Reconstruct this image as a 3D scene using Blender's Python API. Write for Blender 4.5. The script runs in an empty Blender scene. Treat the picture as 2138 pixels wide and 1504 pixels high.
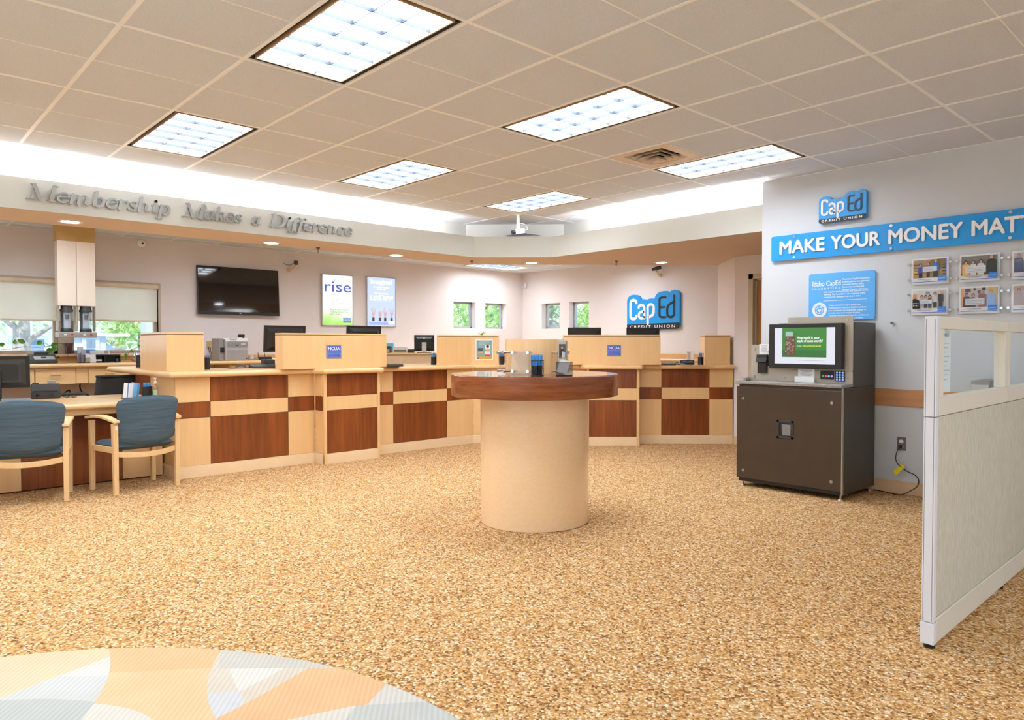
import bpy, bmesh, math, random
from mathutils import Matrix, Vector
random.seed(7)
R = math.radians
PI = math.pi
scene = bpy.context.scene
COL = scene.collection

# ------------------------------------------------------------------ camera, world, sun, exposure
CAM = Vector((4.038, -1.596, 1.29)); FPX = 1495.2; YAW = 2.37324; PITCH = 0.02289; ROLL = -0.0008; OX = 65.0
cam_data = bpy.data.cameras.new('camera')
cam = bpy.data.objects.new('camera', cam_data); COL.objects.link(cam)
cam.location = CAM
cam.rotation_euler = (PI / 2 - PITCH, 0, YAW - PI / 2)
cam_data.sensor_width = 36.0; cam_data.sensor_fit = 'HORIZONTAL'
cam_data.lens = FPX / 2138 * 36.0
cam_data.shift_x = -OX / 2138
cam_data.clip_start = 0.05; cam_data.clip_end = 300
scene.camera = cam

scene.view_settings.view_transform = 'Standard'
scene.view_settings.look = 'None'
scene.view_settings.gamma = 1
scene.view_settings.use_curve_mapping = False
scene.view_settings.exposure = 0.88

world = bpy.data.worlds.new('world'); scene.world = world; world.use_nodes = True
wn = world.node_tree.nodes; wl = world.node_tree.links
bg = wn['Background']; bg.inputs[0].default_value = (0.74, 0.87, 1.0, 1); bg.inputs[1].default_value = 1.0

sun_data = bpy.data.lights.new('sun', 'SUN'); sun_data.energy = 3.0; sun_data.angle = 0.02; sun_data.color = (1, 0.95, 0.86)
sun = bpy.data.objects.new('sun', sun_data); COL.objects.link(sun)
sun.rotation_euler = Vector((-0.62, 0.28, -0.73)).to_track_quat('-Z', 'Y').to_euler()

TROFFER_E = 11.8     # radiance of the fluorescent lenses
COVE_W = 13.0        # watts per metre-long cove lamp
CAN_E = 22.0

# ------------------------------------------------------------------ where a surveyed sight line meets a plane of the room
def _basis():
    f = Vector((math.cos(YAW) * math.cos(PITCH), math.sin(YAW) * math.cos(PITCH), -math.sin(PITCH)))
    r = Vector((math.sin(YAW), -math.cos(YAW), 0)); d = f.cross(r)
    return r, d, f
_r, _d, _f = _basis()
def ray(u, v): return _r * ((u - 1069 - OX) / FPX) + _d * ((v - 752) / FPX) + _f
def ax(u, v, x): d = ray(u, v); return CAM + d * ((x - CAM.x) / d.x)
def ay(u, v, y): d = ray(u, v); return CAM + d * ((y - CAM.y) / d.y)
def az(u, v, z): d = ray(u, v); return CAM + d * ((z - CAM.z) / d.z)
def al(u, v, p, ang):                                    # vertical plane through p, running along angle ang
    n = Vector((-math.sin(ang), math.cos(ang), 0)); d = ray(u, v)
    return CAM + d * (n.dot(Vector((p[0], p[1], 0)) - Vector((CAM.x, CAM.y, 0))) / n.dot(d))

# ------------------------------------------------------------------ materials
def lin(c):
    c = c / 255.0
    return c / 12.92 if c <= 0.04045 else ((c + 0.055) / 1.055) ** 2.4
def rgb(c): return (lin(c[0]), lin(c[1]), lin(c[2]), 1)
_M = {}
def nodes_of(name):
    m = bpy.data.materials.new(name); m.use_nodes = True
    nt = m.node_tree; return m, nt, nt.nodes, nt.links, nt.nodes['Principled BSDF']
def coords(nt, scale=(1, 1, 1), kind='Object', rot=(0, 0, 0)):
    t = nt.nodes.new('ShaderNodeTexCoord'); mp = nt.nodes.new('ShaderNodeMapping')
    mp.inputs['Scale'].default_value = scale; mp.inputs['Rotation'].default_value = rot
    nt.links.new(t.outputs[kind], mp.inputs[0]); return mp.outputs[0]
def ramp(nt, fac, stops, interp='LINEAR'):
    n = nt.nodes.new('ShaderNodeValToRGB'); n.color_ramp.interpolation = interp
    e = n.color_ramp.elements
    while len(e) < len(stops): e.new(0.5)
    for k, (p, c) in enumerate(stops): e[k].position = p; e[k].color = c
    nt.links.new(fac, n.inputs[0]); return n.outputs[0]
def noise(nt, vec, scale, detail=3, rough=0.5):
    n = nt.nodes.new('ShaderNodeTexNoise'); n.inputs['Scale'].default_value = scale
    n.inputs['Detail'].default_value = detail; n.inputs['Roughness'].default_value = rough
    if vec is not None: nt.links.new(vec, n.inputs['Vector'])
    return n.outputs['Fac']
def bump(nt, b, h, strength, dist=0.01):
    n = nt.nodes.new('ShaderNodeBump'); n.inputs['Strength'].default_value = strength; n.inputs['Distance'].default_value = dist
    nt.links.new(h, n.inputs['Height']); nt.links.new(n.outputs[0], b.inputs['Normal'])
def mul(c, k): return (min(1, c[0] * k), min(1, c[1] * k), min(1, c[2] * k), 1)
def M(name, c, rough=0.5, metal=0.0, var=0.05, vs=6.0, bs=0.0, bst=0.0, coat=0.0, spec=0.5):
    if name in _M: return _M[name]
    m, nt, N, L, b = nodes_of(name); col = rgb(c)
    f = noise(nt, coords(nt), vs)
    L.new(ramp(nt, f, [(0.3, mul(col, 1 - var)), (0.7, mul(col, 1 + var))]), b.inputs['Base Color'])
    b.inputs['Roughness'].default_value = rough; b.inputs['Metallic'].default_value = metal
    b.inputs['Coat Weight'].default_value = coat; b.inputs['Specular IOR Level'].default_value = spec
    if bst: bump(nt, b, noise(nt, coords(nt), bs, 2), bst, 0.004)
    _M[name] = m; return m
def wood(name, dark, light, scale=(28, 28, 1.6), rough=0.35, coat=0.15, lo=0.3, hi=0.72, detail=5):
    if name in _M: return _M[name]
    m, nt, N, L, b = nodes_of(name)
    v = coords(nt, scale)
    f = noise(nt, v, 1.0, detail, 0.6)
    f2 = noise(nt, coords(nt, (scale[0] * 5, scale[1] * 5, scale[2] * 3)), 1.0, 2)
    mx = N.new('ShaderNodeMix'); mx.data_type = 'FLOAT'; mx.inputs[0].default_value = 0.25
    L.new(f, mx.inputs[2]); L.new(f2, mx.inputs[3])
    L.new(ramp(nt, mx.outputs[0], [(lo, rgb(dark)), (hi, rgb(light))]), b.inputs['Base Color'])
    b.inputs['Roughness'].default_value = rough; b.inputs['Coat Weight'].default_value = coat; b.inputs['Coat Roughness'].default_value = 0.2
    _M[name] = m; return m
def glow(name, c, strength):
    if name in _M: return _M[name]
    m, nt, N, L, b = nodes_of(name); col = rgb(c)
    f = noise(nt, coords(nt), 9)
    o = ramp(nt, f, [(0.3, mul(col, 0.97)), (0.7, col)])
    b.inputs['Base Color'].default_value = (0.02, 0.02, 0.02, 1)
    L.new(o, b.inputs['Emission Color']); b.inputs['Emission Strength'].default_value = strength
    b.inputs['Roughness'].default_value = 0.4
    _M[name] = m; return m
def clear(name, tint=(1, 1, 1, 1), gloss=0.07, rough=0.02):
    if name in _M: return _M[name]
    m, nt, N, L, b = nodes_of(name); N.remove(b)
    t = N.new('ShaderNodeBsdfTransparent'); t.inputs[0].default_value = tint
    g = N.new('ShaderNodeBsdfGlossy'); g.inputs['Roughness'].default_value = rough
    x = N.new('ShaderNodeMixShader'); x.inputs[0].default_value = gloss
    L.new(t.outputs[0], x.inputs[1]); L.new(g.outputs[0], x.inputs[2]); L.new(x.outputs[0], N['Material Output'].inputs[0])
    _M[name] = m; return m

MAPLE = wood('maple_vertical', (233, 188, 130), (241, 199, 143), (14, 14, 1.1), 0.32, 0.25)
MAPLE_H = wood('maple_long', (231, 186, 128), (241, 200, 144), (1.2, 16, 16), 0.3, 0.3)
MAPLE_Y = wood('maple_cross', (231, 186, 128), (241, 200, 144), (16, 1.2, 16), 0.3, 0.3)
MAPLE_PALE = wood('maple_pale', (230, 196, 154), (240, 210, 170), (24, 24, 2))
CHERRY = wood('cherry_vertical', (96, 42, 12), (164, 86, 34), (9, 9, 0.8), 0.3, 0.25, 0.3, 0.72)
CHERRY_H = wood('cherry_round', (112, 52, 22), (166, 94, 50), (2.0, 2.0, 26), 0.22, 0.5, 0.32, 0.7)
CHERRY_TOP = wood('cherry_top', (98, 44, 20), (140, 74, 40), (2.0, 22, 2), 0.06, 0.8, 0.32, 0.7)
RAIL_WOOD = wood('oak_rail', (186, 128, 82), (206, 150, 102), (1.4, 20, 20))
DOOR_WOOD = wood('door_veneer', (176, 112, 52), (200, 138, 72), (20, 20, 1.2))
PLINTH = M('plinth_cream', (242, 212, 170), 0.4, var=0.02)
BASE_TAN = M('baseboard_tan', (222, 186, 146), 0.45)
WALL = M('wall_paint_warm', (231, 221, 218), 0.85, var=0.015, vs=2, bs=260, bst=0.05)
WALL_COOL = M('wall_paint_cool', (206, 208, 212), 0.85, var=0.015, vs=2, bs=260, bst=0.05)
FASCIA = M('fascia_paint', (198, 196, 186), 0.85, var=0.01, vs=2)
SOFFIT = M('soffit_paint', (214, 192, 176), 0.85, var=0.01, vs=2)
COVE_WHITE = M('cove_white', (240, 240, 238), 0.85, var=0.01)
BLACK = M('black_plastic', (30, 29, 28), 0.45)
BLACK_GLOSS = M('black_gloss', (14, 13, 12), 0.08, coat=0.3)
CHARCOAL = M('charcoal_plastic', (58, 58, 56), 0.5)
GREY = M('grey_plastic', (150, 146, 142), 0.5)
LGREY = M('light_grey_plastic', (198, 194, 190), 0.5)
WHITE = M('white_plastic', (238, 238, 236), 0.45)
PAPER = M('paper', (240, 240, 240), 0.8, var=0.02)
STEEL = M('brushed_steel', (190, 188, 184), 0.28, metal=1.0)
CHROME = M('chrome', (225, 225, 228), 0.12, metal=1.0)
SILVER = M('satin_silver', (196, 196, 192), 0.4, metal=0.6)
BRONZE = M('bronze_panel', (76, 64, 52), 0.38, metal=0.25, var=0.06)
BRONZE_SIDE = M('bronze_side', (76, 72, 66), 0.4, metal=0.25, var=0.04)
TAUPE = M('taupe_metal', (176, 166, 150), 0.42, metal=0.15)
GRANITE = M('speckled_edge', (150, 146, 142), 0.3, var=0.35, vs=180)
BLUE_SIGN = M('sign_blue', (20, 150, 226), 0.35, var=0.01)
BLUE_LIGHT = M('plaque_blue', (92, 174, 240), 0.35, var=0.01)
NAVY = M('plate_navy', (62, 86, 188), 0.35, var=0.02)
NAVY_L = M('plate_navy_light', (160, 176, 236), 0.35, var=0.02)
SIGN_WHITE = M('sign_white', (244, 242, 242), 0.4, var=0.01)
SIGN_BLACK = M('sign_black', (34, 36, 36), 0.35)
PEN_BLUE = M('pen_blue', (70, 160, 236), 0.3)
PEN_BLACK = M('pen_black', (32, 32, 34), 0.35)
LEAF = M('leaf_green', (96, 150, 40), 0.5, var=0.3, vs=12)
LEAF_Y = M('leaf_yellow', (150, 140, 20), 0.5, var=0.3, vs=12)
STEM = M('plant_stem', (110, 110, 50), 0.6)
FRAME_TAN = M('window_frame_tan', (196, 176, 154), 0.5)
ALU = M('window_aluminium', (176, 178, 176), 0.4, metal=0.4)
ALMOND = M('almond_cover', (206, 170, 122), 0.5)
GLASS = clear('window_glass', (0.96, 0.99, 1, 1), 0.05)
ACRYLIC = clear('acrylic', (0.97, 0.97, 0.97, 1), 0.045, 0.03)
SMOKE = clear('smoked_plastic', (0.82, 0.82, 0.82, 1), 0.08, 0.06)

def fabric():
    m, nt, N, L, b = nodes_of('slate_fabric')
    f = noise(nt, coords(nt, (3, 3, 130)), 1.6, 3)
    g = noise(nt, coords(nt), 260, 1)
    L.new(ramp(nt, f, [(0.3, rgb((70, 87, 99))), (0.7, rgb((90, 107, 118)))]), b.inputs['Base Color'])
    bump(nt, b, g, 0.3, 0.002); b.inputs['Roughness'].default_value = 0.95
    b.inputs['Specular IOR Level'].default_value = 0.15
    return m
FABRIC = fabric()
def panel_cloth():
    m, nt, N, L, b = nodes_of('partition_cloth')
    f = noise(nt, coords(nt, (220, 220, 24)), 1.0, 2)
    L.new(ramp(nt, f, [(0.3, rgb((190, 184, 166))), (0.7, rgb((214, 209, 193)))]), b.inputs['Base Color'])
    b.inputs['Roughness'].default_value = 0.95; bump(nt, b, f, 0.15, 0.002)
    return m
PANEL_CLOTH = panel_cloth()
PANEL_TRIM = M('partition_trim', (222, 216, 202), 0.5, var=0.01)
PANEL_POST = M('partition_post', (226, 228, 234), 0.35, var=0.01)

def carpet():
    m, nt, N, L, b = nodes_of('pebble_carpet')
    co = coords(nt)
    w = N.new('ShaderNodeTexNoise'); w.inputs['Scale'].default_value = 60; L.new(co, w.inputs['Vector'])
    mxv = N.new('ShaderNodeMix'); mxv.data_type = 'VECTOR'; mxv.inputs[0].default_value = 0.006
    L.new(co, mxv.inputs[4]); L.new(w.outputs['Color'], mxv.inputs[5])
    v = N.new('ShaderNodeTexVoronoi'); v.inputs['Scale'].default_value = 105; L.new(mxv.outputs[1], v.inputs['Vector'])
    s = N.new('ShaderNodeSeparateColor'); L.new(v.outputs['Color'], s.inputs[0])
    big = noise(nt, co, 7, 3)
    add = N.new('ShaderNodeMath'); add.operation = 'MULTIPLY_ADD'; add.inputs[1].default_value = 0.25
    L.new(big, add.inputs[0]); L.new(s.outputs[0], add.inputs[2])
    sub = N.new('ShaderNodeMath'); sub.operation = 'SUBTRACT'; sub.inputs[1].default_value = 0.125; L.new(add.outputs[0], sub.inputs[0])
    c = ramp(nt, sub.outputs[0], [(0.0, rgb((120, 84, 50))), (0.12, rgb((158, 114, 70))), (0.3, rgb((200, 148, 88))), (0.55, rgb((217, 168, 108))),
                                  (0.78, rgb((230, 192, 140))), (0.93, rgb((246, 228, 198))), (1.0, rgb((186, 166, 142)))])
    d = N.new('ShaderNodeMath'); d.operation = 'MULTIPLY'; d.inputs[1].default_value = 1.0; L.new(v.outputs['Distance'], d.inputs[0])
    shade = ramp(nt, d.outputs[0], [(0.35, (1, 1, 1, 1)), (0.85, (0.62, 0.55, 0.48, 1))])
    mc = N.new('ShaderNodeMix'); mc.data_type = 'RGBA'; mc.blend_type = 'MULTIPLY'; mc.inputs[0].default_value = 0.8
    L.new(c, mc.inputs[6]); L.new(shade, mc.inputs[7]); L.new(mc.outputs[2], b.inputs['Base Color'])
    inv = N.new('ShaderNodeMath'); inv.operation = 'SUBTRACT'; inv.inputs[0].default_value = 1.0; L.new(v.outputs['Distance'], inv.inputs[1])
    bump(nt, b, inv.outputs[0], 0.5, 0.006)
    b.inputs['Roughness'].default_value = 0.95; b.inputs['Specular IOR Level'].default_value = 0.1
    return m
CARPET = carpet()
def tile():
    m, nt, N, L, b = nodes_of('ceiling_tile')
    co = coords(nt)
    v = N.new('ShaderNodeTexVoronoi'); v.inputs['Scale'].default_value = 42; L.new(co, v.inputs['Vector'])
    spots = ramp(nt, v.outputs['Distance'], [(0.05, (0.45, 0.42, 0.38, 1)), (0.085, (1, 1, 1, 1))])
    f = noise(nt, co, 130, 3)
    base = ramp(nt, f, [(0.3, rgb((208, 214, 224))), (0.7, rgb((220, 225, 234)))])
    gate = ramp(nt, noise(nt, co, 9, 2), [(0.45, (0, 0, 0, 1)), (0.6, (0.7, 0.7, 0.7, 1))])
    mc = N.new('ShaderNodeMix'); mc.data_type = 'RGBA'; mc.blend_type = 'MULTIPLY'
    L.new(gate, mc.inputs[0]); L.new(base, mc.inputs[6]); L.new(spots, mc.inputs[7])
    L.new(mc.outputs[2], b.inputs['Base Color']); bump(nt, b, f, 0.3, 0.003)
    b.inputs['Roughness'].default_value = 0.95; b.inputs['Specular IOR Level'].default_value = 0.1
    return m
TILE = tile()
TBAR = M('ceiling_bar', (244, 244, 244), 0.5, var=0.01)

# ------------------------------------------------------------------ mesh building
class MB:
    def __init__(s, T=None): s.bm = bmesh.new(); s.T = T
    def _v(s, p):
        p = Vector(p); return s.bm.verts.new(s.T @ p if s.T is not None else p)
    def face(s, vs, mi=0):
        try: f = s.bm.faces.new(vs); f.material_index = mi; return f
        except ValueError: return None
    def poly(s, pts, mi=0): return s.face([s._v(p) for p in pts], mi)
    def box(s, x0, x1, y0, y1, z0, z1, mi=0):
        if x0 > x1: x0, x1 = x1, x0
        if y0 > y1: y0, y1 = y1, y0
        if z0 > z1: z0, z1 = z1, z0
        v = [s._v((x, y, z)) for z in (z0, z1) for y in (y0, y1) for x in (x0, x1)]
        for q in ((0, 2, 3, 1), (4, 5, 7, 6), (0, 1, 5, 4), (2, 6, 7, 3), (0, 4, 6, 2), (1, 3, 7, 5)): s.face([v[i] for i in q], mi)
        return s
    def extrude(s, pts, vec, mi=0):                       # closed polygon of 3D points pushed along vec
        vec = Vector(vec); a = [s._v(p) for p in pts]; b = [s._v(Vector(p) + vec) for p in pts]; n = len(pts)
        f0 = s.face(a, mi); f1 = s.face(b[::-1], mi)
        for i in range(n): s.face([a[i], b[i], b[(i + 1) % n], a[(i + 1) % n]][::-1], mi)
        return s
    def prism(s, pts, z0, z1, mi=0): return s.extrude([(p[0], p[1], z0) for p in pts], (0, 0, z1 - z0), mi)
    def plate(s, pts, y, t, mi=0): return s.extrude([(p[0], y, p[1]) for p in pts], (0, t, 0), mi)   # outline in x,z; thickness along y
    def ring(s, c, ax_, r, n, a0=0.0):
        ax_ = Vector(ax_).normalized(); u = ax_.orthogonal().normalized(); w = ax_.cross(u)
        return [Vector(c) + (u * math.cos(a0 + 2 * PI * i / n) + w * math.sin(a0 + 2 * PI * i / n)) * r for i in range(n)]
    def cyl(s, p0, p1, r, r2=None, n=16, mi=0, caps=True):
        r2 = r if r2 is None else r2; d = Vector(p1) - Vector(p0)
        a = [s._v(p) for p in s.ring(p0, d, r, n)]; b = [s._v(p) for p in s.ring(p1, d, r2, n)]
        for i in range(n): s.face([a[i], a[(i + 1) % n], b[(i + 1) % n], b[i]], mi)
        if caps: s.face(a[::-1], mi); s.face(b, mi)
        return s
    def tube(s, pts, r, n=8, mi=0):
        pts = [Vector(p) for p in pts]; prev = None; u = None
        for i, p in enumerate(pts):
            t = (pts[min(i + 1, len(pts) - 1)] - pts[max(i - 1, 0)]).normalized()
            u = t.orthogonal().normalized() if u is None else (u - t * u.dot(t)).normalized()
            w = t.cross(u); rr = r[i] if isinstance(r, (list, tuple)) else r
            cur = [s._v(p + (u * math.cos(2 * PI * k / n) + w * math.sin(2 * PI * k / n)) * rr) for k in range(n)]
            if prev:
                for k in range(n): s.face([prev[k], prev[(k + 1) % n], cur[(k + 1) % n], cur[k]], mi)
            else: s.face(cur[::-1], mi)
            prev = cur
        s.face(prev, mi); return s
    def lathe(s, prof, c=(0, 0), n=32, mi=0, a0=0, a1=2 * PI):
        full = abs(a1 - a0 - 2 * PI) < 1e-6; m = n if full else n + 1; rows = []
        for r, z in prof:
            if r < 1e-6: rows.append([s._v((c[0], c[1], z))])
            else: rows.append([s._v((c[0] + r * math.cos(a0 + (a1 - a0) * i / n), c[1] + r * math.sin(a0 + (a1 - a0) * i / n), z)) for i in range(m)])
        for A, B in zip(rows, rows[1:]):
            for i in range(n):
                j = (i + 1) % m
                if len(A) == 1 and len(B) == 1: continue
                if len(A) == 1: s.face([A[0], B[j], B[i]], mi)
                elif len(B) == 1: s.face([A[i], A[j], B[0]], mi)
                else: s.face([A[i], A[j], B[j], B[i]], mi)
        return s
    def ball(s, c, r, n=12, sc=(1, 1, 1), mi=0):
        rows = []
        for i in range(n // 2 + 1):
            th = PI * i / (n // 2)
            if i in (0, n // 2): rows.append([s._v((c[0], c[1], c[2] + r * sc[2] * math.cos(th)))])
            else: rows.append([s._v((c[0] + r * sc[0] * math.sin(th) * math.cos(2 * PI * k / n), c[1] + r * sc[1] * math.sin(th) * math.sin(2 * PI * k / n), c[2] + r * sc[2] * math.cos(th))) for k in range(n)])
        for A, B in zip(rows, rows[1:]):
            for k in range(n):
                j = (k + 1) % n
                if len(A) == 1: s.face([A[0], B[k], B[j]], mi)
                elif len(B) == 1: s.face([A[k], B[0], A[j]], mi)
                else: s.face([A[k], B[k], B[j], A[j]], mi)
        return s
    def grid(s, fn, nu, nv, mi=0):
        g = [[s._v(fn(i / nu, j / nv)) for j in range(nv + 1)] for i in range(nu + 1)]
        for i in range(nu):
            for j in range(nv): s.face([g[i][j], g[i + 1][j], g[i + 1][j + 1], g[i][j + 1]], mi)
        return s
    def stroke(s, pts, w, y, t, mi=0, n=10):              # rounded ribbon in the x,z plane, thickness t along +y
        ws = w if isinstance(w, (list, tuple)) else [w] * len(pts)
        for (p, a), (q, b) in zip(zip(pts, ws), zip(pts[1:], ws[1:])):
            d = Vector((q[0] - p[0], q[1] - p[1]))
            if d.length < 1e-7: continue
            d.normalize(); nx, nz = -d.y, d.x
            s.plate([(p[0] + nx * a / 2, p[1] + nz * a / 2), (p[0] - nx * a / 2, p[1] - nz * a / 2), (q[0] - nx * b / 2, q[1] - nz * b / 2), (q[0] + nx * b / 2, q[1] + nz * b / 2)], y, t, mi)
        for p, a in zip(pts, ws):
            s.plate([(p[0] + a / 2 * math.cos(2 * PI * k / n), p[1] + a / 2 * math.sin(2 * PI * k / n)) for k in range(n)], y + t * 0.01, t * 0.98, mi)
        return s
    def build(s, name, mats, parent=None, bevel=0, smooth=False, seg=2):
        bmesh.ops.remove_doubles(s.bm, verts=s.bm.verts, dist=1e-6) if smooth else None
        bmesh.ops.recalc_face_normals(s.bm, faces=s.bm.faces)
        me = bpy.data.meshes.new(name); s.bm.to_mesh(me); s.bm.free()
        for m in (mats if isinstance(mats, (list, tuple)) else [mats]): me.materials.append(m)
        if smooth:
            for p in me.polygons: p.use_smooth = True
            me.set_sharp_from_angle(angle=R(38))
        o = bpy.data.objects.new(name, me); COL.objects.link(o)
        if parent is not None: o.parent = parent
        if bevel:
            b = o.modifiers.new('edge', 'BEVEL'); b.width = bevel; b.segments = seg; b.limit_method = 'ANGLE'; b.angle_limit = R(40)
        return o

def thing(name, label, cat, loc=(0, 0, 0), rotz=0, group=None):
    o = bpy.data.objects.new(name, None); COL.objects.link(o); o.empty_display_size = 0.1
    o.location = loc; o.rotation_euler = (0, 0, rotz); o['label'] = label; o['category'] = cat
    if group: o['group'] = group
    return o
def solo(name, mb, mats, label, cat, loc=(0, 0, 0), rotz=0, group=None, **k):
    o = mb.build(name, mats, None, **k); o.location = loc; o.rotation_euler = (0, 0, rotz)
    o['label'] = label; o['category'] = cat
    if group: o['group'] = group
    return o
def struct(name, mb, mats, **k):
    o = mb.build(name, mats, None, **k); o['kind'] = 'structure'; return o
def dup(root, loc, rotz=None, label=None, group=None, scale=None):
    r = root.copy(); COL.objects.link(r); r.location = loc
    if rotz is not None: r.rotation_euler = (0, 0, rotz)
    if label: r['label'] = label
    if group: r['group'] = group
    if scale: r.scale = scale
    for ch in list(root.children):
        c = ch.copy(); COL.objects.link(c); c.parent = r
        for g in list(ch.children):
            d = g.copy(); COL.objects.link(d); d.parent = c
    return r
def text(name, body, size, x, y, z, mat, parent, depth=0.002, align='LEFT', bold=0.0, sx=1.0, space=1.0, shear=0.0, line=1.0, width=None, valign='TOP_BASELINE'):
    cu = bpy.data.curves.new(name, 'FONT'); cu.body = body; cu.size = size; cu.align_x = align; cu.align_y = valign
    cu.extrude = depth / 2; cu.space_character = space; cu.shear = shear; cu.space_line = line; cu.resolution_u = 3
    tmp = bpy.data.objects.new('tmp', cu); COL.objects.link(tmp)
    bpy.context.view_layer.update()
    me = bpy.data.meshes.new_from_object(tmp.evaluated_get(bpy.context.evaluated_depsgraph_get()))
    bpy.data.objects.remove(tmp); bpy.data.curves.remove(cu)
    k = 1.0
    if width:
        xs = [v.co.x for v in me.vertices]; k = width / max(1e-6, max(xs) - min(xs))
    me.transform(Matrix.Translation((x, y, z)) @ Matrix.Rotation(PI / 2, 4, 'X') @ Matrix.Diagonal((sx * k, 1, 1, 1)))
    if bold:                                                  # heavier face: the outline repeated a hair to each side
        b_ = bmesh.new()
        for k_, (ox, oz) in enumerate(((0, 0), (bold, 0), (-bold, 0), (0, bold), (0, -bold))):
            m2 = me.copy(); m2.transform(Matrix.Translation((ox, -0.00002 * k_, oz))); b_.from_mesh(m2); bpy.data.meshes.remove(m2)
        b_.to_mesh(me); b_.free()
    me.materials.clear(); me.materials.append(mat); me.name = name
    o = bpy.data.objects.new(name, me); COL.objects.link(o)
    if parent is not None: o.parent = parent
    return o
def rrect(x0, x1, z0, z1, r, n=5):
    out = []
    for cx, cz, a in ((x1 - r, z1 - r, 0), (x0 + r, z1 - r, 90), (x0 + r, z0 + r, 180), (x1 - r, z0 + r, 270)):
        for k in range(n + 1):
            t = R(a + 90 * k / n); out.append((cx + r * math.cos(t), cz + r * math.sin(t)))
    return out
def disc(cx, cz, r, n=20, sx=1, sz=1): return [(cx + r * sx * math.cos(2 * PI * k / n), cz + r * sz * math.sin(2 * PI * k / n)) for k in range(n)]
_paint = {}
def paint(c):
    c = tuple(int(v) for v in c)
    if c not in _paint: _paint[c] = M('print_%d_%d_%d' % c, c, 0.5, var=0.06, vs=30)
    return _paint[c]
class Print:                                              # flat printed artwork: coloured shapes in x,z stacked a hair apart
    def __init__(s, y): s.mb = MB(); s.y = y; s.mats = []; s.k = 0
    def mi(s, m):
        if m not in s.mats: s.mats.append(m)
        return s.mats.index(m)
    def shape(s, pts, m, lift=0.0):
        s.k += 1
        s.mb.plate(pts, s.y - 0.0004 * s.k - 0.0004 - lift, 0.0004, s.mi(m)); return s
    def rect(s, x0, x1, z0, z1, m): return s.shape([(x0, z0), (x1, z0), (x1, z1), (x0, z1)], m)
    def build(s, name, parent): return s.mb.build(name, s.mats, parent)

# ================================================================== THE SETTING
T = 0.6096
ZC = 2.875; ZT = 2.725; ZS = 2.40; ZF = 2.66          # main ceiling, teller ceiling, soffit underside, fascia top
XW, YW, YR = -6.8, 8.30, 4.88                         # window wall, far wall, sign wall
def frame(x, y, rz): return Matrix.Translation((x, y, 0)) @ Matrix.Rotation(rz, 4, 'Z')
F_TV = frame(XW, 0, PI / 2); F_FAR = frame(0, YW, 0); F_SIGN = frame(0, YR, 0)
def holed_wall(mb, x0, x1, z0, z1, t, holes):
    xs = sorted({x0, x1, *[h[0] for h in holes], *[h[1] for h in holes]}); zs = sorted({z0, z1, *[h[2] for h in holes], *[h[3] for h in holes]})
    for a, b in zip(xs, xs[1:]):
        for c, d in zip(zs, zs[1:]):
            if not any(h[0] < (a + b) / 2 < h[1] and h[2] < (c + d) / 2 < h[3] for h in holes): mb.box(a, b, 0, t, c, d)
    return mb
struct('floor', MB().box(-7.0, 9.2, -6.8, 8.5, -0.1, 0), CARPET)
BIGWIN = [(-3.0, 0.30, 1.16, 2.10), (0.44, 1.47, 1.16, 2.10)]
SMALL_TV = [(6.54, 7.07, 1.585, 2.085), (7.31, 7.85, 1.585, 2.085)]
SMALL_FAR = [(-6.24, -5.73, 1.585, 2.085), (-5.485, -4.975, 1.585, 2.085)]
struct('wall_back', holed_wall(MB(F_TV), -6.8, 8.5, 0, 3.0, 0.2, BIGWIN + SMALL_TV), WALL)
struct('wall_far', holed_wall(MB(F_FAR), -6.8, -1.0, 0, 3.0, 0.2, SMALL_FAR), WALL)
C1 = (-0.865, 6.554); C2 = (-1.545, 7.235)
struct('wall_stub', MB().prism([C1, C2, (-1.2, 8.5), (-1.0, 8.5), (-0.86, 6.75), (-0.84, 6.56)], 0, 2.9), WALL)
HALL = frame(0, C1[1], 0)
DX0 = ay(1571, 600, C1[1]).x; DZ = ay(1580, 580, C1[1]).z
struct('wall_hall', holed_wall(MB(HALL), C1[0], 3.0, 0, 3.0, 0.15, [(DX0, DX0 + 0.92, 0, DZ)]), WALL)
struct('wall_hall_end', MB().box(3.0, 3.1, YR, 6.8, 0, 3.0), WALL)
XE = ay(1592, 400, YR).x
struct('wall_right', MB().box(XE, 9.2, YR, YR + 0.14, 0, ZC + 0.1), WALL_COOL)
struct('roof', MB().box(-7.0, 9.2, -6.8, 8.5, 3.05, 3.15), COVE_WHITE)  # unseen slab added to keep the sun out of the ceiling gaps

# doors and trim
fr = MB(HALL)
fw = 0.05
fr.box(DX0 - fw, DX0 + 0.012, -0.012, 0.10, 0, DZ + fw); fr.box(DX0 + 0.908, DX0 + 0.92 + fw, -0.012, 0.10, 0, DZ + fw); fr.box(DX0 - fw, DX0 + 0.92 + fw, -0.012, 0.10, DZ - 0.012, DZ + fw)
fr.box(DX0 + 0.012, DX0 + 0.03, 0.05, 0.10, 0, DZ - 0.012); fr.box(DX0 + 0.012, DX0 + 0.908, 0.05, 0.10, DZ - 0.03, DZ - 0.012)
struct('door_frame', fr, M('door_frame_paint', (196, 184, 156), 0.5))
d = struct('door_1', MB(HALL).box(DX0 + 0.032, DX0 + 0.90, 0.085, 0.128, 0.01, DZ - 0.032), DOOR_WOOD)
h = MB(HALL); h.cyl((DX0 + 0.84, 0.085, 1.0), (DX0 + 0.84, 0.03, 1.0), 0.012); h.cyl((DX0 + 0.85, 0.035, 1.0), (DX0 + 0.73, 0.035, 1.0), 0.009)
h.build('door_handle', STEEL, d)
struct('trim_1', MB(F_SIGN).box(XE, 9.0, -0.016, 0, 0.752, 0.898), RAIL_WOOD, bevel=0.003)
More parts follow.
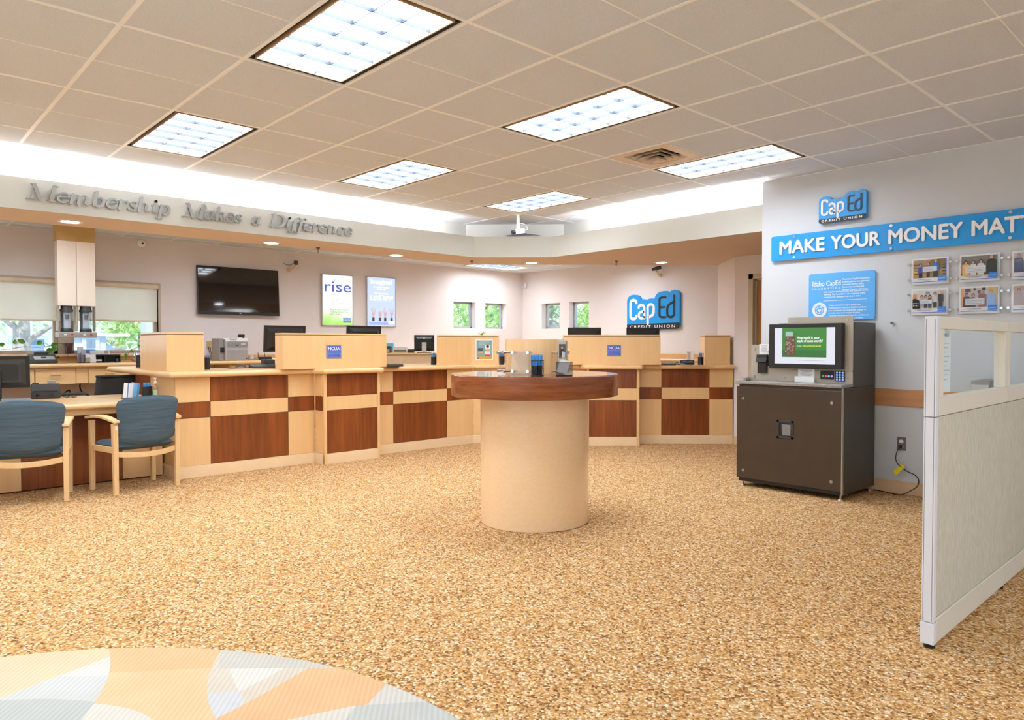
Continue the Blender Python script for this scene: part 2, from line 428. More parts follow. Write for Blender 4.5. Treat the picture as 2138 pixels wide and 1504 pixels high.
bb = MB(F_SIGN); bb.box(XE - 0.012, 9.0, -0.014, 0, 0, 0.09); bb.box(XE - 0.01, 9.0, -0.009, 0, 0.09, 0.108)
struct('baseboard_right', bb, BASE_TAN, bevel=0.003)
bb = MB(HALL); bb.box(C1[0], DX0 - fw, -0.014, 0, 0, 0.1)
struct('baseboard_hall', bb, BASE_TAN, bevel=0.003)
for nm, Fm, x0, x1 in (('baseboard_back', F_TV, -6.6, 8.3), ('baseboard_far', F_FAR, -6.8, -1.2)):
    struct(nm, MB(Fm).box(x0, x1, -0.014, 0, 0, 0.1), BASE_TAN)

# main ceiling: 2 ft tiles on a bar grid, openings where fittings sit
TROFFERS = [(0, 0), (-4, 0), (0, 3), (-4, 3), (0, 6), (-4, 6)]
FILL_TROFFERS = [(4, -4), (-4, -3), (0, -4), (-4, -7), (0, -8), (8, 3), (8, -1), (8, -5), (4, -7), (12, 1), (12, -4)]  # unseen troffers added behind the viewer to brighten the foreground
VENT = (0, 5)
skip = {VENT}
for a, b in TROFFERS + FILL_TROFFERS: skip |= {(a, b), (a + 1, b)}
cm = MB(); gm = MB()
for a in range(-6, 15):
    for b in range(-11, 9):
        if (a, b) in skip: continue
        y1 = (b + 1) * T
        if b == 8: y1 = 5.26
        cm.poly([(a * T, b * T, ZC), (a * T, y1, ZC), ((a + 1) * T, y1, ZC), ((a + 1) * T, b * T, ZC)])
struct('ceiling', cm, TILE)
for b in range(-10, 9):
    gm.box(-6 * T, 15 * T, b * T - 0.011, b * T + 0.011, ZC - 0.004, ZC + 0.03)
for a in range(-6, 15):
    if a % 2 == 0: gm.box(a * T - 0.011, a * T + 0.011, -11 * T, 9 * T, ZC - 0.0036, ZC + 0.03)
    else:
        for b in range(-11, 9):
            if not any(aa == a - 1 and bb_ == b for aa, bb_ in TROFFERS + FILL_TROFFERS): gm.box(a * T - 0.004, a * T + 0.004, b * T + 0.012, (b + 1) * T - 0.012, ZC - 0.0015, ZC + 0.02)
struct('ceiling_bars', gm, TBAR)

# cove, fascia and soffit
def path_wall(mb, pts, off, z0, z1):                      # upright sheet along pts with thickness off to the left of travel
    n = len(pts); q = []
    for i in range(n):
        p = Vector(pts[i]); a = Vector(pts[max(i - 1, 0)]); c = Vector(pts[min(i + 1, n - 1)])
        d0 = (p - a).normalized() if i else (c - p).normalized(); d1 = (c - p).normalized() if i < n - 1 else d0
        m = (Vector((-d0.y, d0.x)) + Vector((-d1.y, d1.x))).normalized(); k = off / max(0.3, m.dot(Vector((-d0.y, d0.x))))
        q.append(p + m * k)
    for i in range(n - 1):
        mb.prism([pts[i], pts[i + 1], tuple(q[i + 1]), tuple(q[i])], z0, z1)
    return mb
FPATH = [(-3.2, -6.6), (-3.2, 4.165), (-2.495, 4.88), (XE, 4.88)]
struct('wall_cove', path_wall(MB(), [(-3.55, -6.6), (-3.55, 4.31), (-2.63, 5.23), (XE, 5.23)], 0.05, ZS + 0.02, ZC + 0.05), COVE_WHITE)
struct('trim_2', path_wall(MB(), FPATH, 0.03, ZS - 0.002, ZF), FASCIA)
SB = 8.58
sp = [(-3.215, -6.6), (-3.215, 4.159), (-2.501, 4.895), (XE, 4.895), (XE, YR + 0.14), (3.0, YR + 0.14), (3.0, C1[1]), C1, C2, (-3.95, SB - 3.95), (-3.95, -6.6)]
struct('ceiling_soffit', MB().prism(sp, ZS, ZS + 0.02), SOFFIT)
struct('trim_3', path_wall(MB(), [(-3.95, -6.6), (-3.95, SB - 3.95), C2], -0.02, ZS + 0.021, ZT), SOFFIT)

# teller area ceiling with its own bar grid and fittings
TELLER_LIGHTS = [(-6.19, 7.10), (-5.05, 4.66), (-5.05, 2.22), (-5.05, -0.21), (-5.05, -3.0), (-3.75, 7.10), (-4.85, 6.2)]  # only the first is seen; the last is added to brighten the walls
def in_light(x, y): return any(abs(x - lx) < 0.3 and abs(y - ly) < 0.6 for lx, ly in TELLER_LIGHTS)
tm = MB(); tg = MB()
xs = [-6.8, -6.497] + [-6.497 + T * k for k in range(1, 10)] ; ys = [-6.6] + [-6.6 + 0.42 + T * k for k in range(0, 24)] + [8.3]
ys = [y for y in ys if y <= 8.3]
ys = sorted(set([-6.6, 8.3] + [6.494 + T * k for k in range(-21, 3)]))
for x0, x1 in zip(xs, xs[1:]):
    for y0, y1 in zip(ys, ys[1:]):
        cx, cy = (x0 + x1) / 2, (y0 + y1) / 2
        if x1 > -3.5 and cy < 4.7: continue
        if cx > -3.4 and cy < cx + 8.1: continue
        if cx > -1.3: continue
        if abs(cx + 6.19) < 0.25 and abs(cy - 7.1) < 0.6: continue
        tm.poly([(x0, y0, ZT), (x0, y1, ZT), (x1, y1, ZT), (x1, y0, ZT)])
        tg.box(x0 - 0.012, x0 + 0.012, y0, y1, ZT - 0.004, ZT); tg.box(x0, x1, y0 - 0.012, y0 + 0.012, ZT - 0.0035, ZT)
struct('ceiling_teller', tm, TILE)
struct('ceiling_teller_bars', tg, TBAR)

# windows
def window(name, Fm, x0, x1, z0, z1, mull=(), fw=0.045, y=0.12, mat=FRAME_TAN):
    m = MB(Fm)
    m.box(x0, x1, y, y + 0.06, z0, z0 + fw); m.box(x0, x1, y, y + 0.06, z1 - fw, z1); m.box(x0, x0 + fw, y, y + 0.06, z0, z1); m.box(x1 - fw, x1, y, y + 0.06, z0, z1)
    for q in mull: m.box(q - fw / 2, q + fw / 2, y, y + 0.06, z0, z1)
    o = struct(name, m, mat, bevel=0.004)
    MB(Fm).box(x0 + fw * 0.8, x1 - fw * 0.8, y + 0.026, y + 0.032, z0 + fw * 0.8, z1 - fw * 0.8).build('pane', GLASS, o)
    return o
window('window_1', F_TV, *BIGWIN[0], mull=(-1.4,), y=0.05)
window('window_2', F_TV, *BIGWIN[1], y=0.05)
for k, (Fm, w) in enumerate(((F_TV, SMALL_TV[0]), (F_TV, SMALL_TV[1]), (F_FAR, SMALL_FAR[0]), (F_FAR, SMALL_FAR[1]))):
    window('window_%d' % (k + 3), Fm, *w, fw=0.035, mat=ALU)
FRONT = frame(0, -6.6, PI)
STORE = [(-8.4, -5.6, 0.25, 2.5), (-5.3, -2.5, 0.25, 2.5), (-2.2, 0.6, 0.25, 2.5)]
struct('wall_front', holed_wall(MB(FRONT), -9.2, 7.0, 0, 3.0, 0.2, STORE), WALL_COOL)
for k, w_ in enumerate(STORE): window('window_%d' % (k + 7), FRONT, *w_, mull=((w_[0] + w_[1]) / 2,), mat=ALU)
ENTRY = frame(9.0, 0, -PI / 2)
FILL_WINDOWS = [(-4.4, -1.6, 0.25, 2.5), (-1.2, 1.6, 0.25, 2.5), (2.0, 4.8, 0.25, 2.5)]  # unseen windows added to bring more daylight onto the near ceiling
struct('wall_entry', holed_wall(MB(ENTRY), -5.0, 6.8, 0, 3.0, 0.2, FILL_WINDOWS), WALL_COOL)
for k, w_ in enumerate(FILL_WINDOWS): window('window_%d' % (k + 10), ENTRY, *w_, mull=((w_[0] + w_[1]) / 2,), mat=ALU)
struct('trim_4', MB(F_TV).box(-3.05, 1.52, -0.10, 0.05, 1.125, 1.16), M('sill_tan', (222, 180, 138), 0.4), bevel=0.006)
tr = MB(F_TV); tr.box(1.47, 1.50, -0.012, 0.05, 1.16, 2.115); tr.box(0.30, 0.44, -0.012, 0.05, 1.16, 2.115); tr.box(-3.0, 1.50, -0.012, 0.05, 2.10, 2.125)
struct('trim_5', tr, FRAME_TAN, bevel=0.003)

def shade_mat():
    m, nt, N, L, b = nodes_of('roller_fabric'); N.remove(b)
    f = noise(nt, coords(nt), 3, 2)
    c = ramp(nt, f, [(0.3, rgb((240, 234, 222))), (0.7, rgb((244, 239, 228)))])
    d = N.new('ShaderNodeBsdfDiffuse'); t = N.new('ShaderNodeBsdfTranslucent'); p = N.new('ShaderNodeBsdfTransparent')
    L.new(c, d.inputs[0]); L.new(c, t.inputs[0])
    x = N.new('ShaderNodeMixShader'); x.inputs[0].default_value = 0.55; L.new(d.outputs[0], x.inputs[1]); L.new(t.outputs[0], x.inputs[2])
    y = N.new('ShaderNodeMixShader'); y.inputs[0].default_value = 0.12; L.new(x.outputs[0], y.inputs[1]); L.new(p.outputs[0], y.inputs[2])
    L.new(y.outputs[0], N['Material Output'].inputs[0]); return m
SHADE = shade_mat()
def roller(label, x0, x1, zt, zb):
    t = thing('roller_shade', label, 'window shade', (XW, x0, zt), PI / 2, 'roller shades on the drive-up window')
    w = x1 - x0
    MB().cyl((0.01, -0.05, -0.035), (w - 0.01, -0.05, -0.035), 0.032, n=20).build('roller', M('shade_tube', (222, 206, 184), 0.6), t, smooth=True)
    MB().box(0.015, w - 0.015, -0.024, -0.0225, zb - zt + 0.012, -0.03).build('fabric', SHADE, t)
    MB().box(0.015, w - 0.015, -0.03, -0.016, zb - zt, zb - zt + 0.022).build('hem_bar', M('hem_bar', (226, 210, 190), 0.5), t, bevel=0.004)
    for xa in (-0.004, w - 0.008): MB().box(xa, xa + 0.012, -0.09, -0.0125, -0.075, 0.0).build('bracket', ALU, t)
roller('long grey roller shade on the drive-up window left of the tube station', -2.9, 0.36, 2.105, 1.575)
roller('shorter grey roller shade on the drive-up window right of the tube station', 0.385, 1.465, 2.105, 1.585)

# ================================================================== LIGHT FITTINGS
LENS = glow('fluorescent_lens', (232, 244, 255), TROFFER_E)
LOUVER = M('louver_blade', (62, 68, 80), 0.6, var=0.02)
def make_troffer(label, group):
    t = thing('ceiling_troffer', label, 'ceiling light', (0, 0, 0), 0, group)
    hx, hy = T - 0.012, T / 2 - 0.012
    m = MB()
    for x0, x1, y0, y1 in ((-hx, hx, -hy, -hy + 0.016), (-hx, hx, hy - 0.016, hy), (-hx, -hx + 0.016, -hy, hy), (hx - 0.016, hx, -hy, hy)): m.box(x0, x1, y0, y1, 0.004, 0.09)
    m.box(-hx, hx, -hy, hy, 0.09, 0.1)
    m.build('housing', M('fitting_black', (16, 14, 12), 0.7), t)
    m = MB()
    for x0, x1, y0, y1 in ((-hx + 0.03, hx - 0.03, -hy + 0.03, -hy + 0.038), (-hx + 0.03, hx - 0.03, hy - 0.038, hy - 0.03), (-hx + 0.03, -hx + 0.038, -hy + 0.03, hy - 0.03), (hx - 0.038, hx - 0.03, -hy + 0.03, hy - 0.03)): m.box(x0, x1, y0, y1, -0.002, 0.03)
    m.build('inner_frame', M('fitting_trim', (200, 160, 118), 0.4), t)
    ix, iy = hx - 0.04, hy - 0.04
    m = MB().box(-ix, ix, -iy, iy, 0.022, 0.026); m.build('lens', LENS, t)
    m = MB()
    for k in range(1, 6): x = -ix + 2 * ix * k / 6; m.box(x - 0.0018, x + 0.0018, -iy, iy, 0.0, 0.0215)
    for k in range(1, 3): y = -iy + 2 * iy * k / 3; m.box(-ix, ix, y - 0.0018, y + 0.0018, 0.0, 0.0213)
    m.build('louver', LOUVER, t)
    return t
tlabels = {(0, 0): 'largest recessed fluorescent ceiling light, cut off by the top of the photo', (-4, 0): 'recessed fluorescent ceiling light above the word Membership',
           (0, 3): 'recessed fluorescent ceiling light above the round table, beside the air vent corner', (-4, 3): 'recessed fluorescent ceiling light over the end of the wall lettering',
           (0, 6): 'recessed fluorescent ceiling light just right of the square air vent, near the sign wall', (-4, 6): 'farthest recessed fluorescent ceiling light, with the white camera hanging at its corner'}
t0 = make_troffer('', 'fluorescent troffers in the main ceiling')
first = True
for a, b in TROFFERS + FILL_TROFFERS:
    loc = ((a + 1) * T, (b + 0.5) * T, ZC); lab = tlabels.get((a, b), 'unseen fill light added behind the viewer, built as a recessed troffer')
    if first: t0.location = loc; t0['label'] = lab; first = False
    else: dup(t0, loc, None, lab, 'fluorescent troffers in the main ceiling' if (a, b) in tlabels else 'added fill troffers behind the viewer')
for k, (x, y) in enumerate(TELLER_LIGHTS):
    dup(t0, (x, y, ZT - (0 if k == 0 else 0.03)), PI / 2, 'recessed fluorescent light in the lower teller ceiling near its far corner' if k == 0 else 'unseen fluorescent light added in the teller ceiling behind the soffit', 'fluorescent troffers in the teller ceiling')

# hidden cove lamps: lamps in the trough, shining up
def area(name, loc, rot, sx, sy, w, col=(1, 1, 1)):
    l = bpy.data.lights.new(name, 'AREA'); l.shape = 'RECTANGLE'; l.size = sx; l.size_y = sy; l.energy = w; l.color = col
    o = bpy.data.objects.new(name, l); COL.objects.link(o); o.location = loc; o.rotation_euler = rot; return o
area('cove_lamp', (-3.39, -1.4, ZS + 0.12), (PI, 0, PI / 2), 9.8, 0.06, COVE_W * 9.8)
area('cove_lamp', (-0.7, 5.07, ZS + 0.12), (PI, 0, 0), 2.0, 0.06, COVE_W * 2.0)

CAN_LENS = glow('downlight_lens', (236, 240, 255), CAN_E)
def make_can():
    t = thing('recessed_downlight', '', 'ceiling light', (0, 0, 0), 0, 'round downlights in the soffit')
    MB().lathe([(0.072, 0.012), (0.075, -0.004), (0.10, -0.006), (0.104, 0.0), (0.10, 0.002)], n=32).build('trim_ring', M('can_trim', (232, 222, 208), 0.4), t, smooth=True)
    MB().lathe([(0.0, 0.0002), (0.073, -0.0035)], n=32).build('lens', CAN_LENS, t, smooth=True)
    return t
can = make_can()
cans = [((147, 463), 'round recessed downlight in the soffit below the word Membership'), ((566, 507.5), 'round recessed downlight in the soffit below the word Difference'),
        ((827, 533), 'round recessed downlight in the soffit above the blue Imagine poster'), ((1110, 549), 'round recessed downlight in the diagonal soffit corner'), ((1381, 548), 'round recessed downlight in the soffit above the large blue logo sign')]
for k, (p, lab) in enumerate(cans):
    q = az(p[0], p[1], ZS); q.z -= 0.0005
    if k == 0: can.location = q; can['label'] = lab
    else: dup(can, q, None, lab)
# unseen can (same fitting) added so the corridor is lit
dup(can, (0.9, 5.8, ZS - 0.0005), None, 'unseen round downlight added in the corridor soffit behind the sign wall')

# air vent
t = thing('ceiling_vent', 'square stepped air vent in the ceiling between two lights', 'air vent', ((VENT[0] + 0.5) * T, (VENT[1] + 0.5) * T, ZC))
vm = M('vent_paint', (226, 208, 188), 0.5)
m = MB()
for x0, x1, y0, y1 in ((-0.293, 0.293, -0.293, -0.20), (-0.293, 0.293, 0.20, 0.293), (-0.293, -0.20, -0.2, 0.2), (0.20, 0.293, -0.2, 0.2)): m.box(x0, x1, y0, y1, 0.0, 0.006)
m.box(-0.3, 0.3, -0.3, 0.3, 0.1, 0.11)
m.build('face_plate', vm, t)
MB().box(-0.2, 0.2, -0.2, 0.2, 0.07, 0.075).build('dark_throat', BLACK, t)
for k, r in enumerate((0.20, 0.155, 0.11, 0.065)):
    m = MB(); z0 = 0.004 - 0.012 * k; r2 = r - 0.032; z1 = z0 + 0.03
    for a in range(4):
        c, s = math.cos(a * PI / 2), math.sin(a * PI / 2)
        def rot(x, y, z): return (x * c - y * s, x * s + y * c, z)
        m.extrude([rot(-r, -r, z0), rot(r, -r, z0), rot(r2, -r2, z1), rot(-r2, -r2, z1)], (0, 0, 0.003))
    m.build('louver_ring', vm, t)
MB().box(-0.03, 0.03, -0.03, 0.03, -0.038, -0.034).build('centre_plate', vm, t)

# sprinklers
def sprinkler(p, lab, k=[None]):
    q = az(p[0], p[1], ZS)
    if k[0] is None:
        t = thing('fire_sprinkler', lab, 'sprinkler', q, 0, 'sprinkler heads in the soffit'); k[0] = t
        brass = M('sprinkler_brass', (128, 104, 74), 0.4, metal=0.6)
        MB().cyl((0, 0, 0), (0, 0, -0.012), 0.022).build('escutcheon', brass, t)
        m = MB(); m.cyl((0, 0, -0.01), (0, 0, -0.03), 0.008); m.tube([(0.007, 0, -0.028), (0.014, 0, -0.04), (0.004, 0, -0.056)], 0.0025, 6); m.tube([(-0.007, 0, -0.028), (-0.014, 0, -0.04), (-0.004, 0, -0.056)], 0.0025, 6)
        m.build('body', brass, t)
        MB().cyl((0, 0, -0.056), (0, 0, -0.059), 0.014).build('deflector', brass, t)
    else: dup(k[0], q, None, lab)
sprinkler((664, 517), 'small fire sprinkler in the soffit above the rise poster'); sprinkler((985, 545), 'small fire sprinkler in the soffit near its diagonal corner'); sprinkler((1287, 545), 'small fire sprinkler in the soffit left of the large logo sign')

# ================================================================== TELLER COUNTER
CT = 1.022                                             # counter top surface
SEAM = M('seam_dark', (52, 34, 20), 0.7)
Z_ROWS = [(0.114, 0.572), (0.576, 0.724), (0.728, 0.962)]
def counter_unit(label, loc, rz, cols, depth, group, ends=()):
    """front face on local y=0, running along +x; cols = (x0, x1, 'm' | 'c') maple or cherry column"""
    t = thing('counter_cabinet', label, 'counter', loc, rz, group)
    x0, x1 = cols[0][0], cols[-1][1]
    m = MB(); m.box(x0 + 0.002, x1 - 0.002, 0.009, depth, 0.004, 0.9655); m.build('carcass', SEAM, t)
    m = MB(); m.box(x0, x1, -0.012, 0.009, 0.0, 0.10); m.box(x0, x1, -0.007, 0.009, 0.10, 0.112); m.build('plinth', PLINTH, t, bevel=0.003)
    for a, b, k in cols:
        if k == 'p':
            MB().box(a, b, -0.014, 0.03, 0.0, 0.9655).build('post', MAPLE, t, bevel=0.003); continue
        for i, (za, zb) in enumerate(Z_ROWS):
            mat = (MAPLE if k == 'm' else CHERRY) if i != 1 else (CHERRY if k == 'm' else MAPLE)
            MB().box(a + 0.002, b - 0.002, 0.0, 0.0088, za, zb).build('cherry_panel' if mat is CHERRY else 'maple_panel', mat, t)
    for e in ends:
        a, b = (x0 - 0.0055, x0 + 0.0015) if e == 0 else (x1 - 0.0015, x1 + 0.0055)
        for i, (za, zb) in enumerate(Z_ROWS): MB().box(a, b, 0.012, depth, za, zb).build('end_panel', CHERRY if i == 1 else MAPLE, t)
        MB().box(a - 0.006, b + 0.006, 0.012, depth, 0.0, 0.112).build('end_plinth', PLINTH, t)
    m = MB(); m.box(x0 + 0.004, x1 - 0.004, 0.004, 0.009, 0.572, 0.576); m.build('joint', SEAM, t)
    return t
G = 'panelled front sections of the teller counter'
S2 = math.sqrt(0.5)
DO = (-3.24, 4.18)                                     # where the straight run turns onto the diagonal
def dg(s, y=0.0): return (DO[0] + S2 * s - S2 * y, DO[1] + S2 * s + S2 * y)   # along the diagonal, y = into the counter
A45 = PI / 4
counter_unit('teller counter section beside the blue chair, three panel columns with a cherry centre', (-3.24, 0.60, 0), PI / 2, [(0, 0.32, 'm'), (0.32, 1.105, 'c'), (1.105, 1.40, 'm')], 0.12, G, (0,))
u = counter_unit('projecting counter block with cherry panels between two maple posts, near the left window wall', (-3.05, 2.04, 0), PI / 2, [(-0.034, 0.0, 'p'), (0.0, 0.615, 'c'), (0.615, 0.645, 'p')], 0.17, G, (0, 1))
counter_unit('teller counter section left of the round table, with a wide cherry centre', (-3.24, 2.68, 0), PI / 2, [(0, 0.305, 'm'), (0.305, 1.085, 'c'), (1.085, 1.497, 'm')], 0.3, G)
counter_unit('diagonal counter section mostly hidden behind the round table', (DO[0], DO[1], 0), A45, [(0.004, 0.373, 'm'), (0.373, 1.155, 'c'), (1.155, 1.457, 'm')], 0.3, G)
p = dg(1.487, -0.2); counter_unit('projecting counter block just right of the round table column, with cherry panels', (p[0], p[1], 0), A45, [(-0.03, 0.0, 'p'), (0.0, 0.60, 'c'), (0.60, 0.633, 'p')], 0.17, G, (0, 1))
p = dg(2.12); counter_unit('right end counter section beside the coin kiosk, with a square cherry centre', (p[0], p[1], 0), A45, [(0.0, 0.308, 'm'), (0.308, 0.923, 'c'), (0.923, 1.226, 'm')], 0.5, G)
wx0 = ay(283, 800, 0.6).x; wx1 = ay(314, 800, 0.6).x
counter_unit('short counter wing behind the guest desk, seen past the second chair', (wx0, 0.60, 0), 0, [(0.0, wx1 - wx0, 'c'), (wx1 - wx0, -3.38 - wx0, 'm')], 0.4, G)
solo('support_post', MB().box(-0.03, 0.03, -0.03, 0.03, 0.001, 0.9655), MAPLE, 'plain maple leg under the free end of the counter wing', 'leg support', (-5.38, 1.18, 0))
# the block sides carry the cherry band round the corner
# continuous top
def dpt(s, y): return dg(s, y)
top = [(-5.46, 0.53), (-3.16, 0.53), (-3.16, 1.925), (-2.97, 1.985), (-2.97, 2.705), (-3.16, 2.765), (-3.16, 4.147),
       dpt(1.37, -0.08), dpt(1.43, -0.28), dpt(2.15, -0.28), dpt(2.21, -0.08), dpt(3.355, -0.08), dpt(3.345, 0.87), dpt(0.15, 0.87), (-4.12, 4.45), (-4.12, 1.28), (-5.46, 1.28)]
solo('teller_worktop', MB().prism(top, CT - 0.056, CT), MAPLE_Y, 'long maple counter top with a rounded edge running along all the teller stations', 'counter top', bevel=0.026, seg=5)

# boxes that screen the teller stations
def divider(label, pts, zb=CT, zt=1.40):
    t = thing('privacy_box', label, 'counter screen', (pts[0][0], pts[0][1], zb), 0, 'maple screens on the teller counter')
    q = [(p[0] - pts[0][0], p[1] - pts[0][1]) for p in pts]
    MB().prism(q, 0.0, zt - zb - 0.024).build('body', MAPLE, t, bevel=0.002)
    cx = sum(p[0] for p in q) / len(q); cy = sum(p[1] for p in q) / len(q)
    i = [(cx + (p[0] - cx) * 0.985, cy + (p[1] - cy) * 0.97) for p in q]
    MB().prism(i, zt - zb - 0.024, zt - zb - 0.018).build('shadow_gap', SEAM, t)
    MB().prism(q, zt - zb - 0.018, zt - zb).build('cap', MAPLE_Y, t, bevel=0.002)
    return t
divider('square maple box at the left end of the teller counter', [(-3.35, 0.56), (-3.35, 0.905), (-4.2, 0.905), (-4.2, 0.56)])
SCR_B = divider('long maple screen with a blue plate, left of the small windows', [(-3.12, 1.595), (-3.12, 2.825), (-3.30, 2.825), (-3.30, 1.595)])
kx = al(1040, 710, (DO[0] - 0.07, DO[1] + 0.03), A45)
kb = (kx.x, kx.y); bkn = (kx.x - 0.2 * S2, kx.y + 0.2 * S2)
SCR_C = divider('maple screen bent around the counter corner, carrying a small poster', [(-3.31, 3.66), (-3.31, 4.21), kb, bkn, (-3.52, 4.29), (-3.52, 3.815)])
p0, p1, p2, p3 = dg(1.155, -0.145), dg(2.392, -0.145), dg(2.392, 0.12), dg(1.155, 0.12)
SCR_D = divider('long maple screen with a blue plate, behind the round table on the right', [p0, p1, p2, p3])
p0, p1, p2, p3 = dg(2.985, 0.03), dg(3.315, 0.03), dg(3.315, 0.34), dg(2.985, 0.34)
divider('narrow maple box at the right end of the teller counter beside the corridor', [p0, p1, p2, p3])

# plates and poster fixed to those screens
def ncua(label, loc, rz):
    t = thing('wall_plate', label, 'sign', loc, rz, 'blue NCUA plates')
    MB().box(0, 0.172, -0.004, -0.0005, 0, 0.145).build('plate', NAVY, t, bevel=0.001)
    m = MB()
    for z0, z1 in ((0.006, 0.068), (0.076, 0.139)):
        for a, b, c, d in ((0.006, 0.166, z0, z0 + 0.004), (0.006, 0.166, z1 - 0.004, z1), (0.006, 0.010, z0, z1), (0.162, 0.166, z0, z1)): m.box(a, b, -0.0048, -0.004, c, d)
    m.box(0.018, 0.154, -0.0048, -0.004, 0.018, 0.021); m.box(0.018, 0.154, -0.0048, -0.004, 0.053, 0.056)
    m.build('border', NAVY_L, t)
    text('lettering', 'NCUA', 0.048, 0.086, -0.005, 0.090, SIGN_WHITE, t, 0.001, 'CENTER', 0.0012, 1.0)
    text('small_lettering', 'Your savings federally insured to at least $250,000\nand backed by the full faith and credit of the\nUnited States Government', 0.009, 0.086, -0.005, 0.043, NAVY_L, t, 0.0006, 'CENTER')
ncua('blue NCUA plate on the long screen left of the small windows', (-3.12, 2.08, 1.13), PI / 2)
p = dg(1.664 + 0.057, -0.145); ncua('blue NCUA plate on the long screen right of the round table', (p[0], p[1], 1.13), A45)

a = al(993, 709, (DO[0] - 0.07, DO[1] + 0.03), A45); b_ = al(1029, 752, (DO[0] - 0.07, DO[1] + 0.03), A45)
w, hgt = math.hypot(b_.x - a.x, b_.y - a.y), a.z - b_.z
t = thing('small_poster', 'small teal poster with photos and an orange foot on the bent maple screen', 'poster', (a.x + 0.003, a.y - 0.003, b_.z), A45)
pr = Print(0.0); pr.rect(0, w, 0, hgt, PAPER)
pr.rect(0.012, w - 0.012, 0.012, hgt - 0.012, paint((128, 168, 172)))
pr.rect(0.012, w - 0.012, 0.012, 0.045, paint((214, 160, 60))); pr.rect(0.02, 0.05, 0.014, 0.035, paint((70, 120, 170)))
pr.rect(0.03, w * 0.45, hgt * 0.42, hgt * 0.58, paint((80, 84, 96))); pr.rect(0.03, w * 0.45, hgt * 0.33, hgt * 0.42, paint((236, 150, 96)))
pr.rect(w * 0.55, w * 0.86, hgt * 0.55, hgt * 0.72, paint((226, 226, 224))); pr.shape(disc(w * 0.7, hgt * 0.66, 0.02), paint((60, 54, 50))); pr.rect(w * 0.55, w * 0.86, hgt * 0.48, hgt * 0.55, paint((226, 196, 130)))
pr.rect(w * 0.53, w * 0.86, hgt * 0.26, hgt * 0.42, paint((232, 220, 216))); pr.rect(w * 0.53, w * 0.86, hgt * 0.21, hgt * 0.26, paint((196, 60, 66)))
for k in range(3): pr.rect(0.05, w * (0.8 - 0.1 * k), hgt * (0.86 - 0.05 * k), hgt * (0.872 - 0.05 * k), paint((214, 226, 224)))
pr.rect(0.04, w - 0.04, hgt * 0.93, hgt * 0.945, paint((220, 190, 110)))
pr.build('sheet', t)

# ================================================================== ROUND CHECK-WRITING TABLE
RT = (0.229, 1.999); RTZ = 1.072
t = thing('round_table', 'round standing table with a thick cherry rim on a fat maple column', 'table', (RT[0], RT[1], 0))
m = MB(); m.lathe([(0, 0.003), (0.395, 0.003), (0.395, 0.93), (0, 0.93)], n=96); m.build('column', wood('maple_drum', (240, 203, 156), (246, 213, 172), (30, 30, 60), 0.22, 0.6), t, smooth=True)
m = MB(); m.lathe([(0, 0.919), (0.604, 0.919), (0.606, 0.922), (0.606, 1.066), (0.602, RTZ - 0.0012), (0, RTZ - 0.0012)], n=128); m.build('rim', CHERRY_H, t, smooth=True)
m = MB(); m.lathe([(0, RTZ - 0.001), (0.598, RTZ - 0.001), (0.6, RTZ), (0, RTZ)], n=96); m.build('table_top', CHERRY_TOP, t, smooth=True)
m = MB(); m.lathe([(0, RTZ + 0.0004), (0.212, RTZ + 0.0004), (0.212, 1.32), (0.2, 1.32), (0.2, 1.318), (0, 1.318)], n=64); m.build('drum', wood('maple_drum2', (248, 200, 140), (252, 211, 156), (30, 30, 3), 0.25, 0.5), t, smooth=True)

# acrylic pockets on stand-offs around the drum
def toward(phi, r, z): return (RT[0] + r * math.cos(phi), RT[1] + r * math.sin(phi), z)
PC = math.atan2(CAM.y - RT[1], CAM.x - RT[0])           # direction from the table to the camera side
def pocket(label, phi, wdt, z0, z1, loc_r=0.262):
    c = toward(phi, loc_r, RTZ); t = thing('acrylic_pocket', label, 'brochure holder', c, phi + PI / 2, 'acrylic slip pockets around the table drum')
    h0, h1 = z0 - RTZ, z1 - RTZ
    MB().box(-wdt / 2, wdt / 2, -0.006, -0.003, h0, h1).build('front_sheet', ACRYLIC, t, bevel=0.001)
    MB().box(-wdt / 2, wdt / 2, 0.004, 0.007, h0, h1 + 0.01).build('rear_sheet', ACRYLIC, t, bevel=0.001)
    for sx in (-1, 1):
        for z in (h0 + 0.022, h1 - 0.006):
            x = sx * (wdt / 2 - 0.014); back = (loc_r - math.sqrt(0.212 ** 2 - x * x)) - 0.001
            m = MB(); m.cyl((x, -0.018, z), (x, -0.006, z), 0.0115, n=20); m.cyl((x, -0.006, z), (x, back, z), 0.0085, n=16)
            m.build('stand_off', CHROME, t, smooth=True)
pocket('clear acrylic pocket facing the room, left of the pen cup', PC - 0.38, 0.143, 1.074, 1.234)
pocket('clear acrylic pocket seen nearly edge-on at the left of the drum', PC - 1.08, 0.125, 1.074, 1.234)
pocket('clear acrylic pocket at the right of the drum behind the grey card tray', PC + 0.86, 0.126, 1.074, 1.234)

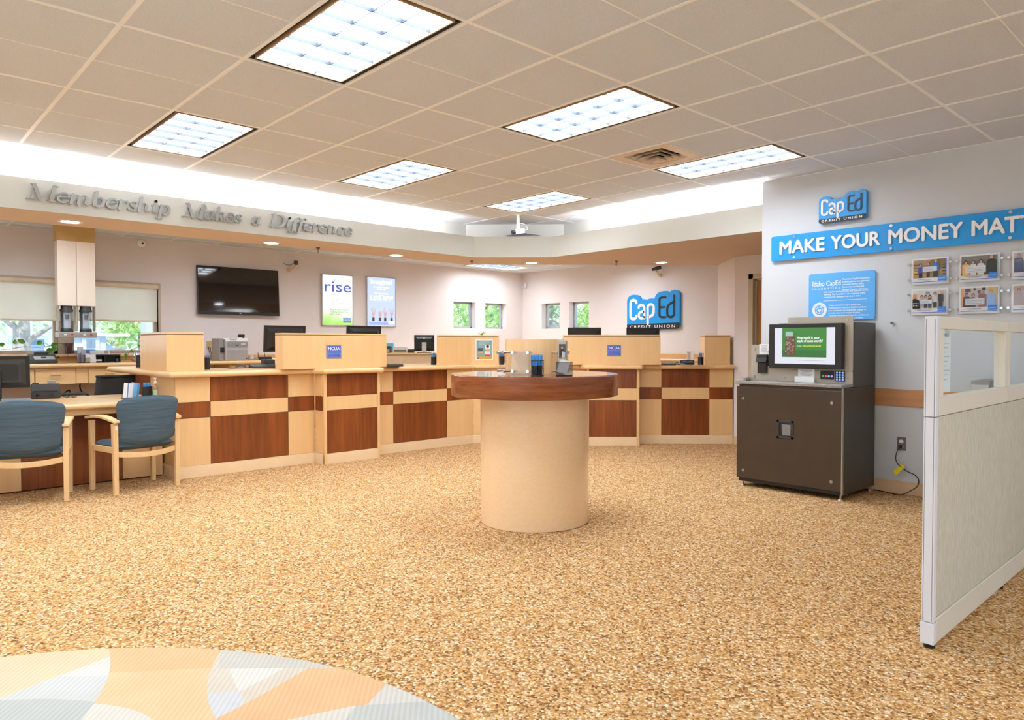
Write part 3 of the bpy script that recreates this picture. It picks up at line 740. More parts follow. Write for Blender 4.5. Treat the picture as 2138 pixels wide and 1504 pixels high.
# pen cups
def pen_proto():
    t = thing('pen', 'blue-capped black pen', 'pen')
    m = MB(); m.cyl((0, 0, 0), (0, 0, 0.066), 0.0042, n=8); m.build('barrel', PEN_BLACK, t, smooth=True)
    m = MB(); m.cyl((0, 0, 0.066), (0, 0, 0.138), 0.0047, n=8); m.box(-0.0015, 0.0015, -0.0075, -0.004, 0.10, 0.14); m.build('cap', PEN_BLUE, t, smooth=True)
    m = MB(); m.cyl((0, 0, 0.138), (0, 0, 0.147), 0.0032, n=8); m.build('clicker', SILVER, t)
    return t
_pen = [None]
def pens(c, z, r, n, lab, grp, hgt=1.0, lean=0.07):
    for k in range(n):
        a = 2.39996 * k; rr = r * math.sqrt((k + 0.5) / n)
        if _pen[0] is None: o = _pen[0] = pen_proto(); o['label'] = lab; o['group'] = grp
        else: o = dup(_pen[0], (0, 0, 0), None, lab, grp)
        o.location = (c[0] + rr * 0.88 * math.cos(a), c[1] + rr * 0.88 * math.sin(a), z + 0.002)
        o.rotation_euler = (-lean * rr / r * math.sin(a), lean * rr / r * math.cos(a), random.random() * 6)
        o.scale = (1, 1, hgt)
cp = az(1122, 784.8, RTZ)
t = thing('pen_cup', 'black wire cup full of blue pens on the round table', 'pen cup', (cp.x, cp.y, RTZ))
PR = 0.044
m = MB(); m.cyl((0, 0, 0.0005), (0, 0, 0.006), PR, n=24)
m.lathe([(PR, 0.1), (PR + 0.002, 0.101), (PR + 0.002, 0.104), (PR, 0.105), (PR - 0.002, 0.103), (PR, 0.1)], n=32)
for k in range(14):
    a = 2 * PI * k / 14; m.tube([(PR * math.cos(a), PR * math.sin(a), 0.004), (PR * math.cos(a + 0.2), PR * math.sin(a + 0.2), 0.102)], 0.0005, 5); m.tube([(PR * math.cos(a), PR * math.sin(a), 0.004), (PR * math.cos(a - 0.2), PR * math.sin(a - 0.2), 0.102)], 0.0005, 5)
for k in range(1, 6):
    z = 0.1 * k / 6; m.lathe([(PR + 0.0005, z), (PR, z + 0.0008), (PR - 0.0005, z), (PR, z - 0.0008), (PR + 0.0005, z)], n=28)
m.build('mesh_basket', BLACK, t)
pens((cp.x, cp.y), RTZ + 0.006, PR - 0.006, 34, 'blue-capped black pen standing in the wire cup on the round table', 'pens in the round table cup', 0.94)

# card tray with slips and the photo card holder behind it
q = az(1178, 785, RTZ)
t = thing('slip_tray', 'smoky clear tray of white slips at the right of the round table', 'tray', (q.x, q.y, RTZ), PC + PI / 2)
m = MB(); m.box(-0.056, 0.056, -0.03, 0.03, 0.0004, 0.005); m.build('tray_floor', BLACK, t, bevel=0.002)
for nm, b in (('front_wall', (-0.056, 0.056, -0.03, -0.0275, 0.005, 0.092)), ('rear_wall', (-0.056, 0.056, 0.0275, 0.03, 0.005, 0.092)), ('side_wall', (-0.056, -0.0535, -0.0275, 0.0275, 0.005, 0.092)), ('side_wall', (0.0535, 0.056, -0.0275, 0.0275, 0.005, 0.092))):
    MB().box(*b).build(nm, SMOKE, t)
m = MB()
for a, b, c, d in ((-0.057, 0.057, -0.031, -0.0265), (-0.057, 0.057, 0.0265, 0.031), (-0.057, -0.0525, -0.031, 0.031), (0.0525, 0.057, -0.031, 0.031)): m.box(a, b, c, d, 0.092, 0.0945)
m.build('tray_lip', BLACK, t)
RZ = PC + PI / 2
def loc2(o, x, y, z): return (o[0] + x * math.cos(RZ) - y * math.sin(RZ), o[1] + x * math.sin(RZ) + y * math.cos(RZ), z)
for k in range(5):
    lean = -0.22 - 0.012 * k
    m = MB(Matrix.Rotation(0.3 if k == 0 else 0.28, 4, 'Y')); m.box(-0.03, 0.03, -0.0006, 0.0006, 0.0, 0.086 if k else 0.09)
    pos = loc2((q.x, q.y), -0.014 - 0.002 * k, -0.020 + 0.009 * k, RTZ + 0.0085 + 0.0105)
    o = solo('paper_slip', m, PAPER, 'white paper slip leaning in the smoky tray on the round table', 'paper', pos, RZ, 'slips in the smoky tray')
hpos = loc2((q.x, q.y), -0.012, 0.055, RTZ)
t = thing('card_holder', 'silver card stand with a dark portrait photo behind the slip tray', 'card holder', hpos, RZ)
hs = [(1175, 721)]
hz = 1.315 - RTZ
m = MB(); m.box(-0.028, 0.028, 0.0, 0.012, 0.0005, hz - 0.0, 0); m.box(-0.034, 0.034, -0.016, 0.02, 0.0005, 0.006); m.build('stand', SILVER, t, bevel=0.003)
m = MB(); m.box(0.026, 0.036, 0.004, 0.03, 0.03, hz - 0.004); m.build('side_spine', GREY, t, bevel=0.003)
pr = Print(-0.0006); pr.rect(-0.022, 0.024, 0.12, 0.215, paint((96, 88, 82))); pr.shape(disc(0.0, 0.19, 0.008), paint((176, 150, 130))); pr.shape([(-0.012, 0.18), (0.012, 0.18), (0.02, 0.135), (-0.018, 0.135)], paint((62, 56, 60))); pr.shape([(0.0, 0.165), (0.02, 0.16), (0.02, 0.122), (-0.004, 0.122)], paint((206, 200, 204))); pr.rect(-0.022, 0.024, 0.114, 0.12, paint((214, 168, 84)))
pr.build('portrait_card', t)

# ================================================================== GUEST CHAIRS
CHAIR_WOOD = wood('chair_beech', (226, 184, 130), (240, 204, 152), (16, 16, 2), 0.4)
def make_chair(label):
    t = thing('guest_armchair', label, 'chair', (0, 0, 0), 0, 'blue guest armchairs at the desk')
    def leg(x, y, zt, w0=0.036, w1=0.044, splay=0.0):
        m = MB(); a, b = w0 / 2, w1 / 2
        v0 = [(x - a, y + splay - a, 0.001), (x + a, y + splay - a, 0.001), (x + a, y + splay + a, 0.001), (x - a, y + splay + a, 0.001)]
        v1 = [(x - b, y - b, zt), (x + b, y - b, zt), (x + b, y + b, zt), (x - b, y + b, zt)]
        A = [m._v(p) for p in v0]; B = [m._v(p) for p in v1]; m.face(A[::-1]); m.face(B)
        for i in range(4): m.face([A[i], A[(i + 1) % 4], B[(i + 1) % 4], B[i]])
        m.build('leg', CHAIR_WOOD, t, bevel=0.004)
    for sx in (-1, 1):
        leg(sx * 0.264, -0.206, 0.61, splay=-0.012); leg(sx * 0.264, 0.206, 0.617, splay=0.0)
        m = MB(); prof = []                                  # arm: gently bowed board
        n = 12
        for i in range(n + 1):
            u = i / n; y = -0.25 + 0.53 * u; z = 0.615 + 0.028 * math.sin(PI * min(1, u * 1.05)) + 0.012 * u; w = 0.026 + 0.008 * math.sin(PI * u)
            x = sx * (0.266 + 0.006 * math.sin(PI * u)); prof.append((x, y, z, w))
        rows = [[m._v((x - w, y, z)), m._v((x + w, y, z)), m._v((x + w, y, z + 0.024)), m._v((x - w, y, z + 0.024))] for x, y, z, w in prof]
        for A, B in zip(rows, rows[1:]):
            for i in range(4): m.face([A[i], A[(i + 1) % 4], B[(i + 1) % 4], B[i]])
        m.face(rows[0][::-1]); m.face(rows[-1]); m.build('armrest', CHAIR_WOOD, t, bevel=0.006)
        MB().box(sx * 0.264 - 0.013, sx * 0.264 + 0.013, -0.186, 0.186, 0.355, 0.405).build('side_rail', CHAIR_WOOD, t, bevel=0.004)
    m = MB(); n = 14                                         # bowed rear rail
    rows = []
    for i in range(n + 1):
        u = -1 + 2 * i / n; x = u * 0.245; y = -0.206 - 0.05 * (1 - u * u); z = 0.345 - 0.02 * (1 - u * u)
        rows.append([m._v((x, y - 0.013, z - 0.022)), m._v((x, y + 0.013, z - 0.022)), m._v((x, y + 0.013, z + 0.024)), m._v((x, y - 0.013, z + 0.024))])
    for A, B in zip(rows, rows[1:]):
        for i in range(4): m.face([A[i], A[(i + 1) % 4], B[(i + 1) % 4], B[i]])
    m.face(rows[0][::-1]); m.face(rows[-1]); m.build('rear_rail', CHAIR_WOOD, t, bevel=0.004)
    MB().box(-0.245, 0.245, 0.193, 0.217, 0.345, 0.39).build('front_rail', CHAIR_WOOD, t, bevel=0.004)
    # seat cushion
    m = MB(); N1, N2 = 16, 12
    def seat(side):
        def f(a, b):
            s_, q = a * 2 - 1, b * 2 - 1
            x = s_ * 0.243; y = 0.01 + q * (0.235 if q > 0 else 0.235 + 0.03 * (1 - s_ * s_))
            edge = (1 - abs(s_) ** 6) * (1 - abs(q) ** 6); k = max(0.0, edge) ** 0.4
            return (x, y, 0.408 + side * (0.036 if side > 0 else 0.04) * k)
        return f
    m.grid(seat(1), N1, N2); m.grid(seat(-1), N1, N2); m.build('seat', FABRIC, t, smooth=True)
    # back: wide shield, wrapping round the sitter
    m = MB()
    def back(side):
        def f(a, b):
            s_ = a * 2 - 1; v = b
            hw = 0.238 + 0.035 * v ** 1.3 - 0.02 * max(0.0, v - 0.9) * 10 * abs(s_) ** 4
            bot = 0.458 - 0.045 * (1 - s_ * s_); topz = 0.80 + 0.04 * (1 - abs(s_) ** 2.4)
            z = bot + (topz - bot) * v
            y = -0.272 - 0.035 * v + 0.062 * s_ * s_
            k = max(0.0, (1 - abs(s_) ** 8) * (1 - abs(v * 2 - 1) ** 8)) ** 0.5
            return (s_ * hw, y + side * 0.027 * k, z)
        return f
    m.grid(back(1), 22, 18); m.grid(back(-1), 22, 18); m.build('backrest', FABRIC, t, smooth=True)
    for sx in (-1, 1): MB().box(sx * 0.236, sx * 0.256, -0.225, -0.196, 0.5, 0.52).build('back_bracket', BLACK, t)
    m = MB(); m.box(-0.268, -0.252, -0.2295, -0.228, 0.555, 0.595); m.build('tag', PAPER, t)
    return t
ch = make_chair('blue upholstered armchair with a maple frame, nearest the teller counter')
ch.location = (-3.10, 0.218, 0); ch.rotation_euler = (0, 0, R(101.6))
dup(ch, (-3.133, -0.55, 0), R(76), 'blue upholstered armchair with a maple frame, cut off by the left edge')

# ================================================================== GUEST DESK
DZT = 0.76
t = thing('guest_desk', 'curved maple desk with cherry front panels behind the blue armchairs', 'desk', (-3.56, -0.55, 0))
m = MB(); m.box(-0.45, -0.009, -2.2, 1.125, 0.004, 0.70); m.build('carcass', SEAM, t)
for y0, y1, mt in ((-2.2, -1.02, CHERRY), (-1.016, -0.002, MAPLE), (0.002, 0.778, CHERRY), (0.782, 1.125, MAPLE)):
    MB().box(-0.009, 0.0, y0, y1, 0.012, 0.70).build('cherry_panel' if mt is CHERRY else 'maple_panel', mt, t)
pts = []
for k in range(0, 13):                                        # front edge: long sweep with a rounded far corner
    a = k / 12; pts.append((0.26 - 0.05 * (1 - a) ** 2, -2.3 + 3.2 * a))
pts += [(0.255, 0.96), (0.21, 1.06), (0.11, 1.12), (-0.05, 1.13), (-0.78, 1.13), (-0.87, 1.05), (-0.89, 0.5), (-0.93, -0.1), (-1.25, -0.5), (-1.3, -2.3)]
MB().prism(pts, DZT - 0.05, DZT).build('desk_top', MAPLE_Y, t, bevel=0.022, seg=5)
m = MB(); m.box(0.03, 0.20, -2.2, 1.0, 0.655, 0.7085); m.build('apron', MAPLE_Y, t)
MB().box(-0.8, -0.74, 0.95, 1.05, 0.001, 0.7085).build('rear_leg', MAPLE, t)

def monitor(label, loc, rz, w, h, lift, tilt=0.0, group=None, logo=False, vents=False):
    """screen faces local +y (away from the viewer); back shell faces -y; loc is the base centre"""
    t = thing('computer_monitor', label, 'monitor', loc, rz, group)
    Tm = Matrix.Translation((0, 0.0, lift)) @ Matrix.Rotation(tilt, 4, 'X')
    m = MB(Tm); m.box(-w / 2, w / 2, -0.01, 0.018, 0, h); m.build('bezel', BLACK, t, bevel=0.004)
    m = MB(Tm); m.box(-w / 2 + 0.012, w / 2 - 0.012, 0.0182, 0.0195, 0.014, h - 0.012); m.build('screen', BLACK_GLOSS, t)
    m = MB(Tm); a = [(-w * 0.44, h * 0.08), (w * 0.44, h * 0.08), (w * 0.44, h * 0.9), (-w * 0.44, h * 0.9)]; b = [(-w * 0.36, h * 0.18), (w * 0.36, h * 0.18), (w * 0.36, h * 0.78), (-w * 0.36, h * 0.78)]
    A = [m._v((x, -0.0095, z)) for x, z in a]; B = [m._v((x, -0.035, z)) for x, z in b]; m.face(B)
    for i in range(4): m.face([A[i], A[(i + 1) % 4], B[(i + 1) % 4], B[i]])
    m.build('back_shell', CHARCOAL if vents else BLACK, t, bevel=0.003)
    if vents:
        m = MB(Tm)
        for k in range(16): z = h * 0.25 + h * 0.5 * k / 16; m.box(w * 0.05, w * 0.33, -0.0362, -0.0349, z, z + 0.005)
        m.build('vent_slats', BLACK, t)
    m = MB(); m.box(-0.035, 0.035, -0.062, -0.036, 0.012, lift + h * 0.55); m.box(-0.03, 0.03, -0.037, -0.02, lift + h * 0.35, lift + h * 0.55); m.build('stand', SILVER if logo else BLACK, t, bevel=0.004)
    m = MB(); m.prism(rrect(-0.11, 0.11, -0.10, 0.08, 0.03), 0.001, 0.012); m.build('foot', BLACK, t, bevel=0.003)
    if logo: MB(Tm).plate(disc(0, h * 0.82, 0.012), -0.0358, 0.003).build('round_badge', PAPER, t)
    return t
# on the desk
dm = az(44, 833, DZT)
monitor('large black monitor seen from behind on the guest desk', (-4.30, -0.62, DZT), R(80), 0.50, 0.30, 0.115, R(4), vents=True)
monitor('second monitor with a silver edge at the left end of the guest desk', (-4.02, -1.06, DZT), R(66), 0.36, 0.25, 0.06, R(4))
def deskpt(u, v): return az(u, v, DZT)
def phone(label, loc, rz, s=1.0):
    t = thing('desk_phone', label, 'phone', loc, rz)
    m = MB(); m.extrude([(-0.115, -0.07, 0.001), (-0.115, 0.15, 0.001), (-0.115, 0.15, 0.03), (-0.115, -0.01, 0.135), (-0.115, -0.045, 0.145), (-0.115, -0.075, 0.06)], (0.23, 0, 0)); m.build('base', CHARCOAL, t, bevel=0.006)
    m = MB(); m.extrude([(-0.11, 0.145, 0.036), (-0.11, 0.0, 0.132), (-0.11, 0.018, 0.160), (-0.11, 0.163, 0.064)], (0.055, 0, 0)); m.build('handset', BLACK, t, bevel=0.012)
    MB().box(0.015, 0.085, -0.05, -0.02, 0.1455, 0.175).build('display_hood', GREY, t, bevel=0.006)
    MB().box(-0.10, 0.10, -0.0775, -0.0705, 0.065, 0.078).build('rear_ledge', BLACK, t)
    for x in (-0.075, 0.035): MB().box(x, x + 0.032, -0.0745, -0.0715, 0.018, 0.048).build('jack', BLACK_GLOSS, t)
    return t
q = deskpt(96, 832); phone('dark grey desk phone seen from behind on the guest desk', (q.x, q.y, DZT), PI / 2 - R(12))
def laptop(label, loc, rz, w=0.30, dp=0.2, h=0.02):
    t = thing('keyboard', label, 'keyboard', loc, rz)
    MB().box(-w / 2, w / 2, -dp / 2, dp / 2, 0.0008, h).build('base', CHARCOAL, t, bevel=0.004)
    m = MB()
    for i in range(5):
        for j in range(13): m.box(-w / 2 + 0.012 + j * (w - 0.024) / 13, -w / 2 + 0.012 + (j + 0.85) * (w - 0.024) / 13, -dp / 2 + 0.01 + i * (dp - 0.02) / 5, -dp / 2 + 0.01 + (i + 0.82) * (dp - 0.02) / 5, h, h + 0.004)
    m.build('keys', BLACK, t); return t
q = deskpt(142, 825.5); laptop('flat dark keyboard right of the phone on the guest desk', (q.x, q.y, DZT), PI / 2, 0.34, 0.15)
q = deskpt(146, 831); t = thing('eyeglasses', 'folded dark eyeglasses lying on the guest desk', 'glasses', (q.x, q.y, DZT), R(70))
m = MB()
for sx in (-1, 1): m.tube([(sx * 0.033 + 0.025 * math.cos(2 * PI * k / 14), 0.0, 0.021 + 0.019 * math.sin(2 * PI * k / 14)) for k in range(15)], 0.0016, 6)
m.tube([(-0.01, 0, 0.028), (0, -0.003, 0.031), (0.01, 0, 0.028)], 0.0015, 6); m.build('rims', BLACK, t)
for sx in (-1, 1):
    m = MB(); m.tube([(sx * 0.06, 0.002, 0.03), (sx * 0.055, 0.02, 0.012), (-sx * 0.03, 0.03, 0.004), (-sx * 0.05, 0.04, 0.003)], 0.0018, 6); m.build('temple', BLACK, t)
q = deskpt(34, 839); solo('paper_stack', MB().box(-0.11, 0.11, -0.14, 0.14, 0.0006, 0.022), M('grey_folder', (120, 132, 144), 0.7), 'low stack of grey folders behind the left blue armchair', 'papers', (q.x, q.y, DZT), R(84), bevel=0.002)
# organiser with brochures, mesh cup and sanitizer near the counter end
q = deskpt(283, 833)
t = thing('brochure_rack', 'black desk rack holding blue and white leaflets', 'leaflet rack', (q.x, q.y, DZT), PI / 2)
m = MB(); m.box(-0.11, 0.045, -0.05, 0.06, 0.0006, 0.008); m.build('base', BLACK, t, bevel=0.002)
m = MB(); m.box(-0.108, 0.03, 0.05, 0.054, 0.008, 0.085); m.build('back_wall', SMOKE, t)
cols = [(240, 240, 244), (120, 150, 214), (238, 238, 240), (226, 226, 230), (120, 180, 226), (90, 150, 210)]
for k, c in enumerate(cols):
    mm = MB(Matrix.Rotation(R(7), 4, 'Y') @ Matrix.Rotation(R(-8 + k), 4, 'X')); mm.box(-0.016, 0.016, -0.001, 0.001, 0.0, 0.145 - 0.004 * (k % 3))
    x = -0.085 + 0.021 * k
    solo('leaflet', mm, paint(c), 'folded leaflet standing in the black desk rack', 'leaflet', (q.x - 0.03 - 0.005 * (k % 2), q.y + x, DZT + 0.0125), PI / 2, 'leaflets in the desk rack')
def pen_cup(label, p, z, r=0.038, h=0.10, n=9, grp=''):
    t = thing('pen_cup', label, 'pen cup', (p[0], p[1], z), 0, 'black pen cups along the counters')
    m = MB(); m.lathe([(0, 0.0006), (r, 0.0006), (r, h), (r - 0.002, h), (r - 0.002, 0.004), (0, 0.004)], n=28); m.build('cup', BLACK, t, smooth=True)
    m = MB(); m.lathe([(r, h - 0.003), (r + 0.0015, h - 0.001), (r, h + 0.001)], n=28); m.build('lip', CHARCOAL, t)
    pens(p, z + 0.004, r - 0.006, n, 'blue-capped pen in ' + label.replace('black ', 'the black ', 1), 'pens: ' + label, 1.0, 0.06)
    return t
q2 = deskpt(307, 832); pen_cup('black pen cup beside the sanitizer bottle on the guest desk', (q2.x, q2.y), DZT, 0.045, 0.115, 12)
q3 = deskpt(325, 831)
t = thing('sanitizer_bottle', 'clear pump bottle of hand sanitizer on the guest desk', 'bottle', (q3.x, q3.y, DZT))
m = MB(); m.lathe([(0, 0.0006), (0.03, 0.0006), (0.034, 0.006), (0.034, 0.10), (0.028, 0.118), (0.014, 0.128), (0.013, 0.14), (0, 0.14)], n=28); m.build('bottle', clear('sanitizer', (0.86, 0.88, 0.86, 1), 0.15, 0.1), t, smooth=True)
m = MB(); m.lathe([(0, 0.14), (0.016, 0.14), (0.016, 0.158), (0.006, 0.162), (0.006, 0.185), (0, 0.185)], n=20); m.box(-0.045, 0.012, -0.007, 0.007, 0.185, 0.196); m.build('pump', WHITE, t, smooth=True)
MB().lathe([(0.0345, 0.03), (0.0345, 0.075)], n=12, a0=-2.0, a1=0.2).build('label', paint((190, 214, 190)), t, smooth=True)

# office chair behind the desk
t = thing('office_chair', 'dark charcoal office chair behind the guest desk', 'chair', (-5.10, 0.56, 0), R(80))
m = MB()
def ob(side):
    def f(a, b):
        s_ = a * 2 - 1; hw = 0.255 - 0.045 * b; x = s_ * hw; z = 0.52 + 0.42 * b; y = -0.24 - 0.03 * b + 0.05 * s_ * s_
        k = max(0.0, (1 - abs(s_) ** 10) * (1 - abs(2 * b - 1) ** 10)) ** 0.5
        return (x, y + side * 0.02 * k, z)
    return f
m.grid(ob(1), 16, 14); m.grid(ob(-1), 16, 14); m.build('backrest', M('charcoal_mesh', (66, 64, 62), 0.9, bs=300, bst=0.3), t, smooth=True)
MB().box(-0.22, 0.22, -0.30, -0.255, 0.922, 0.946).build('head_bar', BLACK, t, bevel=0.008)
MB().box(-0.24, 0.24, -0.2, 0.26, 0.43, 0.50).build('seat', CHARCOAL, t, bevel=0.03)
MB().box(-0.03, 0.03, -0.27, -0.1, 0.38, 0.56).build('back_bar', BLACK, t, bevel=0.006)
MB().cyl((0, 0.02, 0.07), (0, 0.02, 0.43), 0.026).build('gas_column', BLACK, t)
for k in range(5):
    a = 2 * PI * k / 5; m = MB(); m.tube([(0, 0.02, 0.09), (0.15 * math.cos(a), 0.02 + 0.15 * math.sin(a), 0.085), (0.29 * math.cos(a), 0.02 + 0.29 * math.sin(a), 0.066)], [0.024, 0.02, 0.015], 8); l = m.build('base_arm', BLACK, t)
    c = (0.29 * math.cos(a), 0.02 + 0.29 * math.sin(a)); MB().cyl((c[0] - 0.012 * math.sin(a), c[1] + 0.012 * math.cos(a), 0.0285), (c[0] + 0.012 * math.sin(a), c[1] - 0.012 * math.cos(a), 0.0285), 0.028).build('caster', CHARCOAL, l)

# ================================================================== COIN KIOSK
KX0, KX1, KY0, KYM, KY1 = 0.585, 1.555, 4.19, 4.385, 4.845
t = thing('coin_kiosk', 'tall dark coin counting kiosk with a lit touch screen by the sign wall', 'kiosk', (KX0, KY0, 0))
W = KX1 - KX0; D1 = KYM - KY0; D2 = KY1 - KY0
m = MB(); m.box(0.012, W, 0.03, D2, 0.045, 0.925); m.box(0.03, 0.375, D1 + 0.014, D2, 0.925, 1.27); m.box(0.29, W, D1 + 0.014, D2, 0.925, 1.47); m.build('cabinet', BRONZE_SIDE, t, bevel=0.004)
m = MB(); m.box(0.0, W - 0.012, 0.0, 0.029, 0.075, 0.905); m.build('front_door', BRONZE, t, bevel=0.006)
m = MB(); m.box(0.02, W - 0.01, 0.008, 0.029, 0.906, 0.928); m.build('upper_strip', BRONZE, t, bevel=0.002)
m = MB(); m.box(0.02, W - 0.02, 0.012, 0.029, 0.046, 0.074); m.build('kick_plate', BLACK, t)
m = MB(); m.box(W - 0.011, W - 0.004, 0.001, 0.0285, 0.05, 0.925); m.build('edge_strip', TAUPE, t)
for x, z in ((0.068, 0.797), (0.880, 0.802), (0.072, 0.148), (0.880, 0.152)):
    m = MB(); m.cyl((x, 0.0, z), (x, -0.006, z), 0.0135, n=20); m.cyl((x, -0.006, z), (x, -0.009, z), 0.008, n=16); m.build('lock', STEEL, t, smooth=True)
x0, x1, z0, z1 = 0.395, 0.548, 0.468, 0.628                      # recessed coin-return cup
m = MB(); 
for a, b, c, d in ((x0, x1, z0, z0 + 0.022), (x0, x1, z1 - 0.022, z1), (x0, x0 + 0.022, z0, z1), (x1 - 0.022, x1, z0, z1)): m.box(a, b, -0.007, 0.0, c, d)
cup = m.build('return_frame', CHARCOAL, t, bevel=0.002)
m = MB(); m.box(x0 + 0.022, x1 - 0.022, -0.001, 0.0, z0 + 0.022, z1 - 0.022); m.build('return_throat', BLACK, cup)
m = MB(); m.extrude([(x0 + 0.045, -0.002, z1 - 0.035), (x1 - 0.024, -0.002, z1 - 0.035), (x1 - 0.024, -0.006, z0 + 0.03), (x0 + 0.055, -0.006, z0 + 0.03)], (0, -0.003, 0)); m.build('return_flap', M('return_flap', (128, 126, 122), 0.4), cup, bevel=0.001)
m = MB(); m.box(-0.012, W - 0.002, -0.02, D1 + 0.012, 0.928, 0.952); m.build('shelf', GRANITE, t, bevel=0.004)
LX = 0.615 - KX0; MX = 0.988 - KX0; RX = W
m = MB(); m.plate(rrect(LX, MX + 0.02, 0.953, 1.28, 0.012), D1 + 0.003, 0.01); m.build('left_plate', TAUPE, t)
m = MB(); m.plate(rrect(MX - 0.01, RX - 0.004, 1.06, 1.52, 0.008), D1 - 0.003, 0.012); m.build('upper_plate', TAUPE, t)
m = MB(); m.plate(rrect(MX - 0.06, RX - 0.004, 0.953, 1.058, 0.005), D1 - 0.004, 0.012); m.build('lower_plate', TAUPE, t)
for x, z, y in ((MX + 0.045, 1.49, -0.003), (RX - 0.05, 1.49, -0.003), (RX - 0.045, 1.09, -0.003), (RX - 0.05, 1.005, -0.004), (LX + 0.04, 1.24, 0.003), (LX + 0.04, 0.99, 0.003), (MX - 0.04, 0.985, -0.004)):
    MB().cyl((x, D1 + y, z), (x, D1 + y - 0.005, z), 0.009, n=16).build('bolt', STEEL, t)
# monitor
SX0, SX1, SZ0, SZ1 = 0.842 - KX0 - 0.012, 1.498 - KX0 - 0.012, 1.074, 1.463
m = MB(); m.box(SX0, SX1, D1 - 0.07, D1 - 0.0035, SZ0, SZ1); mon = m.build('touch_monitor', BLACK, t, bevel=0.006)
PX0, PX1, PZ0, PZ1 = SX0 + 0.058, SX1 - 0.055, SZ0 + 0.040, SZ1 - 0.036
SCR_W = glow('screen_white', (236, 238, 250), 0.50)
class Lit(Print): pass
pr = Print(D1 - 0.0702); pr.rect(PX0, PX1, PZ0, PZ1, SCR_W)
PW, PH = PX1 - PX0, PZ1 - PZ0
GX0, GX1, GZ0 = PX0 + PW * 0.128, PX0 + PW * 0.865, PZ0 + PH * 0.185
pr.rect(GX0, GX1, GZ0, PZ1, glow('screen_green', (58, 140, 52), 0.48)); pr.rect(GX0, GX1, GZ0, GZ0 + PH * 0.2, glow('screen_green_dark', (44, 122, 50), 0.45))
JX, JZ = GX0 + PW * 0.14, GZ0 + PH * 0.03
jw = PW * 0.085
pr.shape([(JX - jw, JZ), (JX + jw, JZ), (JX + jw, JZ + PH * 0.5), (JX + jw * 0.75, JZ + PH * 0.57), (JX - jw * 0.75, JZ + PH * 0.57), (JX - jw, JZ + PH * 0.5)], glow('screen_coins', (112, 82, 66), 0.45))
random.seed(3)
for k in range(46):
    cx = JX + random.uniform(-0.8, 0.8) * jw; cz = JZ + random.uniform(0.04, 0.5) * PH
    pr.shape(disc(cx, cz, jw * random.uniform(0.12, 0.2), 10), glow('coin_%d' % (k % 4), [(150, 116, 96), (186, 160, 150), (96, 66, 52), (170, 140, 120)][k % 4], 0.45))
pr.shape([(JX - jw * 0.75, JZ + PH * 0.55), (JX + jw * 0.75, JZ + PH * 0.55), (JX + jw * 0.7, JZ + PH * 0.68), (JX - jw * 0.7, JZ + PH * 0.68)], glow('screen_glassneck', (170, 196, 190), 0.6))
for k in range(3): pr.rect(JX - jw * 0.75, JX + jw * 0.75, JZ + PH * (0.585 + 0.03 * k), JZ + PH * (0.595 + 0.03 * k), glow('screen_glassline', (120, 160, 150), 0.6))
pr.build('screen', mon)
SW = glow('screen_text', (250, 250, 250), 0.6); SY = glow('screen_text_yellow', (236, 226, 60), 0.6)
text('screen_lettering', 'How much is your\nstash of coins worth?', PH * 0.105, GX0 + PW * 0.27, D1 - 0.0906, GZ0 + PH * 0.5, SW, mon, 0.0004, bold=0.0006, width=PW * 0.42, line=0.8)
text('screen_lettering', "It's easy", PH * 0.045, GX0 + PW * 0.27, D1 - 0.0906, GZ0 + PH * 0.30, SW, mon, 0.0004)
text('screen_lettering', 'to find out. Touch here to start now!', PH * 0.05, GX0 + PW * 0.365, D1 - 0.0906, GZ0 + PH * 0.30, SY, mon, 0.0004, bold=0.0004, width=PW * 0.30)
text('screen_lettering', 'Coins are counted and a receipt is printed. Please remove all objects other than coins.', PH * 0.03, GX0 + PW * 0.3, D1 - 0.0906, PZ0 + PH * 0.09, GREY, mon, 0.0003, width=PW * 0.42)
# receipt slot, reader, notices, keypad
m = MB(); m.extrude([(0.10, D1 - 0.03, 1.165), (0.10, D1 - 0.05, 1.12), (0.10, D1 + 0.002, 1.12), (0.10, D1 + 0.002, 1.19), (0.10, D1 - 0.03, 1.19)], (0.105, 0, 0)); m.box(0.108, 0.198, D1 - 0.025, D1 + 0.002, 1.02, 1.119); m.build('receipt_chute', BLACK, t, bevel=0.004)
m = MB(); m.box(0.213, 0.25, D1 - 0.035, D1 + 0.002, 1.085, 1.18); m.build('card_reader', BLACK_GLOSS, t, bevel=0.006)
MB().cyl((0.215, D1 + 0.002, 1.217), (0.215, D1 - 0.008, 1.217), 0.013, n=20).build('key_lock', STEEL, t)
def notice(name, x0, x1, z0, z1, y, n):
    p = Print(y); p.rect(x0, x1, z0, z1, PAPER)
    for k in range(n):
        z = z1 - (z1 - z0) * (0.16 + 0.74 * k / n); i = (x1 - x0) * (0.14 + 0.05 * (k % 3)); p.rect(x0 + i, x1 - i, z - 0.0016, z + 0.0016, paint((150, 152, 156)))
    return p.build(name, t)
notice('notice', 0.112, 0.206, 1.195, 1.285, D1 + 0.0028, 8)
notice('notice', 0.49, 0.64, 0.995, 1.07, D1 - 0.0043, 5)
m = MB(); m.box(0.475, 0.655, D1 - 0.04, D1 - 0.034, 0.953, 1.005); hold = m.build('card_pocket', WHITE, t, bevel=0.002)
m = MB(); m.box(0.475, 0.655, D1 - 0.036, D1 - 0.004, 0.9525, 0.957); m.build('pocket_floor', WHITE, hold)
m = MB(); m.plate(rrect(1.289 - KX0 - 0.01, 1.393 - KX0 - 0.01 + 0.012, 0.985, 1.058, 0.008), D1 - 0.012, 0.009); bp = m.build('button_panel', BLACK, t)
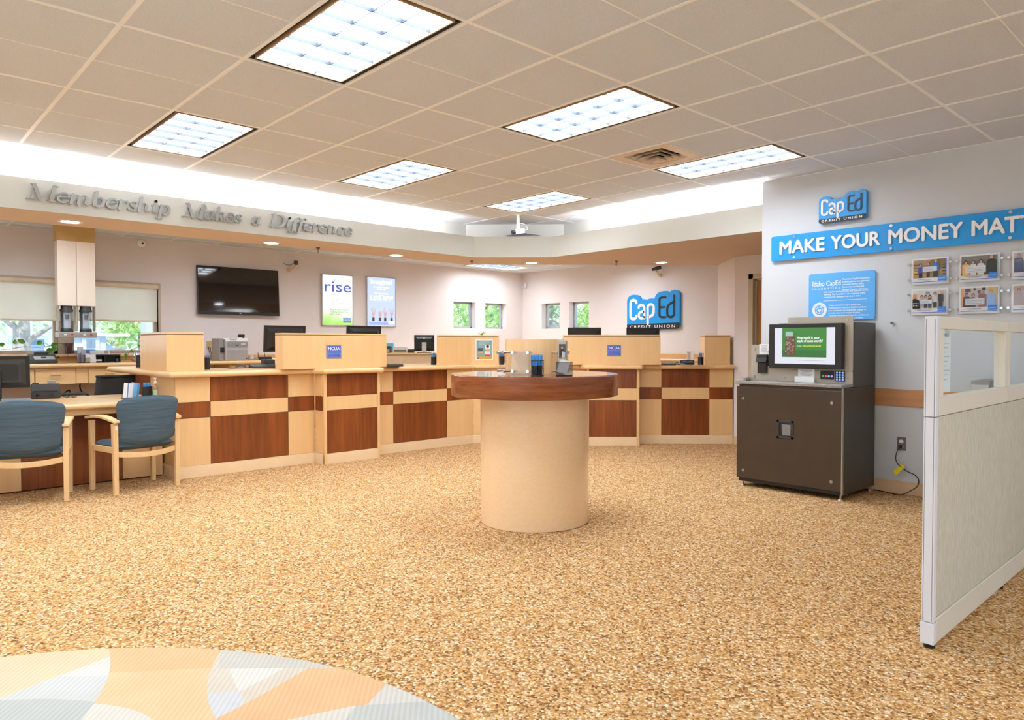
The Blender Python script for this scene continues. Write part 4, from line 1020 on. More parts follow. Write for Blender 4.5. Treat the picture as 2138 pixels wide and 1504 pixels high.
for k, c in enumerate(((40, 150, 70), (220, 60, 60), (130, 150, 240), (130, 150, 240))):
    x = 1.289 - KX0 + 0.016 + 0.025 * k; MB().cyl((x, D1 - 0.012, 1.012), (x, D1 - 0.017, 1.012), 0.0085, n=16).build('button', glow('button_%d' % min(k, 2), c, 0.8), bp)
m = MB(); m.box(1.414 - KX0 - 0.01, 1.499 - KX0 - 0.01, D1 - 0.012, D1 - 0.003, 0.972, 1.058); kp = m.build('keypad', BLACK, t, bevel=0.003)
KEY = glow('key_blue', (120, 160, 240), 0.8)
for i in range(3):
    for j in range(4):
        x = 1.414 - KX0 + 0.008 + 0.025 * i; z = 0.987 + 0.0195 * j; MB().cyl((x + 0.002, D1 - 0.012, z), (x + 0.002, D1 - 0.016, z), 0.0078, n=14).build('key', KEY, kp)
m = MB(); m.box(-0.01, 0.055, 0.06, 0.16, 0.9525, 0.958); m.box(-0.012, 0.07, 0.05, 0.17, 0.975, 0.98); m.box(0.03, 0.055, 0.06, 0.16, 0.958, 0.975); m.build('coin_lip', STEEL, t, bevel=0.002)
for x, y in ((0.04, 0.05), (W - 0.03, 0.04), (W - 0.03, D2 - 0.04), (0.04, D2 - 0.04)):
    m = MB(); m.cyl((x, y, 0.0008), (x, y, 0.012), 0.024, 0.018, n=18); m.cyl((x, y, 0.012), (x, y, 0.05), 0.009, n=12); m.build('levelling_foot', STEEL, t, smooth=True)
text('plate_lettering', 'COIN ENTRY TRAY', 0.012, 0.19, D1 + 0.0024, 0.965, GREY, t, 0.0004)

# outlet and cord
def outlet(label, loc, rz, mat, grp='duplex wall outlets'):
    t = thing('wall_outlet', label, 'outlet', loc, rz, grp)
    MB().plate(rrect(-0.036, 0.036, -0.058, 0.058, 0.006), -0.006, 0.0055).build('cover_plate', mat, t, bevel=0.0015)
    for z in (-0.021, 0.021):
        r = MB().plate(rrect(-0.0165, 0.0165, z - 0.0145, z + 0.0145, 0.010), -0.0085, 0.0025).build('socket', WHITE if mat is not ALMOND else ALMOND, t)
        m = MB(); m.box(-0.0075, -0.0055, -0.0089, -0.0085, z - 0.001, z + 0.008); m.box(0.0055, 0.0075, -0.0089, -0.0085, z - 0.001, z + 0.008); m.cyl((0, -0.0085, z - 0.008), (0, -0.0089, z - 0.008), 0.0028, n=10); m.build('slots', BLACK, r)
    MB().cyl((0, -0.006, 0), (0, -0.0075, 0), 0.003, n=10).build('screw', STEEL, t)
    return t
OUT = Vector((1.768, YR, 0.430))
outlet('grey duplex outlet low on the sign wall beside the kiosk', OUT, 0, M('grey_cover', (112, 110, 106), 0.4, metal=0.3))
def cordp(u, v, y): return ay(u, v, y)
t = thing('power_cord', 'black kiosk power cord with a yellow tag looping to the wall outlet', 'cord', (OUT.x, YR, 0))
pts = [(OUT.x - 0.004, YR - 0.040, 0.405)]
for u, v, y in ((1874, 940, YR - 0.05), (1870, 955, YR - 0.06), (1873, 967, YR - 0.065), (1881, 975, YR - 0.065), (1893, 984, YR - 0.06), (1911, 993, YR - 0.055), (1918, 1004, YR - 0.05), (1915, 1016, YR - 0.05), (1900, 1026, YR - 0.06)):
    pts.append(tuple(cordp(u, v, y)))
for u, v in ((1880, 1034), (1862, 1031), (1846, 1027), (1836, 1025), (1826, 1022)):
    p = az(u, v, 0.006); pts.append((p.x, min(p.y, YR - 0.03), 0.006))
def smooth_path(p, n=5):
    out = []
    P_ = [Vector(q) for q in p]
    for i in range(len(P_) - 1):
        a, b, c, d = P_[max(i - 1, 0)], P_[i], P_[i + 1], P_[min(i + 2, len(P_) - 1)]
        for k in range(n):
            s = k / n; out.append(0.5 * ((2 * b) + (c - a) * s + (2 * a - 5 * b + 4 * c - d) * s * s + (3 * b - a - 3 * c + d) * s ** 3))
    out.append(P_[-1]); return out
off = Vector((OUT.x, YR, 0))
sp_ = [p - off for p in smooth_path(pts)]
for p in sp_: p.z = max(p.z, 0.0055)
MB().tube(sp_, 0.0042, 8).build('cable', BLACK, t, smooth=True)
MB().box(-0.015, 0.013, -0.042, -0.0092, 0.396, 0.424).build('plug', BLACK, t, bevel=0.006)
a = cordp(1886, 972, YR - 0.066) - off; b = cordp(1868, 989, YR - 0.07) - off; dd = (b - a).normalized(); nn = Vector((dd.z, 0, -dd.x)) * 0.019
m = MB(); m.extrude([a + nn, b + nn, b - nn, a - nn], (0, -0.0012, 0)); m.build('tag', M('tag_yellow', (244, 220, 20), 0.5), t)

# ================================================================== CUBICLE PARTITION
PXA, PXB, PYA = 2.984, 3.036, 1.650
t = thing('cubicle_partition', 'beige cubicle partition with glass top panes at the right edge', 'partition', (PXA, PYA, 0))
tw = PXB - PXA; PT = 1.405
m = MB()
m.box(0.002, tw - 0.002, 0.0, 0.035, 0.115, 0.98); m.box(0.002, tw - 0.002, 0.0, 0.035, 0.983, PT); m.box(-0.002, tw + 0.002, -0.003, 0.035, 0.022, 0.112)
m.build('end_post', PANEL_POST, t, bevel=0.003)
m = MB()
for x in (0.008, tw - 0.010): m.box(x, x + 0.002, -0.0006, 0.001, 0.12, PT - 0.012)
m.build('post_groove', M('groove_grey', (120, 120, 124), 0.6), t)
y = 0.037; seg = 1.063
for k in range(3):
    y0 = y + k * (seg + 0.004); y1 = y0 + seg
    if y1 > YR - PYA - 0.005: y1 = YR - PYA - 0.005
    m = MB(); m.box(0.0, tw, y0, y1, 0.022, 0.128); m.build('base_raceway', PANEL_TRIM, t, bevel=0.004)
    m = MB(); m.box(0.004, tw - 0.004, y0, y1, 0.13, 0.982); m.build('cloth_panel', PANEL_CLOTH, t, bevel=0.004)
    m = MB(); m.box(0.0, tw, y0, y1, 0.985, 1.062); m.box(0.0, tw, y0, y1, 1.352, PT); m.box(0.0, tw, y0, y0 + 0.05, 1.062, 1.352); m.box(0.0, tw, y1 - 0.05, y1, 1.062, 1.352)
    f = m.build('glazing_frame', PANEL_TRIM, t, bevel=0.003)
    MB().box(tw / 2 - 0.003, tw / 2 + 0.003, y0 + 0.046, y1 - 0.046, 1.058, 1.356).build('glass_pane', GLASS, f)
for yy in (0.02, 1.08, 2.16):
    m = MB(); m.cyl((tw / 2, yy + 0.012, 0.0006), (tw / 2, yy + 0.012, 0.014), 0.022, n=20); m.cyl((tw / 2, yy + 0.012, 0.014), (tw / 2, yy + 0.012, 0.024), 0.012, n=16); m.build('foot', BLACK, t, smooth=True)
pr = Print(0.0)
pr.rect(0, 0.15, 0, 0.26, PAPER)
for k in range(9): pr.rect(0.02, 0.13 - 0.02 * (k % 3), 0.215 - 0.02 * k, 0.219 - 0.02 * k, paint((196, 198, 200)))
t2 = thing('paper_notice', 'white printed sheet taped inside the first partition glass', 'notice', (PXA + tw / 2 - 0.012, PYA + 0.15, 1.075), PI / 2)
o = pr.build('sheet', t2)
MB().box(0.05, 0.10, -0.0085, -0.0075, 0.245, 0.275).build('tape', clear('tape', (0.9, 0.9, 0.88, 1), 0.1), t2)
fa, fb_ = ay(2026, 795, 4.45), ay(2067, 795, 4.45)
t = thing('file_cabinet', 'slim grey drawer cabinet by the sign wall, glimpsed through the partition glass', 'cabinet', (fa.x, 4.45, 0)); cw = fb_.x - fa.x; chh = fa.z
MB().box(0, cw, 0.012, 0.40, 0.001, chh).build('body', GREY, t, bevel=0.004)
for k in range(4):
    d_ = MB().box(0.006, cw - 0.006, -0.004, 0.0115, 0.03 + (chh - 0.05) / 4 * k, 0.02 + (chh - 0.05) / 4 * (k + 1)).build('drawer', LGREY, t, bevel=0.003)
    MB().box(cw * 0.3, cw * 0.7, -0.02, -0.0045, (chh - 0.05) / 4 * (k + 0.75), (chh - 0.05) / 4 * (k + 0.75) + 0.015).build('handle', SILVER, d_, bevel=0.003)

# ================================================================== SIGNS ON THE RIGHT WALL
# logo board: outline and letter strokes in a 637 x 478 drawing, u right, v down
OUTLINE = [(358, 950), (358, 610), (366, 578), (385, 555), (415, 541), (450, 537), (485, 543), (512, 560), (527, 585), (533, 602), (560, 599), (585, 602), (605, 610), (628, 601), (655, 596), (685, 598), (702, 602),
           (706, 578), (722, 550), (745, 530), (775, 519), (815, 515), (845, 517), (868, 528), (880, 540), (892, 522), (912, 511), (938, 507), (965, 513), (985, 530), (995, 558), (995, 940), (991, 960), (980, 974), (960, 982), (385, 985), (366, 978), (359, 964)]
LOGO_W = [(28, [(478, 642), (474, 622), (460, 610), (441, 606), (420, 611), (408, 625), (404, 648), (404, 806), (409, 830), (424, 843), (443, 846), (464, 840), (476, 826), (480, 808)]),
          (28, [(508, 702), (516, 682), (534, 674), (552, 676), (570, 686), (577, 705), (577, 842)]),
          (26, [(577, 762), (548, 756), (524, 766), (511, 786), (511, 814), (524, 836), (545, 843), (568, 832), (577, 815)]),
          (28, [(620, 912), (620, 706), (628, 684), (646, 672), (668, 673), (686, 688), (692, 712), (692, 772), (684, 798), (660, 816), (624, 832)])]
LOGO_K = [(20, [(832, 592), (786, 592), (768, 600), (760, 616), (760, 806), (766, 824), (782, 834), (832, 834)]), (20, [(760, 712), (818, 712)]),
          (22, [(932, 580), (932, 800), (922, 824), (902, 836), (880, 834), (860, 820), (852, 798), (852, 722), (862, 694), (888, 672), (932, 650)])]
def logo_sign(label, loc, rz, w, h):
    kx, kz = w / 637.0, h / 478.0
    def c(p): return ((p[0] - 358) * kx, (985 - p[1]) * kz)
    t = thing('logo_sign', label, 'sign', loc, rz, 'CapEd logo signs')
    ol = [c(p) for p in OUTLINE]
    MB().plate(ol, -0.045, 0.0445).build('board', BLUE_SIGN, t)
    strip = [c(p) for p in ((358, 916), (995, 904), (995, 940), (991, 960), (980, 974), (960, 982), (385, 985), (366, 978), (359, 964), (358, 950))]
    MB().plate(strip, -0.0475, 0.0024).build('name_strip', SIGN_BLACK, t)
    for wd, s in LOGO_W: m = MB(); m.stroke([c(p) for p in s], wd * kx, -0.051, 0.0058, n=12); m.build('letter', SIGN_WHITE, t)
    for wd, s in LOGO_K: m = MB(); m.stroke([c(p) for p in s], wd * kx, -0.051, 0.0058, n=12); m.build('letter', SIGN_BLACK, t)
    p = c((395, 966)); text('strip_lettering', 'CREDIT UNION', 36 * kz / 0.72, p[0], -0.0482, p[1] + 2 * kz, SIGN_WHITE, t, 0.0012, bold=0.0009, width=545 * kx, space=1.45)
    return t
logo_sign('small blue and black CapEd logo sign above the long blue banner', (1.039, YR, 2.392), 0, 0.428, 0.262)
logo_sign('large blue and black CapEd logo sign on the far wall behind the teller counter', (-4.025, YW, 1.53), 0, 1.115, 0.655)

# long banner
bz0, bz1, bx0, bx1 = 2.085, 2.325, 0.560, 3.66
t = thing('banner_sign', 'long blue banner sign with raised white capitals on the right wall', 'sign', (bx0, YR, bz0))
MB().plate(rrect(0, bx1 - bx0, 0, bz1 - bz0, 0.018), -0.034, 0.008).build('panel', BLUE_SIGN, t, bevel=0.001)
for wd_, u0, u1 in (('MAKE', 1627, 1721), ('YOUR', 1734, 1838), ('MONEY', 1853, 2009)):
    xa, xb = ay(u0, 500, YR - 0.045).x - bx0, ay(u1, 490, YR - 0.045).x - bx0
    text('raised_letters', wd_, 0.122 / 0.72, xa + (xb - xa) / 2, -0.040, 0.064, SIGN_WHITE, t, 0.012, 'CENTER', bold=0.0045, width=xb - xa - 0.009)
xa = ay(2026, 490, YR - 0.045).x - bx0
text('raised_letters', 'MATTER', 0.122 / 0.72, xa, -0.040, 0.064, SIGN_WHITE, t, 0.012, bold=0.0045, width=0.60)
for x in (0.236, 1.116, 1.996, 2.876):
    for z in (0.022, bz1 - bz0 - 0.022):
        m = MB(); m.cyl((x, -0.034, z), (x, -0.041, z), 0.0125, n=20); m.cyl((x, -0.026, z), (x, -0.0003, z), 0.010, n=14); m.build('stand_off', CHROME, t, smooth=True)

# foundation plaque
fx, fz, fW, fH = 0.937, 1.505, 0.604, 0.432
t = thing('foundation_plaque', 'light blue plaque about a teaching foundation, partly behind the kiosk top', 'sign', (fx, YR, fz))
MB().plate(rrect(0, fW, 0, fH, 0.022), -0.022, 0.0215).build('panel', BLUE_LIGHT, t, bevel=0.001)
text('lettering', 'Idaho CapEd', 0.066, 0.034, -0.0226, 0.316, SIGN_WHITE, t, 0.001, bold=0.0009, width=0.262)
text('lettering', 'FOUNDATION', 0.020, 0.034, -0.0226, 0.284, SIGN_WHITE, t, 0.001, bold=0.0004, width=0.262, space=2.0)
body1 = ['The Idaho CapEd Foundation', 'is dedicated to strengthening', 'education across Idaho.', 'Resources are directed', 'through Teacher Grants to']
body2 = ['help supplement instruction and facilitate student', 'learning. The Foundation also supports other', 'endeavors to champion learning in Idaho.']
body3 = ['WeLoveTeachers.org is where our', 'community of teachers, CapEd members,', 'area businesses and individuals engage to', 'provide classroom project funding.', 'Together we show our love for teachers so', 'they can inspire the students of Idaho.']
for k, s_ in enumerate(body1): text('small_lettering', s_, 0.0205, 0.315, -0.0224, 0.360 - 0.0235 * k, SIGN_WHITE, t, 0.0006, bold=0.0003)
for k, s_ in enumerate(body2): text('small_lettering', s_, 0.0205, 0.145, -0.0224, 0.252 - 0.0235 * k, SIGN_WHITE, t, 0.0006, bold=0.0003)
for k, s_ in enumerate(body3): text('small_lettering', s_, 0.0205, 0.19, -0.0224, 0.128 - 0.0235 * k, SIGN_WHITE, t, 0.0006, bold=0.0003)
m = MB(); m.plate([(0.14, 0.176), (0.535, 0.179), (0.535, 0.183), (0.14, 0.180)], -0.0226, 0.0006); m.build('rule', SIGN_WHITE, t)
pr = Print(-0.022)
cx, cz = 0.105, 0.095
pr.shape(disc(cx, cz, 0.069, 40), SIGN_WHITE); pr.shape(disc(cx, cz, 0.044, 32), BLUE_LIGHT)
apple = [(cx + 0.034 * math.cos(a) * (1 - 0.12 * math.sin(a)), cz - 0.004 + 0.031 * math.sin(a) + 0.006 * abs(math.cos(a))) for a in [2 * PI * k / 30 for k in range(30)]]
pr.shape(apple, SIGN_WHITE); pr.shape([(cx + (x - cx) * 0.86, cz + (z - cz) * 0.86) for x, z in apple], BLUE_LIGHT)
heart = []
for k in range(28):
    a = 2 * PI * k / 28; heart.append((cx + 0.0011 * 16 * math.sin(a) ** 3, cz - 0.004 + 0.0011 * (13 * math.cos(a) - 5 * math.cos(2 * a) - 2 * math.cos(3 * a) - math.cos(4 * a))))
pr.shape(heart, SIGN_WHITE); pr.shape([(cx + 0.002, cz + 0.03), (cx + 0.016, cz + 0.04), (cx + 0.024, cz + 0.036), (cx + 0.012, cz + 0.027)], SIGN_WHITE)
pr.build('round_seal', t)
for k in range(14):
    a = PI * (0.12 + 0.76 * k / 13); text('seal_letter', 'WELOVETEACHERS'[13 - k], 0.013, cx + 0.052 * math.cos(a) - 0.004, -0.0236, cz + 0.052 * math.sin(a) - 0.003, BLUE_LIGHT, t, 0.0004)
# bare stand-off left on the wall
solo('wall_stud', MB().cyl((0, -0.0005, 0), (0, -0.03, 0), 0.008, n=16).cyl((0, -0.03, 0), (0, -0.036, 0), 0.011, n=16), CHROME, 'single bare chrome stand-off on the wall right of the kiosk top', 'stud', tuple(ay(1865, 675, YR)), 0)

# six framed snapshots of cheque presentations
SK = (206, 160, 134)
def snapshot(label, x, z, art):
    t = thing('photo_frame', label, 'photo', (x, YR, z), 0, 'acrylic photo frames on the sign wall')
    w, h = 0.281, 0.213
    MB().box(-0.003, w + 0.003, -0.0175, -0.0155, -0.003, h + 0.003).build('acrylic_back', M('acrylic_white', (226, 228, 232), 0.3), t)
    pr = Print(-0.0175); pr.rect(0.0, w, 0, h, SIGN_WHITE)
    art(pr, 0.012, w - 0.014, 0.05, h - 0.012)
    pr.rect(w - 0.014, w - 0.009, 0.02, h - 0.012, paint((110, 150, 220)))
    pr.shape([(w - 0.075, 0.048), (w - 0.072, 0.032), (w - 0.08, 0.022), (w - 0.012, 0.022), (w - 0.012, 0.062), (w - 0.07, 0.062)], paint((56, 132, 226)))
    pr.rect(0.012, w - 0.012, 0.014, 0.0185, paint((60, 110, 210))); pr.rect(0.05, 0.16, 0.034, 0.0375, paint((150, 152, 158))); pr.rect(0.07, 0.14, 0.027, 0.0295, paint((176, 178, 184)))
    pr.rect(w - 0.066, w - 0.02, 0.038, 0.042, paint((200, 220, 246)))
    pr.build('print', t)
    MB().box(-0.003, w + 0.003, -0.0275, -0.026, -0.003, h + 0.003).build('acrylic_front', ACRYLIC, t)
    for sx in (-0.018, w + 0.018):
        for sz in (0.035, h - 0.045):
            m = MB(); m.cyl((sx, -0.0003, sz), (sx, -0.028, sz), 0.007, n=14); m.cyl((sx, -0.028, sz), (sx, -0.034, sz), 0.0105, n=18); m.build('stand_off', CHROME, t, smooth=True)
def body(pr, x, z0, zt, hw, cloth, hair, legs=None, mid=None):
    hd = (zt - z0) * 0.13 if legs else (zt - z0) * 0.2
    hd = min(hd, 0.014)
    top = zt - 2 * hd
    if legs: pr.rect(x - hw * 0.75, x + hw * 0.75, z0, z0 + (top - z0) * 0.5, paint(legs))
    pr.shape([(x - hw, z0 + ((top - z0) * 0.45 if legs else 0)), (x + hw, z0 + ((top - z0) * 0.45 if legs else 0)), (x + hw, top - 0.008), (x + hw * 0.5, top), (x - hw * 0.5, top), (x - hw, top - 0.008)], paint(cloth))
    pr.shape(disc(x, zt - hd * 0.85, hd * 1.02, 14, 0.85, 1.05), paint(hair)); pr.shape(disc(x, zt - hd * 1.15, hd * 0.78, 14, 0.8, 1.0), paint(SK))
def cheque(pr, x0, x1, z0, z1):
    pr.shape([(x0, z0), (x1, z0 + 0.004), (x1, z1 + 0.004), (x0, z1)], paint((206, 210, 216)))
    for k in range(3): z = z0 + (z1 - z0) * (0.25 + 0.22 * k); pr.rect(x0 + 0.008, x1 - 0.02 - 0.01 * (k % 2), z, z + 0.0018, paint((120, 124, 132)))
def art1(pr, a, b, c, d):
    pr.rect(a, b, c, d, paint((186, 150, 110))); pr.rect(b - 0.12, b, c + 0.07, d, paint((142, 120, 66)))
    for k in range(4): pr.rect(a + 0.004, a + 0.045, c + 0.03 + 0.026 * k, c + 0.036 + 0.026 * k, paint((96, 72, 50)))
    for k in range(4): pr.rect(b - 0.03, b - 0.004, c + 0.02 + 0.026 * k, c + 0.03 + 0.026 * k, paint((88, 66, 50)))
    pr.rect(a, a + 0.04, c + 0.045, c + 0.058, paint((240, 190, 60))); pr.rect(a + 0.05, a + 0.075, d - 0.05, d - 0.006, paint((150, 160, 168)))
    body(pr, a + 0.058, c + 0.002, d - 0.03, 0.018, (50, 76, 180), (70, 44, 34), (34, 32, 36)); body(pr, a + 0.118, c + 0.004, d - 0.02, 0.016, (120, 120, 110), (52, 34, 28), (44, 44, 40)); body(pr, a + 0.176, c + 0.006, d - 0.004, 0.024, (40, 116, 220), (200, 178, 160), (58, 62, 80))
    cheque(pr, a + 0.076, a + 0.186, c + 0.05, c + 0.09)
def art2(pr, a, b, c, d):
    pr.rect(a, b, c, d, paint((128, 126, 126)))
    for k in range(22): pr.rect(a + 0.011 * (k * 7 % 23), a + 0.011 * (k * 7 % 23) + 0.022, c + 0.06 + 0.0042 * (k * 5 % 20), c + 0.063 + 0.0042 * (k * 5 % 20), paint((96 + 20 * (k % 4), 96 + 20 * (k % 4), 98 + 20 * (k % 4))))
    pr.rect(a, b, c, c + 0.012, paint((120, 44, 40)))
    body(pr, a + 0.036, c, d - 0.036, 0.026, (236, 176, 96), (60, 40, 32)); body(pr, a + 0.088, c, d - 0.036, 0.022, (206, 206, 210), (110, 80, 64)); body(pr, a + 0.142, c, d - 0.032, 0.024, (200, 198, 206), (64, 42, 34)); body(pr, a + 0.216, c, d - 0.006, 0.032, (52, 56, 60), (190, 150, 130))
    cheque(pr, a + 0.034, a + 0.178, c + 0.016, c + 0.068)
def art3(pr, a, b, c, d):
    pr.rect(a, b, c, d, paint((196, 196, 206))); pr.rect(a + 0.06, a + 0.12, c + 0.02, d - 0.01, paint((226, 216, 206)))
    body(pr, a + 0.032, c, d - 0.01, 0.03, (70, 90, 136), (150, 116, 100)); body(pr, a + 0.09, c, d - 0.022, 0.026, (62, 82, 128), (70, 50, 44)); body(pr, a + 0.15, c, d - 0.016, 0.026, (90, 100, 140), (80, 56, 46)); body(pr, a + 0.21, c, d - 0.01, 0.026, (60, 60, 70), (110, 84, 66))
    cheque(pr, a + 0.08, a + 0.2, c + 0.014, c + 0.06)
def art4(pr, a, b, c, d):
    pr.rect(a, b, c, d, paint((222, 214, 208))); pr.rect(a, a + 0.03, c + 0.08, d - 0.03, paint((226, 156, 90))); pr.rect(a + 0.1, a + 0.13, d - 0.03, d - 0.012, paint((120, 150, 206)))
    body(pr, a + 0.07, c + 0.01, d - 0.04, 0.018, (190, 186, 200), (90, 60, 50)); body(pr, a + 0.1, c + 0.004, d - 0.04, 0.017, (206, 206, 214), (80, 52, 42), (70, 72, 84)); body(pr, a + 0.132, c + 0.004, d - 0.04, 0.017, (60, 60, 66), (80, 56, 44), (80, 84, 100))
    body(pr, a + 0.172, c + 0.006, d - 0.018, 0.019, (216, 214, 220), (90, 66, 52), (36, 36, 40)); body(pr, a + 0.216, c + 0.006, d - 0.006, 0.02, (56, 60, 70), (206, 196, 190), (40, 44, 56))
    pr.shape([(a, c), (a + 0.058, c), (a + 0.05, c + 0.07), (a + 0.02, c + 0.085), (a, c + 0.08)], paint((52, 50, 52)))
    for k in range(8): pr.rect(a + 0.004 + 0.012 * (k % 4), a + 0.011 + 0.012 * (k % 4), c + 0.02 + 0.018 * (k // 4) + 0.004 * (k % 2), c + 0.03 + 0.018 * (k // 4), paint((206, 202, 198)))
    cheque(pr, a + 0.062, a + 0.152, c + 0.036, c + 0.07)
def art5(pr, a, b, c, d):
    pr.rect(a, b, c, d, paint((202, 196, 196))); pr.rect(a, a + 0.022, c, d, paint((226, 170, 120))); pr.rect(b - 0.06, b, c, d, paint((232, 190, 130)))
    pr.rect(a + 0.03, a + 0.07, d - 0.03, d - 0.004, paint((110, 84, 90))); pr.rect(a + 0.09, a + 0.105, d - 0.02, d, paint((60, 50, 46))); pr.rect(a + 0.15, a + 0.175, d - 0.02, d, paint((60, 50, 46))); pr.rect(a + 0.12, a + 0.15, d - 0.045, d - 0.02, paint((126, 96, 110)))
    body(pr, a + 0.042, c, d - 0.038, 0.026, (96, 62, 66), (70, 50, 42)); body(pr, a + 0.088, c, d - 0.046, 0.02, (70, 66, 72), (48, 34, 30)); body(pr, a + 0.152, c, d - 0.02, 0.026, (150, 104, 110), (206, 160, 120)); body(pr, a + 0.214, c, d - 0.022, 0.03, (136, 168, 220), (176, 130, 90))
    cheque(pr, a + 0.034, a + 0.17, c + 0.014, c + 0.066)
def art6(pr, a, b, c, d):
    pr.rect(a, b, c, d, paint((190, 166, 158))); body(pr, a + 0.036, c, d - 0.02, 0.034, (176, 158, 156), (120, 84, 72)); body(pr, a + 0.1, c, d - 0.03, 0.026, (150, 70, 76), (80, 56, 46)); body(pr, a + 0.16, c, d - 0.02, 0.026, (90, 110, 120), (80, 60, 52)); body(pr, a + 0.216, c, d - 0.016, 0.026, (70, 70, 90), (60, 44, 40))
    cheque(pr, a + 0.09, a + 0.2, c + 0.014, c + 0.058)
for k, (lab, fn) in enumerate((('upper left acrylic photo of three people with a big cheque, blue shirts', art1), ('upper middle acrylic photo of four people at a stone wall, one in yellow', art2), ('upper right acrylic photo cut by the picture edge, people in dark blue', art3),
                               ('lower left acrylic photo of a standing group, one patterned jacket in front', art4), ('lower middle acrylic photo of four people, light blue shirt at right', art5), ('lower right acrylic photo cut by the picture edge, brownish tones', art6))):
    snapshot(lab, 1.840 + 0.3635 * (k % 3), 1.788 if k < 3 else 1.533, fn)

# ================================================================== LETTERING ON THE FASCIA
GL = {}
def g(ch, w, *strokes): GL[ch] = (w, strokes)
TH, TN = 0.17, 0.05
g('M', 1.18, ([(0.14, 0.02), (0.14, 0.98)], 0.05), ([(0.16, 0.95), (0.52, 0.03)], [0.16, 0.14]), ([(0.52, 0.03), (0.92, 0.95)], [0.08, 0.05]), ([(0.96, 0.98), (0.96, 0.02)], TH), ([(-0.02, 0.02), (0.30, 0.02)], TN), ([(0.80, 0.02), (1.12, 0.02)], TN), ([(0.02, 0.98), (0.2, 0.98)], TN), ([(0.92, 0.98), (1.1, 0.98)], TN))
arc = lambda cx, cz, rx, rz, a0, a1, n=10: [(cx + rx * math.cos(R(a0 + (a1 - a0) * k / n)), cz + rz * math.sin(R(a0 + (a1 - a0) * k / n))) for k in range(n + 1)]
def wv(n, a, b): return [a + (b - a) * math.sin(PI * k / n) for k in range(n + 1)]
g('e', 0.58, (arc(0.29, 0.32, 0.21, 0.30, 25, 200), wv(10, 0.05, 0.12)), (arc(0.29, 0.32, 0.21, 0.30, 180, 325), wv(10, 0.13, 0.1)[::1]), ([(0.1, 0.32), (0.47, 0.40), (0.485, 0.46)], [0.05, 0.05, 0.06]))
def stem_n(x0): return ([(x0, 0.60), (x0, 0.02)], 0.14)
g('m', 1.02, ([(0.0, 0.56), (0.1, 0.61)], 0.045), stem_n(0.14), (arc(0.29, 0.42, 0.14, 0.19, 180, 0), wv(10, 0.05, 0.07)), ([(0.44, 0.44), (0.44, 0.02)], 0.14), (arc(0.59, 0.42, 0.14, 0.19, 180, 0), wv(10, 0.05, 0.07)), ([(0.74, 0.44), (0.74, 0.12), (0.80, 0.03), (0.94, 0.08)], [0.14, 0.13, 0.07, 0.04]))
g('n', 0.72, ([(0.0, 0.56), (0.1, 0.61)], 0.045), stem_n(0.14), (arc(0.29, 0.42, 0.14, 0.19, 180, 0), wv(10, 0.05, 0.07)), ([(0.44, 0.44), (0.44, 0.12), (0.50, 0.03), (0.64, 0.08)], [0.14, 0.13, 0.07, 0.04]))
g('b', 0.66, ([(0.14, 0.98), (0.14, 0.1)], 0.14), ([(0.03, 0.95), (0.14, 0.98)], TN), (arc(0.31, 0.31, 0.19, 0.30, 140, -150, 14), wv(14, 0.05, 0.15)), ([(0.14, 0.1), (0.24, 0.02)], [0.1, 0.06]))
g('r', 0.52, ([(0.0, 0.56), (0.1, 0.61)], 0.045), stem_n(0.15), (arc(0.32, 0.40, 0.14, 0.2, 175, 60), wv(10, 0.05, 0.07)), ([(0.40, 0.57), (0.43, 0.52)], 0.12))
g('s', 0.50, ([(0.40, 0.52), (0.36, 0.59), (0.26, 0.61), (0.16, 0.56), (0.14, 0.47), (0.22, 0.37), (0.34, 0.28), (0.39, 0.18), (0.35, 0.06), (0.22, 0.01), (0.11, 0.04), (0.07, 0.14)], [0.07, 0.05, 0.05, 0.08, 0.12, 0.15, 0.15, 0.12, 0.08, 0.05, 0.05, 0.08]))
g('h', 0.72, ([(0.14, 0.98), (0.14, 0.02)], 0.14), ([(0.03, 0.95), (0.14, 0.98)], TN), (arc(0.29, 0.42, 0.14, 0.19, 180, 0), wv(10, 0.05, 0.07)), ([(0.44, 0.44), (0.44, 0.12), (0.50, 0.03), (0.64, 0.08)], [0.14, 0.13, 0.07, 0.04]))
g('i', 0.40, ([(0.02, 0.55), (0.14, 0.60)], TN), ([(0.16, 0.60), (0.16, 0.12), (0.22, 0.03), (0.34, 0.08)], [0.14, 0.13, 0.07, 0.04]), ([(0.17, 0.84), (0.17, 0.845)], 0.15))
g('p', 0.70, ([(0.02, 0.56), (0.14, 0.61)], 0.045), ([(0.16, 0.60), (0.16, -0.28)], 0.14), ([(0.02, -0.3), (0.32, -0.3)], TN), (arc(0.34, 0.31, 0.20, 0.30, 140, -140, 14), wv(14, 0.05, 0.15)))
g('a', 0.66, (arc(0.27, 0.30, 0.19, 0.29, 50, 310, 14), wv(14, 0.05, 0.14)), ([(0.46, 0.60), (0.44, 0.14), (0.50, 0.03), (0.62, 0.08)], [0.12, 0.13, 0.07, 0.04]))
g('k', 0.66, ([(0.14, 0.98), (0.14, 0.02)], 0.14), ([(0.03, 0.95), (0.14, 0.98)], TN), ([(0.2, 0.30), (0.34, 0.42), (0.42, 0.56), (0.36, 0.61), (0.26, 0.56)], [0.05, 0.06, 0.1, 0.07, 0.05]), ([(0.28, 0.34), (0.40, 0.12), (0.48, 0.03), (0.60, 0.08)], [0.08, 0.14, 0.08, 0.04]))
g('D', 0.95, ([(0.2, 0.98), (0.2, 0.02)], TH), ([(0.02, 0.02), (0.45, 0.02)], TN), ([(0.02, 0.98), (0.45, 0.98)], TN), (arc(0.42, 0.5, 0.38, 0.48, 90, -90, 16), wv(16, 0.05, 0.19)))
